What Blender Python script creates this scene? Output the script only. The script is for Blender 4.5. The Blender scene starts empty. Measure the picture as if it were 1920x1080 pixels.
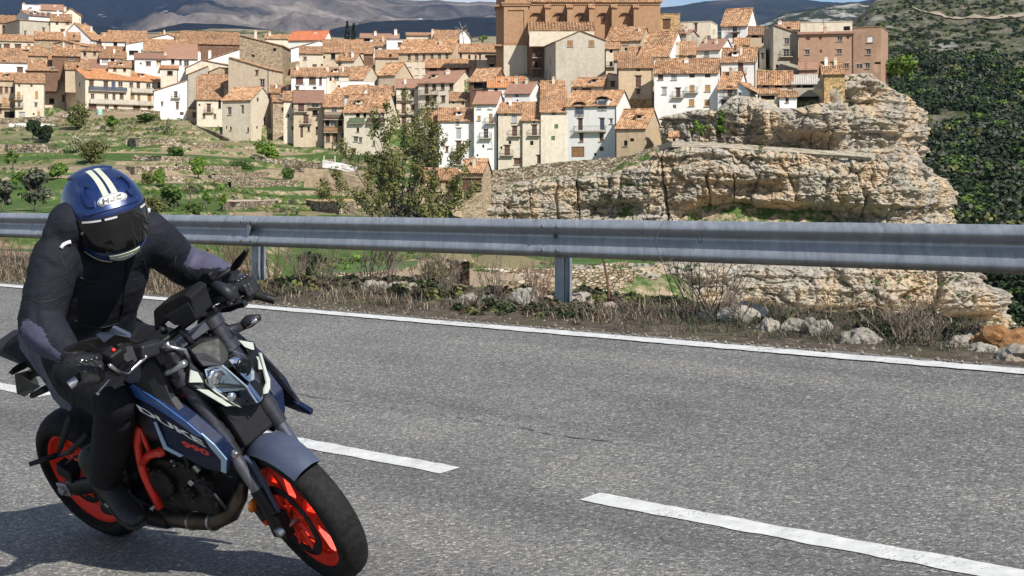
import bpy, bmesh, math, random
import numpy as np
from mathutils import Vector, Matrix

scene = bpy.context.scene
COL = scene.collection
rnd = random.Random(7)
R = math.radians
FPX, CZ, YH = 3000.0, 1.263, 377.0      # focal length in photo pixels, eye height above the centre line, horizon row

# ------------------------------------------------------------------ camera
cam = bpy.data.cameras.new('camera')
cam.sensor_width = 36.0
cam.lens = 36.0 * FPX / 1920.0
cam.shift_y = -(540.0 - YH) / 1920.0
cam.clip_start, cam.clip_end = 0.1, 60000.0
camo = bpy.data.objects.new('camera', cam)
camo.location = (0, 0, CZ)
camo.rotation_euler = (R(90), 0, 0)
COL.objects.link(camo)
scene.camera = camo

# ------------------------------------------------------------------ daylight
SUN_DIR = Vector((0.43, -0.62, 0.66)).normalized()
world = bpy.data.worlds.new('World')
scene.world = world
world.use_nodes = True
wn, wl = world.node_tree.nodes, world.node_tree.links
wn.clear()
wo = wn.new('ShaderNodeOutputWorld'); bg = wn.new('ShaderNodeBackground')
sky = wn.new('ShaderNodeTexSky'); sky.sky_type = 'NISHITA'; sky.sun_disc = False
sky.sun_elevation = math.asin(SUN_DIR.z)
sky.sun_rotation = math.atan2(SUN_DIR.x, SUN_DIR.y)
sky.altitude = 1200; sky.air_density = 1.0; sky.dust_density = 0.6; sky.ozone_density = 1.5
bg.inputs['Strength'].default_value = 0.088
# a few fair weather clouds in the sky
tc = wn.new('ShaderNodeTexCoord'); mp = wn.new('ShaderNodeMapping'); mp.inputs['Scale'].default_value = (1, 1, 4.5)
nz = wn.new('ShaderNodeTexNoise'); nz.inputs['Scale'].default_value = 3.2; nz.inputs['Detail'].default_value = 6
rp = wn.new('ShaderNodeValToRGB'); rp.color_ramp.elements[0].position = .50; rp.color_ramp.elements[1].position = .68
mx = wn.new('ShaderNodeMixRGB'); mx.inputs['Color2'].default_value = (7.5, 7.6, 7.8, 1)
wl.new(tc.outputs['Generated'], mp.inputs['Vector']); wl.new(mp.outputs['Vector'], nz.inputs['Vector'])
wl.new(nz.outputs['Fac'], rp.inputs['Fac']); wl.new(rp.outputs['Color'], mx.inputs['Fac'])
wl.new(sky.outputs['Color'], mx.inputs['Color1']); wl.new(mx.outputs['Color'], bg.inputs['Color'])
wl.new(bg.outputs['Background'], wo.inputs['Surface'])
sun = bpy.data.lights.new('sun', 'SUN'); sun.energy = 5.0; sun.angle = R(0.53); sun.color = (1, .955, .88)
suno = bpy.data.objects.new('sun', sun); suno.rotation_euler = (-SUN_DIR).to_track_quat('-Z', 'Y').to_euler()
suno.location = (30, -20, 40); COL.objects.link(suno)
vs = scene.view_settings
vs.view_transform = 'Standard'; vs.look = 'None'; vs.gamma = 1; vs.use_curve_mapping = False; vs.exposure = 0.34
scene.display_settings.display_device = 'sRGB'
scene.render.engine = 'CYCLES'
cy = scene.cycles
cy.max_bounces = 6; cy.diffuse_bounces = 3; cy.glossy_bounces = 3; cy.transmission_bounces = 4; cy.volume_bounces = 0
cy.transparent_max_bounces = 6; cy.caustics_reflective = False; cy.caustics_refractive = False
cy.sample_clamp_indirect = 6; cy.use_denoising = True

# ------------------------------------------------------------------ helpers
def P(px, py, Y):
    """the place at depth Y (metres ahead) that the photograph shows at pixel px, py"""
    return Vector(((px - 960) / FPX * Y, Y, CZ + (YH - py) / FPX * Y))

def tag(o, label=None, cat=None, group=None, kind=None):
    if label: o['label'] = label
    if cat: o['category'] = cat
    if group: o['group'] = group
    if kind: o['kind'] = kind
    return o

def empty(name, loc=(0, 0, 0), label=None, cat=None, group=None, rot=None, parent=None):
    o = bpy.data.objects.new(name, None); COL.objects.link(o)
    o.empty_display_size = .2
    o.location = loc
    if rot: o.rotation_euler = rot
    if parent: o.parent = parent
    return tag(o, label, cat, group)

def link(name, mesh, parent=None, loc=None, rot=None, scale=None):
    o = bpy.data.objects.new(name, mesh); COL.objects.link(o)
    if parent is not None: o.parent = parent
    if loc is not None: o.location = loc
    if rot is not None: o.rotation_euler = rot
    if scale is not None: o.scale = scale
    return o

def copy_tree(o, parent=None):
    c = o.copy(); COL.objects.link(c); c.parent = parent
    if parent is not None: c.matrix_parent_inverse = o.matrix_parent_inverse
    for ch in list(o.children): copy_tree(ch, c)
    return c

class MB:
    """collects vertices and faces; build() links them as one mesh object"""
    def __init__(s): s.v = []; s.f = []; s.mi = []; s.m = 0; s.col = None
    def add(s, vs, fs, m=None):
        b = len(s.v); s.v.extend([tuple(p) for p in vs]); mm = s.m if m is None else m
        for f in fs: s.f.append([b + i for i in f]); s.mi.append(mm)
        return b
    def box(s, c, d, rot=None, m=None, taper=1.0):
        x, y, z = d[0] / 2, d[1] / 2, d[2] / 2
        vs = [Vector((sx * x * (taper if sz > 0 else 1), sy * y * (taper if sz > 0 else 1), sz * z)) for sz in (-1, 1) for sy in (-1, 1) for sx in (-1, 1)]
        if rot is not None:
            M = rot if isinstance(rot, Matrix) else Matrix.Rotation(rot, 3, 'Z'); vs = [M @ v for v in vs]
        c = Vector(c)
        s.add([v + c for v in vs], [(0, 2, 3, 1), (4, 5, 7, 6), (0, 1, 5, 4), (2, 6, 7, 3), (0, 4, 6, 2), (1, 3, 7, 5)], m)
    def tube(s, pts, rad, n=8, m=None, caps=True, flat=None):
        pts = [Vector(p) for p in pts]
        if not hasattr(rad, '__len__'): rad = [rad] * len(pts)
        rings = []; up = None
        for i, p in enumerate(pts):
            t = (pts[min(i + 1, len(pts) - 1)] - pts[max(i - 1, 0)])
            t = t.normalized() if t.length > 1e-9 else Vector((0, 0, 1))
            if up is None:
                up = Vector((0, 0, 1)) if abs(t.z) < .9 else Vector((1, 0, 0))
            a = up - t * up.dot(t)
            if a.length < 1e-6: a = t.orthogonal()
            a.normalize(); b = t.cross(a); up = a
            r = rad[i]; fl = 1 if flat is None else flat
            rings.append([p + a * (r * fl * math.cos(2 * math.pi * k / n)) + b * (r * math.sin(2 * math.pi * k / n)) for k in range(n)])
        s.loft(rings, m=m, caps=caps)
    def loft(s, rings, m=None, caps=True, closed=True):
        n = len(rings[0]); vs = [p for r in rings for p in r]; fs = []
        for i in range(len(rings) - 1):
            for k in range(n if closed else n - 1):
                k2 = (k + 1) % n
                fs.append((i * n + k, i * n + k2, (i + 1) * n + k2, (i + 1) * n + k))
        if caps and closed:
            fs.append(tuple(range(n - 1, -1, -1))); fs.append(tuple((len(rings) - 1) * n + k for k in range(n)))
        s.add(vs, fs, m)
    def lathe(s, prof, M, n=24, m=None, closed=False, a0=0, a1=2 * math.pi):
        """prof: (radius, axial) pairs turned about local Z of matrix M"""
        full = abs(a1 - a0 - 2 * math.pi) < 1e-6
        cnt = n if full else n + 1; vs = []
        for k in range(cnt):
            a = a0 + (a1 - a0) * k / n
            for r, z in prof: vs.append(M @ Vector((r * math.cos(a), r * math.sin(a), z)))
        q = len(prof); fs = []
        for k in range(n):
            k2 = (k + 1) % cnt
            for j in range(q if closed else q - 1):
                j2 = (j + 1) % q
                fs.append((k * q + j, k2 * q + j, k2 * q + j2, k * q + j2))
        s.add(vs, fs, m)
    def prism(s, outline, vec, m=None):
        """outline: list of 3-D points (planar), extruded along vec"""
        o = [Vector(p) for p in outline]; n = len(o); vec = Vector(vec)
        s.add(o + [p + vec for p in o], [tuple(range(n - 1, -1, -1)), tuple(range(n, 2 * n))] + [(k, (k + 1) % n, n + (k + 1) % n, n + k) for k in range(n)], m)
    def ball(s, c, rad, n=10, k=7, M=None, m=None):
        if not hasattr(rad, '__len__'): rad = (rad,) * 3
        vs = []; c = Vector(c)
        for i in range(k + 1):
            th = math.pi * i / k
            for j in range(n):
                a = 2 * math.pi * j / n
                v = Vector((rad[0] * math.sin(th) * math.cos(a), rad[1] * math.sin(th) * math.sin(a), rad[2] * math.cos(th)))
                vs.append(c + (M @ v if M is not None else v))
        fs = [(i * n + j, (i + 1) * n + j, (i + 1) * n + (j + 1) % n, i * n + (j + 1) % n) for i in range(k) for j in range(n)]
        s.add(vs, fs, m)
    def mesh(s, name, mats, smooth=False, fix=True):
        me = bpy.data.meshes.new(name)
        me.from_pydata(s.v, [], s.f)
        for mt in (mats if isinstance(mats, (list, tuple)) else [mats]): me.materials.append(mt)
        if any(s.mi): me.polygons.foreach_set('material_index', s.mi)
        if smooth: me.polygons.foreach_set('use_smooth', [True] * len(me.polygons))
        if fix:
            bm = bmesh.new(); bm.from_mesh(me); bmesh.ops.remove_doubles(bm, verts=bm.verts, dist=1e-6)
            bmesh.ops.recalc_face_normals(bm, faces=bm.faces); bm.to_mesh(me); bm.free()
        me.update(); return me
    def build(s, name, mats, parent=None, smooth=False, fix=True, loc=None, bevel=0, auto=None, sub=0):
        me = s.mesh(name, mats, smooth, fix)
        o = link(name, me, parent, loc)
        if sub:
            md = o.modifiers.new('sub', 'SUBSURF'); md.levels = sub; md.render_levels = sub
        if bevel:
            md = o.modifiers.new('bevel', 'BEVEL'); md.width = bevel; md.segments = 2; md.limit_method = 'ANGLE'; md.angle_limit = R(35)
        if auto:
            try: me.set_sharp_from_angle(angle=R(auto))
            except Exception: pass
        return o

def np_mesh(name, V, F, mats, smooth=True, mi=None):
    """fast mesh from arrays: V (n,3), F (m,3 or 4)"""
    V = np.ascontiguousarray(V, dtype=np.float32); F = np.ascontiguousarray(F, dtype=np.int32)
    me = bpy.data.meshes.new(name); k = F.shape[1]
    me.vertices.add(len(V)); me.vertices.foreach_set('co', V.ravel())
    me.loops.add(F.size); me.loops.foreach_set('vertex_index', F.ravel())
    me.polygons.add(len(F)); me.polygons.foreach_set('loop_start', np.arange(0, F.size, k, dtype=np.int32))
    for mt in (mats if isinstance(mats, (list, tuple)) else [mats]): me.materials.append(mt)
    if mi is not None: me.polygons.foreach_set('material_index', np.ascontiguousarray(mi, dtype=np.int32))
    me.polygons.foreach_set('use_smooth', np.full(len(F), smooth))
    me.update(calc_edges=True); me.validate(); return me

def grid_faces(nu, nv):
    i = np.arange(nu - 1)[:, None] * nv + np.arange(nv - 1)[None, :]
    return np.stack([i, i + nv, i + nv + 1, i + 1], -1).reshape(-1, 4)

# ------------------------------------------------------------------ noise
def _h(ix, iy, iz, seed):
    h = (ix.astype(np.int64) * 374761393 + iy.astype(np.int64) * 668265263 + iz.astype(np.int64) * 2147483647 + seed * 974711) & 0xffffffff
    h = ((h ^ (h >> 13)) * 1274126177) & 0xffffffff
    h = ((h ^ (h >> 15)) * 2246822519) & 0xffffffff
    return ((h ^ (h >> 16)) & 0xffffff) / 16777215.0
def vnoise(x, y, z=0.0, seed=0):
    x, y, z = np.broadcast_arrays(np.asarray(x, float), np.asarray(y, float), np.asarray(z, float))
    ix, iy, iz = np.floor(x), np.floor(y), np.floor(z); fx, fy, fz = x - ix, y - iy, z - iz
    fx, fy, fz = [t * t * t * (t * (t * 6 - 15) + 10) for t in (fx, fy, fz)]
    out = 0
    for dx in (0, 1):
        for dy in (0, 1):
            for dz in (0, 1):
                out = out + _h(ix + dx, iy + dy, iz + dz, seed) * (fx if dx else 1 - fx) * (fy if dy else 1 - fy) * (fz if dz else 1 - fz)
    return out * 2 - 1
def fbm(x, y, z=0.0, oct=5, seed=0, gain=.5, ridge=False):
    a, s, n = 1.0, 0, 0
    x, y, z = np.asarray(x, float), np.asarray(y, float), np.asarray(z, float)
    for o in range(oct):
        v = vnoise(x, y, z, seed + o * 17)
        if ridge: v = 1 - 2 * np.abs(v)
        s = s + a * v; n += a; a *= gain; x, y, z = x * 2.03 + 3.1, y * 2.03 + 1.7, z * 2.03 + 5.3
    return s / n
def cellnoise(x, y, z, seed=0):
    """Worley F1, F2 and cell value"""
    x, y, z = np.broadcast_arrays(np.asarray(x, float), np.asarray(y, float), np.asarray(z, float))
    ix, iy, iz = np.floor(x), np.floor(y), np.floor(z)
    f1 = np.full(x.shape, 9.0); f2 = np.full(x.shape, 9.0); val = np.zeros(x.shape)
    for dx in (-1, 0, 1):
        for dy in (-1, 0, 1):
            for dz in (-1, 0, 1):
                cx, cy_, cz = ix + dx, iy + dy, iz + dz
                d = np.sqrt((cx + _h(cx, cy_, cz, seed) - x) ** 2 + (cy_ + _h(cx, cy_, cz, seed + 1) - y) ** 2 + (cz + _h(cx, cy_, cz, seed + 2) - z) ** 2)
                c = _h(cx, cy_, cz, seed + 3)
                nearer = d < f1
                f2 = np.where(nearer, f1, np.minimum(f2, d)); val = np.where(nearer, c, val); f1 = np.where(nearer, d, f1)
    return f1, f2, val

# ------------------------------------------------------------------ materials
class NT:
    def __init__(s, name):
        s.m = bpy.data.materials.new(name); s.m.use_nodes = True
        s.n = s.m.node_tree.nodes; s.l = s.m.node_tree.links
        s.b = s.n['Principled BSDF']; s.o = s.n['Material Output']
    def new(s, t, **kw):
        nd = s.n.new(t)
        for k, v in kw.items(): setattr(nd, k, v)
        return nd
    def val(s, sock, v):
        if hasattr(v, 'is_output') or hasattr(v, 'links'): s.l.new(v, sock)
        else: sock.default_value = v
    def pos(s, scale=(1, 1, 1), obj=False, rot=(0, 0, 0)):
        t = s.new('ShaderNodeTexCoord').outputs['Object'] if obj else s.new('ShaderNodeNewGeometry').outputs['Position']
        mp = s.new('ShaderNodeMapping'); mp.inputs['Scale'].default_value = scale; mp.inputs['Rotation'].default_value = rot
        s.l.new(t, mp.inputs['Vector']); return mp.outputs['Vector']
    def noise(s, vec, scale, detail=4, rough=.55, dist=0):
        nd = s.new('ShaderNodeTexNoise'); s.l.new(vec, nd.inputs['Vector'])
        nd.inputs['Scale'].default_value = scale; nd.inputs['Detail'].default_value = detail
        nd.inputs['Roughness'].default_value = rough; nd.inputs['Distortion'].default_value = dist
        return nd.outputs['Fac']
    def voro(s, vec, scale, feature='F1', out='Distance', rnd=1.0):
        nd = s.new('ShaderNodeTexVoronoi', feature=feature); s.l.new(vec, nd.inputs['Vector'])
        nd.inputs['Scale'].default_value = scale; nd.inputs['Randomness'].default_value = rnd
        return nd.outputs[out]
    def ramp(s, fac, stops, interp='LINEAR'):
        nd = s.new('ShaderNodeValToRGB'); e = nd.color_ramp.elements; nd.color_ramp.interpolation = interp
        while len(e) < len(stops): e.new(.5)
        for i, (p, c) in enumerate(stops):
            e[i].position = p; e[i].color = tuple(c) + (1,) if len(c) == 3 else tuple(c)
        s.l.new(fac, nd.inputs['Fac']); return nd.outputs['Color']
    def mix(s, fac, a, b, mode='MIX'):
        nd = s.new('ShaderNodeMixRGB', blend_type=mode)
        for sock, v in ((nd.inputs['Fac'], fac), (nd.inputs['Color1'], a), (nd.inputs['Color2'], b)):
            if isinstance(v, (tuple, list)): v = tuple(v) + (1,) if len(v) == 3 else tuple(v)
            s.val(sock, v)
        return nd.outputs['Color']
    def math(s, op, a, b=0.0):
        nd = s.new('ShaderNodeMath', operation=op); s.val(nd.inputs[0], a); s.val(nd.inputs[1], b); return nd.outputs[0]
    def bump(s, h, strength=.3, dist=.02):
        nd = s.new('ShaderNodeBump'); nd.inputs['Strength'].default_value = strength; nd.inputs['Distance'].default_value = dist
        s.l.new(h, nd.inputs['Height']); s.l.new(nd.outputs['Normal'], s.b.inputs['Normal'])
    def done(s, col, rough=.8, metal=0.0, spec=None):
        s.val(s.b.inputs['Base Color'], (tuple(col) + (1,) if isinstance(col, (tuple, list)) else col))
        s.val(s.b.inputs['Roughness'], rough); s.val(s.b.inputs['Metallic'], metal)
        if spec is not None: s.b.inputs['Specular IOR Level'].default_value = spec
        return s.m

def g3(v, k=1.0): return tuple(c * k for c in v)
def noisy(name, a, b, scale=4, rough=.8, metal=0, bump=0, bscale=None, obj=True, detail=5, spec=None, dist=.01):
    t = NT(name); v = t.pos(obj=obj); f = t.noise(v, scale, detail)
    c = t.ramp(f, [(.35, a), (.65, b)])
    if bump: t.bump(t.noise(v, bscale or scale * 3, 5), bump, dist)
    return t.done(c, rough, metal, spec)
def plain(name, c, rough=.5, metal=0, spec=None, coat=0):
    """one colour with a faint uneven wear in tone and gloss"""
    t = NT(name); v = t.pos(obj=True); f = t.noise(v, 14, 5)
    col = t.ramp(f, [(.3, g3(c, .84)), (.7, g3(c, 1.12))])
    r = t.ramp(t.noise(v, 40, 4), [(.3, (max(rough - .08, .02),) * 3), (.7, (min(rough + .1, 1),) * 3)])
    if coat: t.b.inputs['Coat Weight'].default_value = coat; t.b.inputs['Coat Roughness'].default_value = .08
    return t.done(col, r, metal, spec)
# ================================================================== THE LAND
NX, NY = .7282, .6853            # unit normal of the road's line, pointing to the valley
DX, DY = -.6853, .7282           # along the road, away to the left
T_C, T_E, T_RAIL = 4.92, 7.97, 9.23
def road_z(t):
    k = -.11 * (T_C - np.minimum(t, T_E + .1)) + .02 * np.maximum(t - T_E - .1, 0)
    return k if np.ndim(t) else float(k)
def S2(s, t): return (NX * t + DX * s, NY * t + DY * s)
def road_pt(s, t, h=0.0):
    x, y = S2(s, t); return Vector((x, y, road_z(t) + h))
def s_at(px, t):
    u = (px - 960) / FPX; Y = t / (NX * u + NY); return DX * u * Y + DY * Y

COLS = {
 -300: [(50,760),(110,470),(160,412),(220,366),(300,305),(385,240),(440,130),(480,62),(600,60),(900,75)],
 0:    [(50,760),(110,462),(160,410),(220,362),(300,300),(385,231),(430,145),(480,66),(600,62),(900,72)],
 300:  [(50,760),(100,500),(150,432),(220,372),(300,295),(380,217),(430,145),(480,85),(700,64),(1000,72)],
 600:  [(50,760),(80,620),(120,520),(200,432),(260,388),(318,322),(335,292),(380,185),(420,115),(460,88),(700,72),(1000,78)],
 800:  [(50,800),(80,620),(120,530),(180,455),(240,412),(268,397),(288,325),(340,205),(380,135),(420,102),(700,78),(1000,85)],
 900:  [(50,800),(75,640),(110,565),(170,500),(230,442),(272,412),(276,358),(281,353),(283,323),(292,319),(330,155),(380,108),(450,92),(800,95)],
 1100: [(50,850),(75,720),(110,620),(150,575),(172,520),(230,468),(266,436),(270,348),(276.5,340),(279,303),(284,299),(320,175),(350,125),(400,105),(500,115)],
 1250: [(50,900),(90,780),(150,690),(180,655),(192,520),(235,462),(262,440),(266,318),(271.5,308),(274,274),(280,222),(300,170),(330,105),(400,95),(500,130)],
 1400: [(50,950),(90,820),(150,700),(190,660),(206,658),(216,520),(238,456),(258,440),(268,290),(276,200),(292,150),(310,118),(350,95),(400,80),(480,120)],
 1600: [(50,1000),(90,840),(150,730),(190,690),(206,672),(216,520),(238,456),(258,446),(268,300),(278,170),(292,140),(320,138),(345,175),(380,290),(450,420)],
 1665: [(50,1010),(90,850),(150,745),(190,695),(206,680),(216,525),(238,462),(252,470),(268,400),(280,250),(292,215),(305,260),(330,420),(380,700),(450,700)],
 1715: [(50,1020),(90,860),(150,760),(190,700),(206,690),(216,530),(236,490),(248,560),(262,620),(280,640),(300,640),(345,700),(380,720),(450,700)],
 1800: [(50,1050),(90,900),(150,800),(190,720),(206,705),(217,545),(235,540),(250,600),(268,700),(300,760),(350,800),(450,800)],
 1880: [(50,1080),(90,930),(150,860),(190,800),(206,800),(225,800),(240,800),(300,820),(350,820),(450,800)],
 2100: [(50,1150),(90,1000),(150,900),(190,860),(240,850),(300,850),(350,850),(450,800)],
}
_ck = sorted(COLS); _cu = np.array([(k - 960) / FPX for k in _ck])
def _col(k, Y):
    a = np.array(COLS[k], float); z = CZ + (YH - a[:, 1]) / FPX * a[:, 0]
    return np.interp(Y, a[:, 0], z)
def far_z(X, Y):
    X, Y = np.asarray(X, float), np.asarray(Y, float)
    u = np.clip(X / np.maximum(Y, 1.0), _cu[0], _cu[-1])
    zs = np.stack([_col(k, Y) for k in _ck])
    i = np.clip(np.searchsorted(_cu, u) - 1, 0, len(_cu) - 2); w = (u - _cu[i]) / (_cu[i + 1] - _cu[i]); w = w * w * (3 - 2 * w)
    za = np.take_along_axis(zs, i[None], 0)[0]; zb = np.take_along_axis(zs, (i + 1)[None], 0)[0]
    return za * (1 - w) + zb * w
CLAMP = []      # house platforms: (u0, u1, depth, row of the foot)
def ground_z(X, Y, rough=True):
    X, Y = np.asarray(X, float), np.asarray(Y, float)
    t = NX * X + NY * Y
    zf = far_z(X, Y)
    if rough: zf = zf + .35 * fbm(X / 9, Y / 9, oct=4, seed=3) * np.clip((Y - 30) / 60, 0, 1)
    # garden terraces: the slope is cut into level strips held by walls
    u = X / np.maximum(Y, 1)
    k = np.clip((-.004 - u) / .02, 0, 1) * np.clip((Y - 95) / 25, 0, 1) * np.clip((385 - Y) / 15, 0, 1)
    zw = zf + 1.1 * vnoise(X / 34, Y / 40, seed=91) + .012 * X
    st = 1.7; q = zw / st; fl = np.floor(q); fr = q - fl
    stp = (fl + .42 * np.clip((fr - .80) / .10, 0, 1) + .58 * fr) * st - (zw - zf)
    zf = zf * (1 - k) + stp * k
    for u0, u1, Yh, row, Yb in CLAMP:
        du = np.maximum(np.maximum(u0 - u, u - u1), 0) * Y
        m = (Y < Yb + 1.5) & (Y > Yh - 34) & (du < 9)
        if m.any():
            lim = CZ + (YH - row) / FPX * Y + .55 * du - .25
            zf = np.where(m, np.minimum(zf, lim), zf)
    n = vnoise(X * .8, Y * .8, seed=5)
    sdir = DX * X + DY * Y; edge = 10.25 - 1.75 * np.clip((3.6 - sdir) / 3.2, 0, 1) + .30 * n
    zn = road_z(np.minimum(t, 9.5)) - .03 + np.where(t > edge, -(t - edge) * .75, 0) 
    zn = zn + np.clip((t - 8.25) / .6, 0, 1) * (.05 * fbm(X * 2.3, Y * 2.3, oct=3, seed=9) + .03)
    zn = np.where(t < 8.3, road_z(t) - .06, zn)
    k = np.clip((t - 14) / 30, 0, 1)
    z = np.where(t < 13, zn, np.maximum(zn, zf))
    z = np.where(t < 11.0, zn, z)
    return z
def gz(X, Y): return float(ground_z(np.array([X]), np.array([Y]))[0])
def Pg(px, Y):
    """the point of the ground at depth Y under pixel column px"""
    X = (px - 960) / FPX * Y; return Vector((X, Y, gz(X, Y)))

# ---- materials of the land
def mat_ground():
    t = NT('valley_ground'); v = t.pos()
    big = t.noise(v, .045, 6, .6, .6); mid = t.noise(v, .3, 6, .65); fine = t.noise(v, 2.2, 5, .7)
    soil = t.ramp(fine, [(.3, (.20, .14, .09)), (.55, (.34, .255, .175)), (.75, (.46, .37, .27))])
    grass = t.ramp(t.noise(v, 1.1, 5, .7), [(.3, (.03, .058, .013)), (.55, (.065, .115, .024)), (.75, (.15, .185, .06))])
    dry = t.ramp(fine, [(.3, (.12, .105, .05)), (.6, (.24, .205, .11)), (.8, (.34, .29, .17))])
    g = t.new('ShaderNodeNewGeometry'); px = t.new('ShaderNodeSeparateXYZ'); t.l.new(g.outputs['Position'], px.inputs[0])
    # plots: cells that change with the terrace level
    mpv = t.pos((1 / 26, 1 / 30, 1 / 2.4)); dis = t.new('ShaderNodeMixRGB'); dis.inputs['Fac'].default_value = .12
    nzv = t.new('ShaderNodeTexNoise'); nzv.inputs['Scale'].default_value = .9; nzv.inputs['Detail'].default_value = 4; t.l.new(mpv, nzv.inputs['Vector'])
    t.l.new(mpv, dis.inputs['Color1']); t.l.new(nzv.outputs['Color'], dis.inputs['Color2'])
    plot = t.voro(dis.outputs['Color'], 1.0, 'F1', 'Color'); ps = t.new('ShaderNodeSeparateColor'); t.l.new(plot, ps.inputs[0])
    pl_ = t.math('ADD', t.math('MULTIPLY', ps.outputs[0], .55), t.math('MULTIPLY', mid, .62))
    sel = t.ramp(pl_, [(.45, (0, 0, 0)), (.54, (1, 1, 1))])
    c0 = t.mix(t.ramp(t.math('ADD', t.math('MULTIPLY', ps.outputs[1], .5), t.math('MULTIPLY', fine, .6)), [(.5, (0, 0, 0)), (.66, (1, 1, 1))]), soil, dry)
    soil_bank = t.ramp(t.noise(v, 1.6, 6, .75), [(.3, (.16, .115, .07)), (.52, (.36, .28, .19)), (.72, (.52, .44, .33))])
    sp = t.new('ShaderNodeSeparateXYZ'); t.l.new(g.outputs['True Normal'], sp.inputs[0])
    flat = t.ramp(sp.outputs['Z'], [(.80, (0, 0, 0)), (.90, (1, 1, 1))])
    vall = t.ramp(t.math('ADD', t.math('MULTIPLY', px.outputs['Z'], .02), .2), [(.44, (1, 1, 1)), (.60, (0, 0, 0))])
    sel = t.mix(1, sel, vall, 'MULTIPLY')
    bank = t.mix(t.ramp(t.noise(v, .6, 5, .7), [(.42, (0, 0, 0)), (.54, (1, 1, 1))]), soil_bank, grass)
    soil = c0
    c = t.mix(flat, bank, t.mix(sel, soil, grass))
    t.bump(fine, .6, .25)
    return t.done(c, .95, 0, .2)
M_GROUND = mat_ground()

def mat_verge():
    t = NT('verge_soil'); v = t.pos()
    f = t.noise(v, 9, 8, .75); g = t.noise(v, 1.3, 4, .6)
    c = t.ramp(f, [(.3, (.045, .036, .028)), (.5, (.10, .08, .062)), (.68, (.20, .165, .13))])
    c = t.mix(t.ramp(g, [(.45, (0, 0, 0)), (.6, (.55, .55, .55))]), c, (.085, .075, .04))
    t.bump(f, .8, .04)
    return t.done(c, .95, 0, .2)
M_VERGE = mat_verge()

def mat_asphalt():
    t = NT('asphalt'); v = t.pos()
    agg = t.voro(v, 92, 'F1', 'Color'); sepc = t.new('ShaderNodeSeparateColor'); t.l.new(agg, sepc.inputs[0])
    stone = t.ramp(sepc.outputs[0], [(0, (.04, .039, .037)), (.38, (.125, .122, .117)), (.72, (.225, .22, .209)), (.93, (.33, .32, .29)), (.988, (.58, .54, .46))])
    fine = t.noise(v, 260, 3, .7)
    c = t.mix(.35, stone, t.ramp(fine, [(.3, (.095, .093, .09)), (.7, (.275, .27, .258))]))
    gap = t.ramp(t.voro(v, 92, 'DISTANCE_TO_EDGE', 'Distance'), [(.0, (.45, .45, .45)), (.12, (1, 1, 1))])
    c = t.mix(.7, c, gap, 'MULTIPLY')
    # wheel tracks, patches and dull stains along the road
    vr = t.pos((1, 1, 1), rot=(0, 0, -math.atan2(DY, DX)))
    mp = t.new('ShaderNodeMapping'); mp.inputs['Scale'].default_value = (.12, 1.0, 1); t.l.new(vr, mp.inputs['Vector'])
    st = t.noise(mp.outputs['Vector'], 1.4, 5, .6, .3)
    c = t.mix(1, c, t.ramp(st, [(.3, (.72, .71, .715)), (.5, (1.0, 1.0, 1.0)), (.7, (1.22, 1.21, 1.18))]), 'MULTIPLY')
    c = t.mix(1, c, t.ramp(t.noise(v, .55, 5, .65), [(.3, (.82, .81, .82)), (.7, (1.14, 1.13, 1.12))]), 'MULTIPLY')
    h = t.math('ADD', t.math('MULTIPLY', sepc.outputs[1], .6), t.math('MULTIPLY', t.voro(v, 92, 'F1', 'Distance'), -.7))
    t.bump(h, .55, .008)
    return t.done(c, t.ramp(sepc.outputs[2], [(0, (.55,) * 3), (1, (.9,) * 3)]), 0, .45)
M_ASPH = mat_asphalt()
def mat_paint():
    t = NT('road_paint'); v = t.pos()
    w = t.noise(v, 60, 6, .75); big = t.noise(v, 4, 4, .6)
    k = t.math('ADD', t.math('MULTIPLY', w, .75), t.math('MULTIPLY', big, .4))
    sel = t.ramp(k, [(.455, (0, 0, 0)), (.50, (1, 1, 1))])
    wh = t.ramp(t.noise(v, 12, 5), [(.3, (.48, .48, .465)), (.7, (.66, .66, .645))])
    c = t.mix(sel, (.12, .118, .115), wh)
    t.bump(w, .3, .004)
    return t.done(c, .65, 0, .4)
M_PAINT = mat_paint()

# ---- valley and town hill: one sheet of ground
def fan(name, y0, y1, ny, px0, px1, nx, zf, mat, Ys=None):
    if Ys is None: Ys = y0 * (y1 / y0) ** np.linspace(0, 1, ny)
    ny = len(Ys); us = (np.linspace(px0, px1, nx) - 960) / FPX
    Y, U = np.meshgrid(Ys, us, indexing='ij'); X = U * Y; Z = zf(X, Y)
    me = np_mesh(name, np.stack([X, Y, Z], -1).reshape(-1, 3), grid_faces(ny, nx)[:, ::-1], mat)
    return link(name, me)
def make_valley(): return tag(fan('valley_ground', 14, 1500, 420, -420, 2320, 620, ground_z, M_GROUND, np.concatenate([np.linspace(14, 100, 70), np.linspace(100.4, 400, 600), np.linspace(400.8, 500, 124), np.linspace(505, 1500, 40)])), kind='structure')

# near verge strip between the asphalt and the drop
ss = np.concatenate([np.linspace(-14, 26, 380), np.linspace(27, 120, 60)]); ts = np.linspace(8.12, 15.0, 90)
Sg, Tg = np.meshgrid(ss, ts, indexing='ij'); Xg, Yg = NX * Tg + DX * Sg, NY * Tg + DY * Sg
Zg = ground_z(Xg, Yg) + np.where(Tg > 8.3, .012, 0.0)
verge = tag(link('verge', np_mesh('verge', np.stack([Xg, Yg, Zg], -1).reshape(-1, 3), grid_faces(len(ss), len(ts))[:, ::-1], M_VERGE)), kind='structure')

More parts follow.
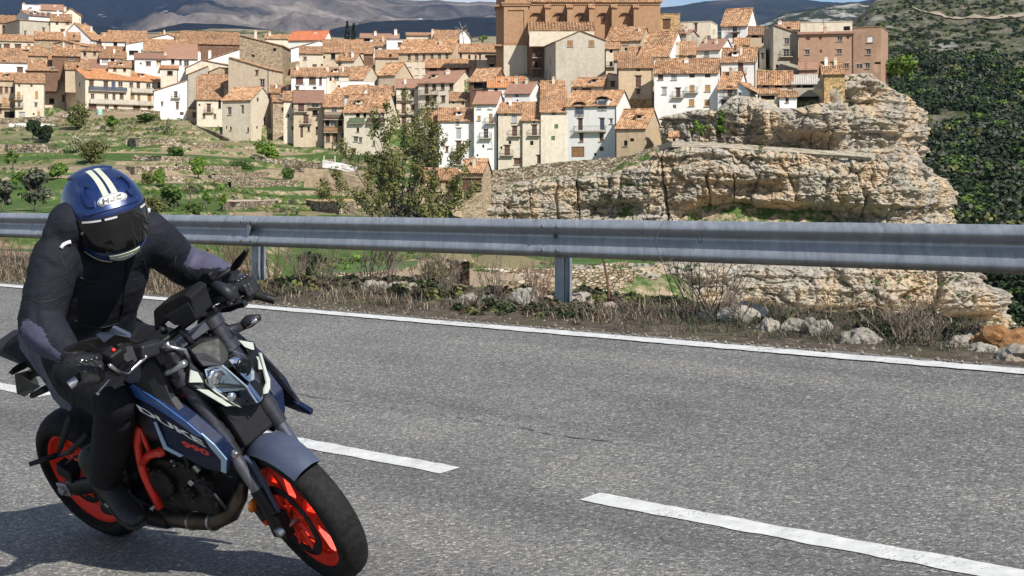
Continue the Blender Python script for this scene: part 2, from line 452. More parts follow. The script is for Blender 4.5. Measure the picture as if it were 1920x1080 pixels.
# road with a ragged outer edge
ss = np.linspace(-40, 120, 900); tin = -7.0
edge = T_E + .17 + .035 * fbm(ss * 3.1, ss * 0, oct=4, seed=21)
rows = [np.full_like(ss, tin), np.full_like(ss, 2.0), np.full_like(ss, T_C), np.full_like(ss, 7.5), edge, edge + .015]
Vr = []
for k, tt in enumerate(rows):
    z = road_z(tt) - (.07 if k == 5 else 0)
    Vr.append(np.stack([NX * tt + DX * ss, NY * tt + DY * ss, z], -1))
Vr = np.stack(Vr, 1).reshape(-1, 3)
road = tag(link('road', np_mesh('road', Vr, grid_faces(len(ss), len(rows))[:, ::-1], M_ASPH, smooth=False)), kind='structure')

def strip(name, s0, s1, t0, w, h=.004, jag=.012, seed=1, mat=None, step=.05):
    n = max(int(abs(s1 - s0) / (step * .5)), 4); s = np.linspace(s0, s1, n)
    a = t0 - w / 2 + jag * fbm(s * 9, s * 0 + seed, oct=3, seed=seed); b = t0 + w / 2 + jag * fbm(s * 9, s * 0 + 5, oct=3, seed=seed + 7)
    V = np.stack([np.stack([NX * q + DX * s, NY * q + DY * s, road_z(q) + h], -1) for q in (a, b)], 1).reshape(-1, 3)
    return tag(link(name, np_mesh(name, V, grid_faces(n, 2)[:, ::-1], mat or M_PAINT, smooth=False)), kind='structure')
strip('edge_line', -40, 120, T_E, .13, step=.08)
sa, sb = s_at(845, T_C), s_at(1105, T_C)
gap = sa - sb; per = (s_at(90, T_C) - sa); dash = per - gap
for k in range(-4, 12):
    strip('centre_dash', sa + k * per, sa + k * per + dash, T_C, .13, seed=30 + k)
# a long open joint in the tar
M_CRACK = noisy('crack_tar', (.045, .042, .038), (.13, .12, .108), 40, .95)
n = 260; s = np.linspace(s_at(600, 5.9), s_at(1420, 5.9), n)
tt = 5.72 + .10 * fbm(s * .5, s * 0, oct=3, seed=41) + .035 * fbm(s * 5, s * 0, oct=4, seed=42)
wd = .0005 + .016 * np.clip(.06 + .8 * vnoise(s * 14, s * 0, seed=48) + fbm(s * 2.2, s * 0 + 3, oct=4, seed=43), 0, 1)
V = np.stack([np.stack([NX * q + DX * s, NY * q + DY * s, road_z(q) + .003], -1) for q in (tt - wd / 2, tt + wd / 2)], 1).reshape(-1, 3)
tag(link('road_crack', np_mesh('road_crack', V, grid_faces(n, 2)[:, ::-1], M_CRACK, smooth=False)), kind='structure')

# ================================================================== CLIFFS
def mat_cliff():
    t = NT('limestone_cliff'); v = t.pos(); vs_ = t.pos((.35, .35, 1.6))
    a = t.noise(v, .18, 7, .65, .4); b = t.noise(v, 1.1, 7, .7); st = t.noise(vs_, .5, 6, .7)
    warm = t.ramp(b, [(.28, (.26, .165, .09)), (.46, (.53, .40, .26)), (.68, (.57, .465, .33))])
    grey = t.ramp(b, [(.28, (.20, .185, .165)), (.48, (.37, .335, .28)), (.70, (.53, .49, .42))])
    c = t.mix(t.ramp(a, [(.38, (0, 0, 0)), (.55, (1, 1, 1))]), warm, grey)
    c = t.mix(t.ramp(st, [(.30, (.75, .75, .75)), (.42, (0, 0, 0))]), c, (.17, .125, .085))
    # streaks of water stain run down the face
    vv = t.pos((.9, .9, .07)); sk = t.noise(vv, .9, 5, .6)
    c = t.mix(t.ramp(sk, [(.60, (0, 0, 0)), (.72, (.5, .5, .5))]), c, (.16, .15, .135))
    t.bump(t.math('ADD', b, t.math('MULTIPLY', st, .8)), .9, .6)
    return t.done(c, .92, 0, .2)
M_CLIFF = mat_cliff()

def smooth_line(pts, n):
    pts = np.array(pts, float); d = np.concatenate([[0], np.cumsum(np.linalg.norm(np.diff(pts[:, :2], axis=0), axis=1))])
    s = np.linspace(0, d[-1], n); return np.stack([np.interp(s, d, pts[:, k]) for k in range(pts.shape[1])], -1), s
def cliff(name, spec, ns, nv, amp=2.2, seed=0, over=.0, mat=None, caves=(), capd=(2.0, 6.0, 12.0)):
    """spec: (px, top row, bottom row, depth) along the rim; a rough rock face between the two rows"""
    top = [tuple(P(px, yt, Y)) for px, yt, yb, Y in spec]
    bot = [tuple(P(px, yb, Y)) for px, yt, yb, Y in spec]
    L, s = smooth_line([a[:2] + (a[2], b[2]) for a, b in zip(top, bot)], ns)
    tang = np.gradient(L[:, :2], axis=0); k = 9
    tang = np.stack([np.convolve(np.pad(tang[:, i], k, 'edge'), np.ones(2 * k + 1) / (2 * k + 1), 'valid') for i in range(2)], -1)
    tang /= np.linalg.norm(tang, axis=1)[:, None]; nor = np.stack([tang[:, 1], -tang[:, 0]], -1)
    v = np.linspace(0, 1, nv); Sx, Vx = np.meshgrid(s, v, indexing='ij')
    zt = L[:, 2][:, None] + .6 * fbm(s / 6, s * 0, oct=4, seed=seed + 60)[:, None]; zb = L[:, 3][:, None]
    Z = zb + (zt - zb) * Vx; H = (zt - zb)
    # blocks: warped cells, horizontal beds that stand proud, vertical fissures
    wx = Sx + 1.6 * fbm(Sx / 9, Z / 9, oct=4, seed=seed + 1); wz = Z + 1.1 * fbm(Sx / 8, Z / 5, 3, oct=4, seed=seed + 2)
    d = amp * 1.25 * fbm(Sx / 16, Z / 22, oct=4, seed=seed + 5)
    for lv, (cw, chh, am, crk) in enumerate(((6.5, 8.5, 1.0, .45), (2.9, 2.6, .62, .32), (1.25, .85, .36, .18), (.55, .38, .17, .07))):
        f1, f2, cv = cellnoise(wx / cw, wz / chh, lv * 3.0, seed + 30 + lv)
        tx = _h((cv * 9999).astype(int), np.full(cv.shape, 3), np.full(cv.shape, 1), seed) - .5; tz = _h((cv * 9999).astype(int), np.full(cv.shape, 7), np.full(cv.shape, 2), seed) - .5
        d = d + amp * am * ((cv - .5) * 1.25 + .55 * (tx * wx / cw % 1.0 - .25) * .6 + .4 * tz * vnoise(wz / chh, wx / cw, seed=lv))
        d = d - amp * crk * np.exp(-((f2 - f1) / .07) ** 2) * (.35 + .65 * (vnoise(wx / 5, wz / 5, seed=seed + 40 + lv) > -.1))
    low = 1 - np.clip((Vx - .12) / .5, 0, 1)
    bed = vnoise(wz / 1.3, Sx / 40, seed=seed + 8); d += amp * (.34 + .42 * low) * np.tanh(bed * 4) + amp * .16 * np.tanh(4 * vnoise(wz / .55, Sx / 14, seed=seed + 14))
    d += amp * .30 * fbm(Sx / 1.5, Z / .9, oct=5, seed=seed + 6, ridge=True, gain=.6)
    fis = vnoise(wx / 4.2, Z / 30, seed=seed + 9); d -= amp * 1.15 * np.exp(-(fis / .035) ** 2) * (vnoise(wx / 9, Z / 9, seed=seed + 12) > -.25)
    d += over * np.sin(np.clip(Vx, 0, 1) * math.pi) - 2.2 * np.clip((Vx - .86) / .14, 0, 1) ** 2
    for px, yc, Y, w, h, dep in caves:
        c = P(px, yc, Y); i = np.argmin((L[:, 0] - c.x) ** 2 + (L[:, 1] - c.y) ** 2)
        q = ((Sx - s[i]) / w) ** 2 + ((Z - c.z) / h) ** 2
        d -= dep * np.exp(-np.clip(q, 0, 40) ** 2) 
    X = L[:, 0][:, None] + nor[:, 0][:, None] * d; Y = L[:, 1][:, None] + nor[:, 1][:, None] * d
    Vv = np.stack([X, Y, Z], -1)
    # a cap that runs back from the rim
    cap = Vv[:, -1:, :].copy(); back = []
    for q in capd:
        e = cap.copy(); e[:, 0, 0] -= nor[:, 0] * q; e[:, 0, 1] -= nor[:, 1] * q; e[:, 0, 2] += -.06 * q * (.3 + vnoise(s / 3, s * 0 + q, seed=seed + 50)); back.append(e)
    Vv = np.concatenate([Vv] + back, 1); nv2 = nv + 3
    return tag(link(name, np_mesh(name, Vv.reshape(-1, 3), grid_faces(ns, nv2), mat or M_CLIFF, smooth=False)), kind='structure')

cliff('upper_cliff', [(1236,214,292,276),(1300,207,292,272),(1345,205,296,271),(1372,176,298,270),(1405,178,298,270),(1440,198,300,267),(1490,200,304,266),(1530,192,306,265),(1583,184,310,265),
      (1594,142,310,268),(1650,132,312,270),(1690,158,318,273),(1712,185,324,280),(1722,200,324,292),(1715,215,324,310),(1690,215,324,330)], 520, 130, amp=1.2, seed=3, capd=(.8, 2.0, 3.0),
      caves=[(1500,274,268,7,2.2,4), (1640,185,268,4,2,2)])
cliff('middle_cliff', [(895,396,470,264),(905,384,470,262),(930,362,470,262),(965,345,470,263),(1010,338,470,264),(1060,332,470,265),(1120,322,470,265),(1180,312,470,263),(1225,290,470,262),(1262,272,470,261),(1300,270,470,260),(1400,276,470,259),
      (1500,286,470,258),(1600,294,470,257),(1660,296,470,257),(1700,292,470,259),(1735,286,470,264),(1752,318,470,274),(1752,350,500,290),(1745,360,500,310)], 760, 150, amp=1.3, seed=11, over=1.2, capd=(.8, 2.2, 4.0),
      caves=[(1365,405,259,9,2.6,5), (1415,355,259,4,1.4,3), (1530,405,258,9,1.8,4), (1150,395,264,5,1.6,2.5)])
cliff('lower_cliff', [(985,540,600,150),(1060,512,600,168),(1120,504,640,180),(1200,500,650,192),(1300,498,655,200),(1400,497,660,205),(1500,497,665,207),(1600,497,668,208),(1700,498,672,208),(1800,505,680,207),(1850,512,690,208),
      (1876,528,700,213),(1880,560,720,222),(1870,590,740,240)], 620, 120, amp=1.2, seed=23, over=.6,
      caves=[(1480,607,206,8,.9,5), (1560,606,207,9,1.0,5), (1640,601,208,9,.8,4), (1400,596,205,7,.7,4), (1810,610,207,4,1.6,4), (1330,590,202,6,.7,3)])
# pale slope of rubble under the overhang
def talus(x0, x1):
    us = np.linspace(x0, x1, 160); vs_ = np.linspace(0, 1, 40); V = []
    for u_ in us:
        for v_ in vs_:
            Y = 207.5 - 52 * v_; p = P(u_, 611 + 60 * v_ + .03 * (u_ - 1400) * (1 - v_) * .2, Y)
            V.append((p.x, p.y, p.z))
    V = np.array(V); V[:, 2] += .5 * fbm(V[:, 0] / 4, V[:, 1] / 4, oct=5, seed=77)
    return tag(link('rubble_slope', np_mesh('rubble_slope', V, grid_faces(160, 40)[:, ::-1], M_TALUS)), kind='structure')
def mat_talus():
    t = NT('rubble_slope'); v = t.pos(); f = t.noise(v, .9, 7, .7)
    c = t.ramp(f, [(.3, (.33, .24, .15)), (.5, (.56, .45, .31)), (.7, (.66, .57, .44))])
    c = t.mix(t.ramp(t.noise(v, .5, 6, .75), [(.58, (0, 0, 0)), (.64, (1, 1, 1))]), c, (.12, .15, .05))
    t.bump(f, .7, .3); return t.done(c, .95, 0, .2)
M_TALUS = mat_talus()
talus(1180, 1960)

# ================================================================== HILLS BEYOND
def mat_hill(name, cols, scale, patches=None, pscale=.002, lo=.45, hi=.55, rocks=None, bumpd=6.0, stretch=1.0):
    t = NT(name); v = t.pos((1, stretch, 1)); f = t.noise(v, scale, 9, .72, .3)
    c = t.ramp(f, cols)
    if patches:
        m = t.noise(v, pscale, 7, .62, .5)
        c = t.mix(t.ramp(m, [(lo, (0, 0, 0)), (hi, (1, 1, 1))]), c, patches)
    if rocks:
        c = t.mix(t.ramp(t.noise(v, rocks[0], 8, .78), [(rocks[1], (0, 0, 0)), (rocks[1] + .05, (1, 1, 1))]), c, rocks[2])
    t.bump(f, .8, bumpd)
    return t.done(c, .95, 0, .15)
def ridge(name, sky, Y0, depth, base, mat, n=420, nv=70, amp=.10, seed=0, wave=9.0):
    """sky: (px, row) skyline; the slope falls from it towards the camera"""
    px = np.linspace(sky[0][0], sky[-1][0], n); a = np.array(sky, float)
    top = np.interp(px, a[:, 0], a[:, 1]); V = []
    vv = np.linspace(0, 1, nv)
    Pm, Vm = np.meshgrid(px, vv, indexing='ij')
    Y = Y0 - depth * (1 - Vm) ; U = (Pm - 960) / FPX
    ztop = CZ + (YH - top) / FPX * Y0; zb = CZ + (YH - base) / FPX * (Y0 - depth)
    prof = Vm ** 1.15
    X = U * Y
    Z = zb + (ztop[:, None] - zb) * prof
    H = np.abs(ztop - zb).mean(); w = depth / wave
    nse = fbm(X / w, Y / w, oct=6, seed=seed, ridge=True) * .6 + fbm(X / (w * .3), Y / (w * .3), oct=5, seed=seed + 5) * .4
    Z = Z + amp * H * nse * np.clip(1.15 - Vm, .12, 1) ** .7
    back = np.stack([X[:, -1] * 1.15, Y[:, -1] * 1.15, Z[:, -1] - H * .6], -1)[:, None, :]
    Vv = np.concatenate([np.stack([X, Y, Z], -1), back], 1)
    return tag(link(name, np_mesh(name, Vv.reshape(-1, 3), grid_faces(n, nv + 1), mat)), kind='structure')

M_MTN = mat_hill('far_mountain', [(.30, (.07, .062, .064)), (.5, (.165, .14, .128)), (.68, (.33, .285, .25))], .0028, (.012, .018, .034), .00042, .43, .53, rocks=(.004, .63, (.55, .5, .45)), bumpd=60)  # navy noise patches paint cloud shadow into the slope colour
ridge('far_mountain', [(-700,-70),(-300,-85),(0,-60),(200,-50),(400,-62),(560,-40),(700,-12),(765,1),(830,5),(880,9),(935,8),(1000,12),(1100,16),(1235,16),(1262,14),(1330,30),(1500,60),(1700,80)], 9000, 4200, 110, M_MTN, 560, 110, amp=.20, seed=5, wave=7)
M_MTN2 = mat_hill('dark_mountain', [(.35, (.010, .018, .032)), (.65, (.03, .038, .052))], .003, (.10, .09, .085), .0012, .60, .72, bumpd=30)
ridge('dark_mountain', [(1150,40),(1236,13),(1285,12),(1320,5),(1400,-1),(1460,-3),(1540,3),(1600,4),(1660,-4),(1900,-20),(2300,-30)], 7000, 2600, 90, M_MTN2, 300, 60, amp=.12, seed=15)
M_PINE_SHADE = mat_hill('pine_shade_ridge', [(.35, (.005, .009, .018)), (.65, (.015, .023, .036))], .02, (.10, .09, .06), .004, .66, .74, bumpd=14)  # pine cover, with cloud shadow painted into its navy tone
ridge('pine_shade_ridge', [(-700,30),(-200,45),(0,46),(140,44),(200,50),(262,61),(300,52),(345,42),(420,46),(480,53),(560,66),(600,62),(650,50),(700,40),(780,38),(830,37),(870,32),(940,35),(1100,50),(1300,60)], 3600, 1300, 105, M_PINE_SHADE, 520, 50, amp=.10, seed=25)
M_ROCKY = mat_hill('rocky_ridge', [(.35, (.018, .028, .022)), (.65, (.055, .065, .045))], .02, rocks=(.012, .53, (.38, .36, .33)), bumpd=12)
ridge('rocky_ridge', [(1200,75),(1300,66),(1385,52),(1430,47),(1470,28),(1520,17),(1560,10),(1605,8),(1650,6),(1750,0),(2000,-10)], 2600, 900, 100, M_ROCKY, 320, 60, amp=.16, seed=35)
M_SCRUB = mat_hill('scrub_hill', [(.3, (.16, .13, .085)), (.5, (.28, .24, .16)), (.7, (.40, .35, .25))], .06, (.035, .05, .022), .03, .48, .56, bumpd=3)
ridge('scrub_hill', [(-700,66),(0,64),(200,66),(300,60),(400,54),(500,56),(560,64),(650,70),(760,74),(930,68),(1100,90),(1300,100)], 1050, 350, 110, M_SCRUB, 420, 40, amp=.08, seed=45)

# wooded flank across the gorge: grey scrub and crags above, holm oaks below
HC = {1480: [(380,760),(450,430),(560,300),(700,200),(850,135),(1000,120),(1150,140),(1400,200)],
      1590: [(360,740),(430,430),(530,270),(650,160),(800,90),(950,58),(1100,50),(1400,100)],
      1650: [(350,720),(410,430),(520,260),(640,140),(780,75),(900,35),(1080,2),(1400,30)],
      1760: [(320,720),(385,430),(500,270),(620,150),(740,85),(880,30),(1050,-25),(1300,-60)],
      1900: [(290,720),(350,470),(470,290),(600,175),(700,105),(850,35),(1050,-45),(1300,-120)],
      2150: [(260,720),(320,500),(440,310),(570,190),(680,110),(830,20),(1000,-70),(1300,-170)],
      2500: [(240,720),(300,500),(420,310),(550,180),(650,90),(800,0),(1000,-100),(1300,-200)]}
_hk = sorted(HC); _hu = np.array([(k - 960) / FPX for k in _hk])
def hill_z(X, Y):
    X, Y = np.asarray(X, float), np.asarray(Y, float); u = np.clip(X / Y, _hu[0], _hu[-1])
    zs = np.stack([np.interp(Y, np.array(HC[k], float)[:, 0], CZ + (YH - np.array(HC[k], float)[:, 1]) / FPX * np.array(HC[k], float)[:, 0]) for k in _hk])
    i = np.clip(np.searchsorted(_hu, u) - 1, 0, len(_hu) - 2); w = (u - _hu[i]) / (_hu[i + 1] - _hu[i]); w = w * w * (3 - 2 * w)
    z = np.take_along_axis(zs, i[None], 0)[0] * (1 - w) + np.take_along_axis(zs, (i + 1)[None], 0)[0] * w
    z = z + 5.5 * fbm(X / 70, Y / 70, oct=5, seed=71) + 2.6 * np.clip((Y - 560) / 200, 0, 1) * fbm(X / 26, Y / 26, oct=4, seed=72, ridge=True)
    track = np.abs(z - (96 + .05 * X) - 6 * vnoise(X / 60, Y / 60, seed=73))
    return z
def mat_flank():
    t = NT('gorge_flank'); v = t.pos(); f = t.noise(v, .12, 8, .72); g = t.noise(v, .035, 7, .7, .4); h = t.noise(v, .5, 6, .7)
    soil = t.ramp(h, [(.3, (.085, .075, .05)), (.55, (.17, .155, .115)), (.75, (.30, .28, .225))])
    scr = t.ramp(h, [(.35, (.035, .045, .018)), (.65, (.095, .105, .048))])
    c = t.mix(t.ramp(f, [(.45, (0, 0, 0)), (.55, (1, 1, 1))]), soil, scr)
    c = t.mix(t.ramp(g, [(.56, (0, 0, 0)), (.64, (1, 1, 1))]), c, (.26, .25, .225))
    t.bump(f, .9, 3); return t.done(c, .95, 0, .15)
M_FLANK = mat_flank()
tag(fan('gorge_flank', 262, 1400, 260, 1440, 2520, 300, hill_z, M_FLANK), kind='structure')
# a pale dirt track climbing across the flank
tr = [P(1700, 62, 905), P(1740, 56, 880), P(1790, 48, 865), P(1850, 37, 850), P(1930, 18, 850)]
L_, s_ = smooth_line([tuple(p) for p in tr], 60); Vt = []
for i, (x, y, z) in enumerate(L_):
    for q in (-1, 1):
        yy = y + q * 3.4; Vt.append((x, yy, float(hill_z(np.array([x]), np.array([yy]))[0]) + .7))
M_TRACK = noisy('track_dirt', (.26, .21, .145), (.38, .32, .235), 1.5, .95, obj=False)
tag(link('dirt_track', np_mesh('dirt_track', np.array(Vt), grid_faces(60, 2)[:, ::-1], M_TRACK)), kind='structure')
# ================================================================== THE TOWN
def mat_wall(name, a, b, stain=(.30, .24, .17), stone=None, amount=.5, bump=.25):
    t = NT(name); v = t.pos(); oi = t.new('ShaderNodeObjectInfo')
    big = t.noise(v, .22, 6, .65, .4); mid = t.noise(v, 1.4, 6, .7); fine = t.noise(v, 9, 4, .7)
    c = t.ramp(mid, [(.3, a), (.7, b)])
    vs_ = t.pos((1.3, 1.3, .16)); run = t.noise(vs_, .8, 6, .7)
    c = t.mix(t.ramp(run, [(.52, (0, 0, 0)), (.72, (amount,) * 3)]), c, stain)
    c = t.mix(t.ramp(big, [(.56, (0, 0, 0)), (.66, (amount * .8,) * 3)]), c, g3(stain, 1.45))
    if stone:
        cell = t.voro(t.pos((1, 1, 1.7)), 2.3, 'F1', 'Color'); sc = t.new('ShaderNodeSeparateColor'); t.l.new(cell, sc.inputs[0])
        st = t.ramp(sc.outputs[0], [(0, g3(stone, .55)), (.5, stone), (1, g3(stone, 1.45))])
        ed = t.ramp(t.voro(t.pos((1, 1, 1.7)), 2.3, 'DISTANCE_TO_EDGE', 'Distance'), [(.02, (.6, .6, .6)), (.1, (1, 1, 1))])
        c = t.mix(.85, c, t.mix(1, st, ed, 'MULTIPLY'))
        t.bump(t.math('ADD', ed if False else sc.outputs[1], fine), bump, .12)
    else:
        t.bump(t.math('ADD', mid, fine), bump, .05)
    rv = t.ramp(oi.outputs['Random'], [(0, (.90, .89, .87)), (1, (1.07, 1.07, 1.07))])
    c = t.mix(1, c, rv, 'MULTIPLY')
    return t.done(c, .92, 0, .2)
WALLS = {
 'white': mat_wall('whitewash', (.70, .695, .68), (.82, .815, .80), (.52, .48, .42), amount=.35),
 'cream': mat_wall('cream_render', (.54, .475, .37), (.70, .63, .52), (.36, .28, .19)),
 'beige': mat_wall('beige_render', (.42, .335, .24), (.55, .45, .335), (.28, .21, .14)),
 'grey': mat_wall('grey_render', (.36, .32, .26), (.48, .435, .36), (.24, .20, .15)),
 'pink': mat_wall('pinkish_render', (.47, .36, .275), (.58, .46, .36), (.30, .21, .15)),
 'tan': mat_wall('tan_render', (.44, .33, .215), (.58, .455, .315), (.30, .21, .13)),
 'stone': mat_wall('field_stone', (.38, .30, .21), (.5, .41, .30), stone=(.40, .31, .21), bump=.6),
 'ochre': mat_wall('ochre_stone', (.42, .28, .13), (.55, .39, .2), stone=(.47, .32, .16), bump=.6),
 'brick': mat_wall('brown_brick', (.30, .185, .125), (.40, .255, .175), (.46, .33, .23), amount=.35),
 'brown': mat_wall('brown_boards', (.13, .075, .05), (.20, .12, .08), (.07, .04, .03)),
 'church': mat_wall('church_brick', (.31, .185, .105), (.43, .27, .165), (.24, .135, .075), amount=.4),
}
def mat_roof(name, cols, line=1.0):
    t = NT(name); v = t.pos(); oi = t.new('ShaderNodeObjectInfo')
    cell = t.voro(v, 2.6, 'F1', 'Color'); sc = t.new('ShaderNodeSeparateColor'); t.l.new(cell, sc.inputs[0])
    c = t.ramp(sc.outputs[0], [(0, cols[0]), (.4, cols[1]), (.8, cols[2]), (1, cols[3])])
    c = t.mix(t.ramp(t.noise(v, .7, 6, .7), [(.48, (0, 0, 0)), (.68, (.65,) * 3)]), c, cols[4])
    c = t.mix(1, c, t.ramp(oi.outputs['Random'], [(0, (.86, .84, .82)), (.5, (1, 1, 1)), (1, (1.1, 1.06, 1.0))]), 'MULTIPLY')
    t.bump(sc.outputs[1], .5, .08)
    return t.done(c, .85, 0, .25)
ROOFS = {
 'tile': mat_roof('old_clay_tile', [(.15, .085, .05), (.33, .18, .095), (.46, .265, .145), (.57, .40, .26), (.27, .19, .125)]),
 'new': mat_roof('orange_clay_tile', [(.36, .16, .07), (.48, .22, .10), (.54, .26, .12), (.58, .34, .18), (.40, .20, .10)]),
 'plain': mat_roof('brown_sheet_tile', [(.27, .15, .105), (.30, .17, .12), (.32, .185, .13), (.34, .20, .145), (.24, .15, .11)]),
 'red': mat_roof('red_tile', [(.40, .12, .06), (.46, .15, .075), (.50, .17, .085), (.52, .2, .1), (.36, .13, .07)]),
 'sheet': mat_roof('grey_corrugated_sheet', [(.36, .35, .33), (.40, .39, .37), (.43, .42, .40), (.46, .45, .43), (.32, .29, .25)]),
}
M_GLASS = NT('dark_window_glass').done((.012, .013, .016), .12, 0, .6)
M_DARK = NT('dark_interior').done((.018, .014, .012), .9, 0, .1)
M_FRAME = noisy('window_frame', (.30, .27, .24), (.42, .39, .35), 2, .6)
M_WBROWN = noisy('brown_shutter', (.075, .035, .022), (.14, .07, .042), 3, .7)
M_WOCHRE = noisy('ochre_shutter', (.34, .18, .05), (.46, .26, .09), 3, .7)
M_WGREY = noisy('grey_shutter', (.30, .30, .32), (.40, .40, .42), 3, .6)
M_WGREEN = noisy('green_shutter', (.07, .12, .06), (.12, .18, .09), 3, .6)
M_WBLUE = noisy('slate_blue_shutter', (.045, .06, .09), (.085, .10, .14), 3, .6)
M_WWHITE = noisy('white_blind', (.6, .6, .6), (.75, .75, .75), 3, .6)
M_IRON = noisy('black_iron', (.015, .015, .017), (.04, .038, .04), 6, .5)
M_WOODD = noisy('dark_timber', (.035, .02, .014), (.085, .05, .032), 3, .75)
M_WOODO = noisy('orange_timber', (.20, .10, .045), (.32, .17, .08), 3, .75)
M_SLAB = noisy('balcony_slab', (.30, .25, .19), (.46, .40, .32), 2, .85)
M_CONC = noisy('pale_concrete', (.42, .38, .32), (.56, .52, .45), 1.2, .9)

def glazed(frame_m):
    b = MB()
    for c, d in (((-.46, 0, 0), (.08, .06, 1)), ((.46, 0, 0), (.08, .06, 1)), ((0, 0, .465), (.84, .06, .07)), ((0, 0, -.465), (.84, .06, .07)), ((0, -.004, 0), (.07, .06, .86))): b.box(c, d)
    for z in (-.12, .18): b.box((-.23, .002, z), (.39, .04, .03)); b.box((.23, .002, z), (.39, .04, .03))
    return b.mesh('window_frame', frame_m)
def leafs(m, n=2):
    b = MB()
    for k in range(n):
        w = .98 / n; x = -.49 + w * (k + .5)
        b.box((x, 0, 0), (w - .02, .05, .98))
        for z in (-.25, .23): b.box((x, -.03, z), (w * .66, .03, .36))
    return b.mesh('shutter_leaves', m)
_pane = MB(); _pane.box((0, .03, 0), (.86, .02, .9)); ME_PANE = _pane.mesh('pane', M_GLASS)
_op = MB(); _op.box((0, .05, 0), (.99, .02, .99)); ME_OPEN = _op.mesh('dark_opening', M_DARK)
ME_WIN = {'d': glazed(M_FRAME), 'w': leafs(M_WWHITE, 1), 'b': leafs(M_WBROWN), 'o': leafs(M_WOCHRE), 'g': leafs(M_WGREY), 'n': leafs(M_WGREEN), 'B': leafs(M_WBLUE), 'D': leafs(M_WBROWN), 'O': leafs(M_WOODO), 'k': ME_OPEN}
WNAME = {'d': 'window', 'w': 'blind', 'k': 'opening', 'D': 'door', 'O': 'door'}
_ln = MB(); _ln.box((0, 0, 0), (1, 1, 1)); ME_LINTEL = _ln.mesh('lintel', M_WOODD); ME_SILL = (lambda b: (b.box((0, 0, 0), (1, 1, 1)), b.mesh('sill', M_SLAB))[1])(MB())
def bal_mesh(w, m):
    b = MB(); n = max(int(w / .28), 3); d = .62
    b.box((0, -d, .98), (w, .045, .05)); b.box((0, -d, .12), (w, .03, .03))
    for sx in (-1, 1): b.box((sx * (w / 2 - .02), -d / 2, .98), (.04, d, .05))
    for k in range(n + 1): b.box((-w / 2 + .02 + (w - .04) * k / n, -d, .55), (.028, .028, .86))
    for sx in (-1, 1):
        for q in (.2, .42): b.box((sx * (w / 2 - .02), -q, .5), (.026, .026, .96))
    return b.mesh('railing', m)
_balc = {}
def balcony(parent, x, z, w, kind='i'):
    sl = link('balcony', ME_SILL, parent, (x, -.34, z - .07), scale=(w + .1, .72, .14))
    if kind == 'i':
        k = round(w * 2) / 2
        if k not in _balc: _balc[k] = bal_mesh(k, M_IRON)
        r_ = link('railing', _balc[k], sl); r_.scale = (w / k / (w + .1), 1 / .72, 1 / .14); r_.location = (0, .34 / .72, .5)
    else:
        b = MB(); mt = {'w': M_WOODD, 'o': M_WOODO, 'g': M_WGREEN, 'c': M_CONC, 'B': M_WBLUE}[kind]
        n = max(int(w / .25), 3)
        for q in range(n): b.box((-w / 2 + w * (q + .5) / n, -.66, .5), (w / n * .86, .04, .92))
        b.box((0, -.66, 1.0), (w, .08, .07))
        for sx in (-1, 1): b.box((sx * (w / 2 - .03), -.33, .5), (.05, .6, .9))
        r_ = b.build('railing', mt, sl); r_.scale = (1 / (w + .1), 1 / .72, 1 / .14); r_.location = (0, .34 / .72, .5)

def corrugated(b, A, B, C, D, rib=.36, amp=.055, rows=7, seed=0, plain_=False, thick=.13):
    """roof slope: A,B along the eave, D,C along the ridge (Vectors); canal tile ribs run up the slope"""
    W = (B - A).length; n = max(3, int(W / rib)) * (4 if not plain_ else 1); nrm = (B - A).cross(D - A).normalized()
    if nrm.z < 0: nrm = -nrm
    r = random.Random(seed); ph = r.random() * 9
    us = np.linspace(0, 1, n + 1); vs_ = np.linspace(0, 1, rows + 1)
    U, Vv = np.meshgrid(us, vs_, indexing='ij')
    A_, B_, C_, D_ = [np.array(q) for q in (A, B, C, D)]
    Pt = (A_ * (1 - U[..., None]) + B_ * U[..., None]) * (1 - Vv[..., None]) + (D_ * (1 - U[..., None]) + C_ * U[..., None]) * Vv[..., None]
    wave = 0 if plain_ else amp * np.cos(U * (n / 4) * 2 * np.pi)
    off = wave + (0 if plain_ else .03 * fbm(U * W * 1.7 + ph, Vv * 6 + ph, oct=3, seed=3)) + .10 * fbm(U * W / 5 + ph, Vv * 1.3, seed=4, oct=2) - .05 * np.sin(np.pi * Vv)
    if not plain_: off = off + .02 * (((np.arange(rows + 1) % 2)[None, :]) * 1.0)
    Pt = Pt + np.array(nrm) * off[..., None]
    base = len(b.v); b.v.extend([tuple(q) for q in Pt.reshape(-1, 3)])
    for f in grid_faces(n + 1, rows + 1): b.f.append([base + int(i) for i in f]); b.mi.append(0)
    low = -Vector(nrm) * thick
    k = rows + 1; e = [base + i * k for i in range(n + 1)]
    bb = len(b.v); b.v.extend([tuple(A + low), tuple(B + low), tuple(C + low), tuple(D + low)])
    b.f.append([bb, bb + 3, bb + 2, bb + 1]); b.mi.append(1)
    # eave and verge edges
    b.f.append(e + [bb + 1, bb]); b.mi.append(0)
    b.f.append([base + i for i in range(k)] + [bb + 3, bb]); b.mi.append(0)
    b.f.append([base + n * k + i for i in range(k)] + [bb + 2, bb + 1]); b.mi.append(0)

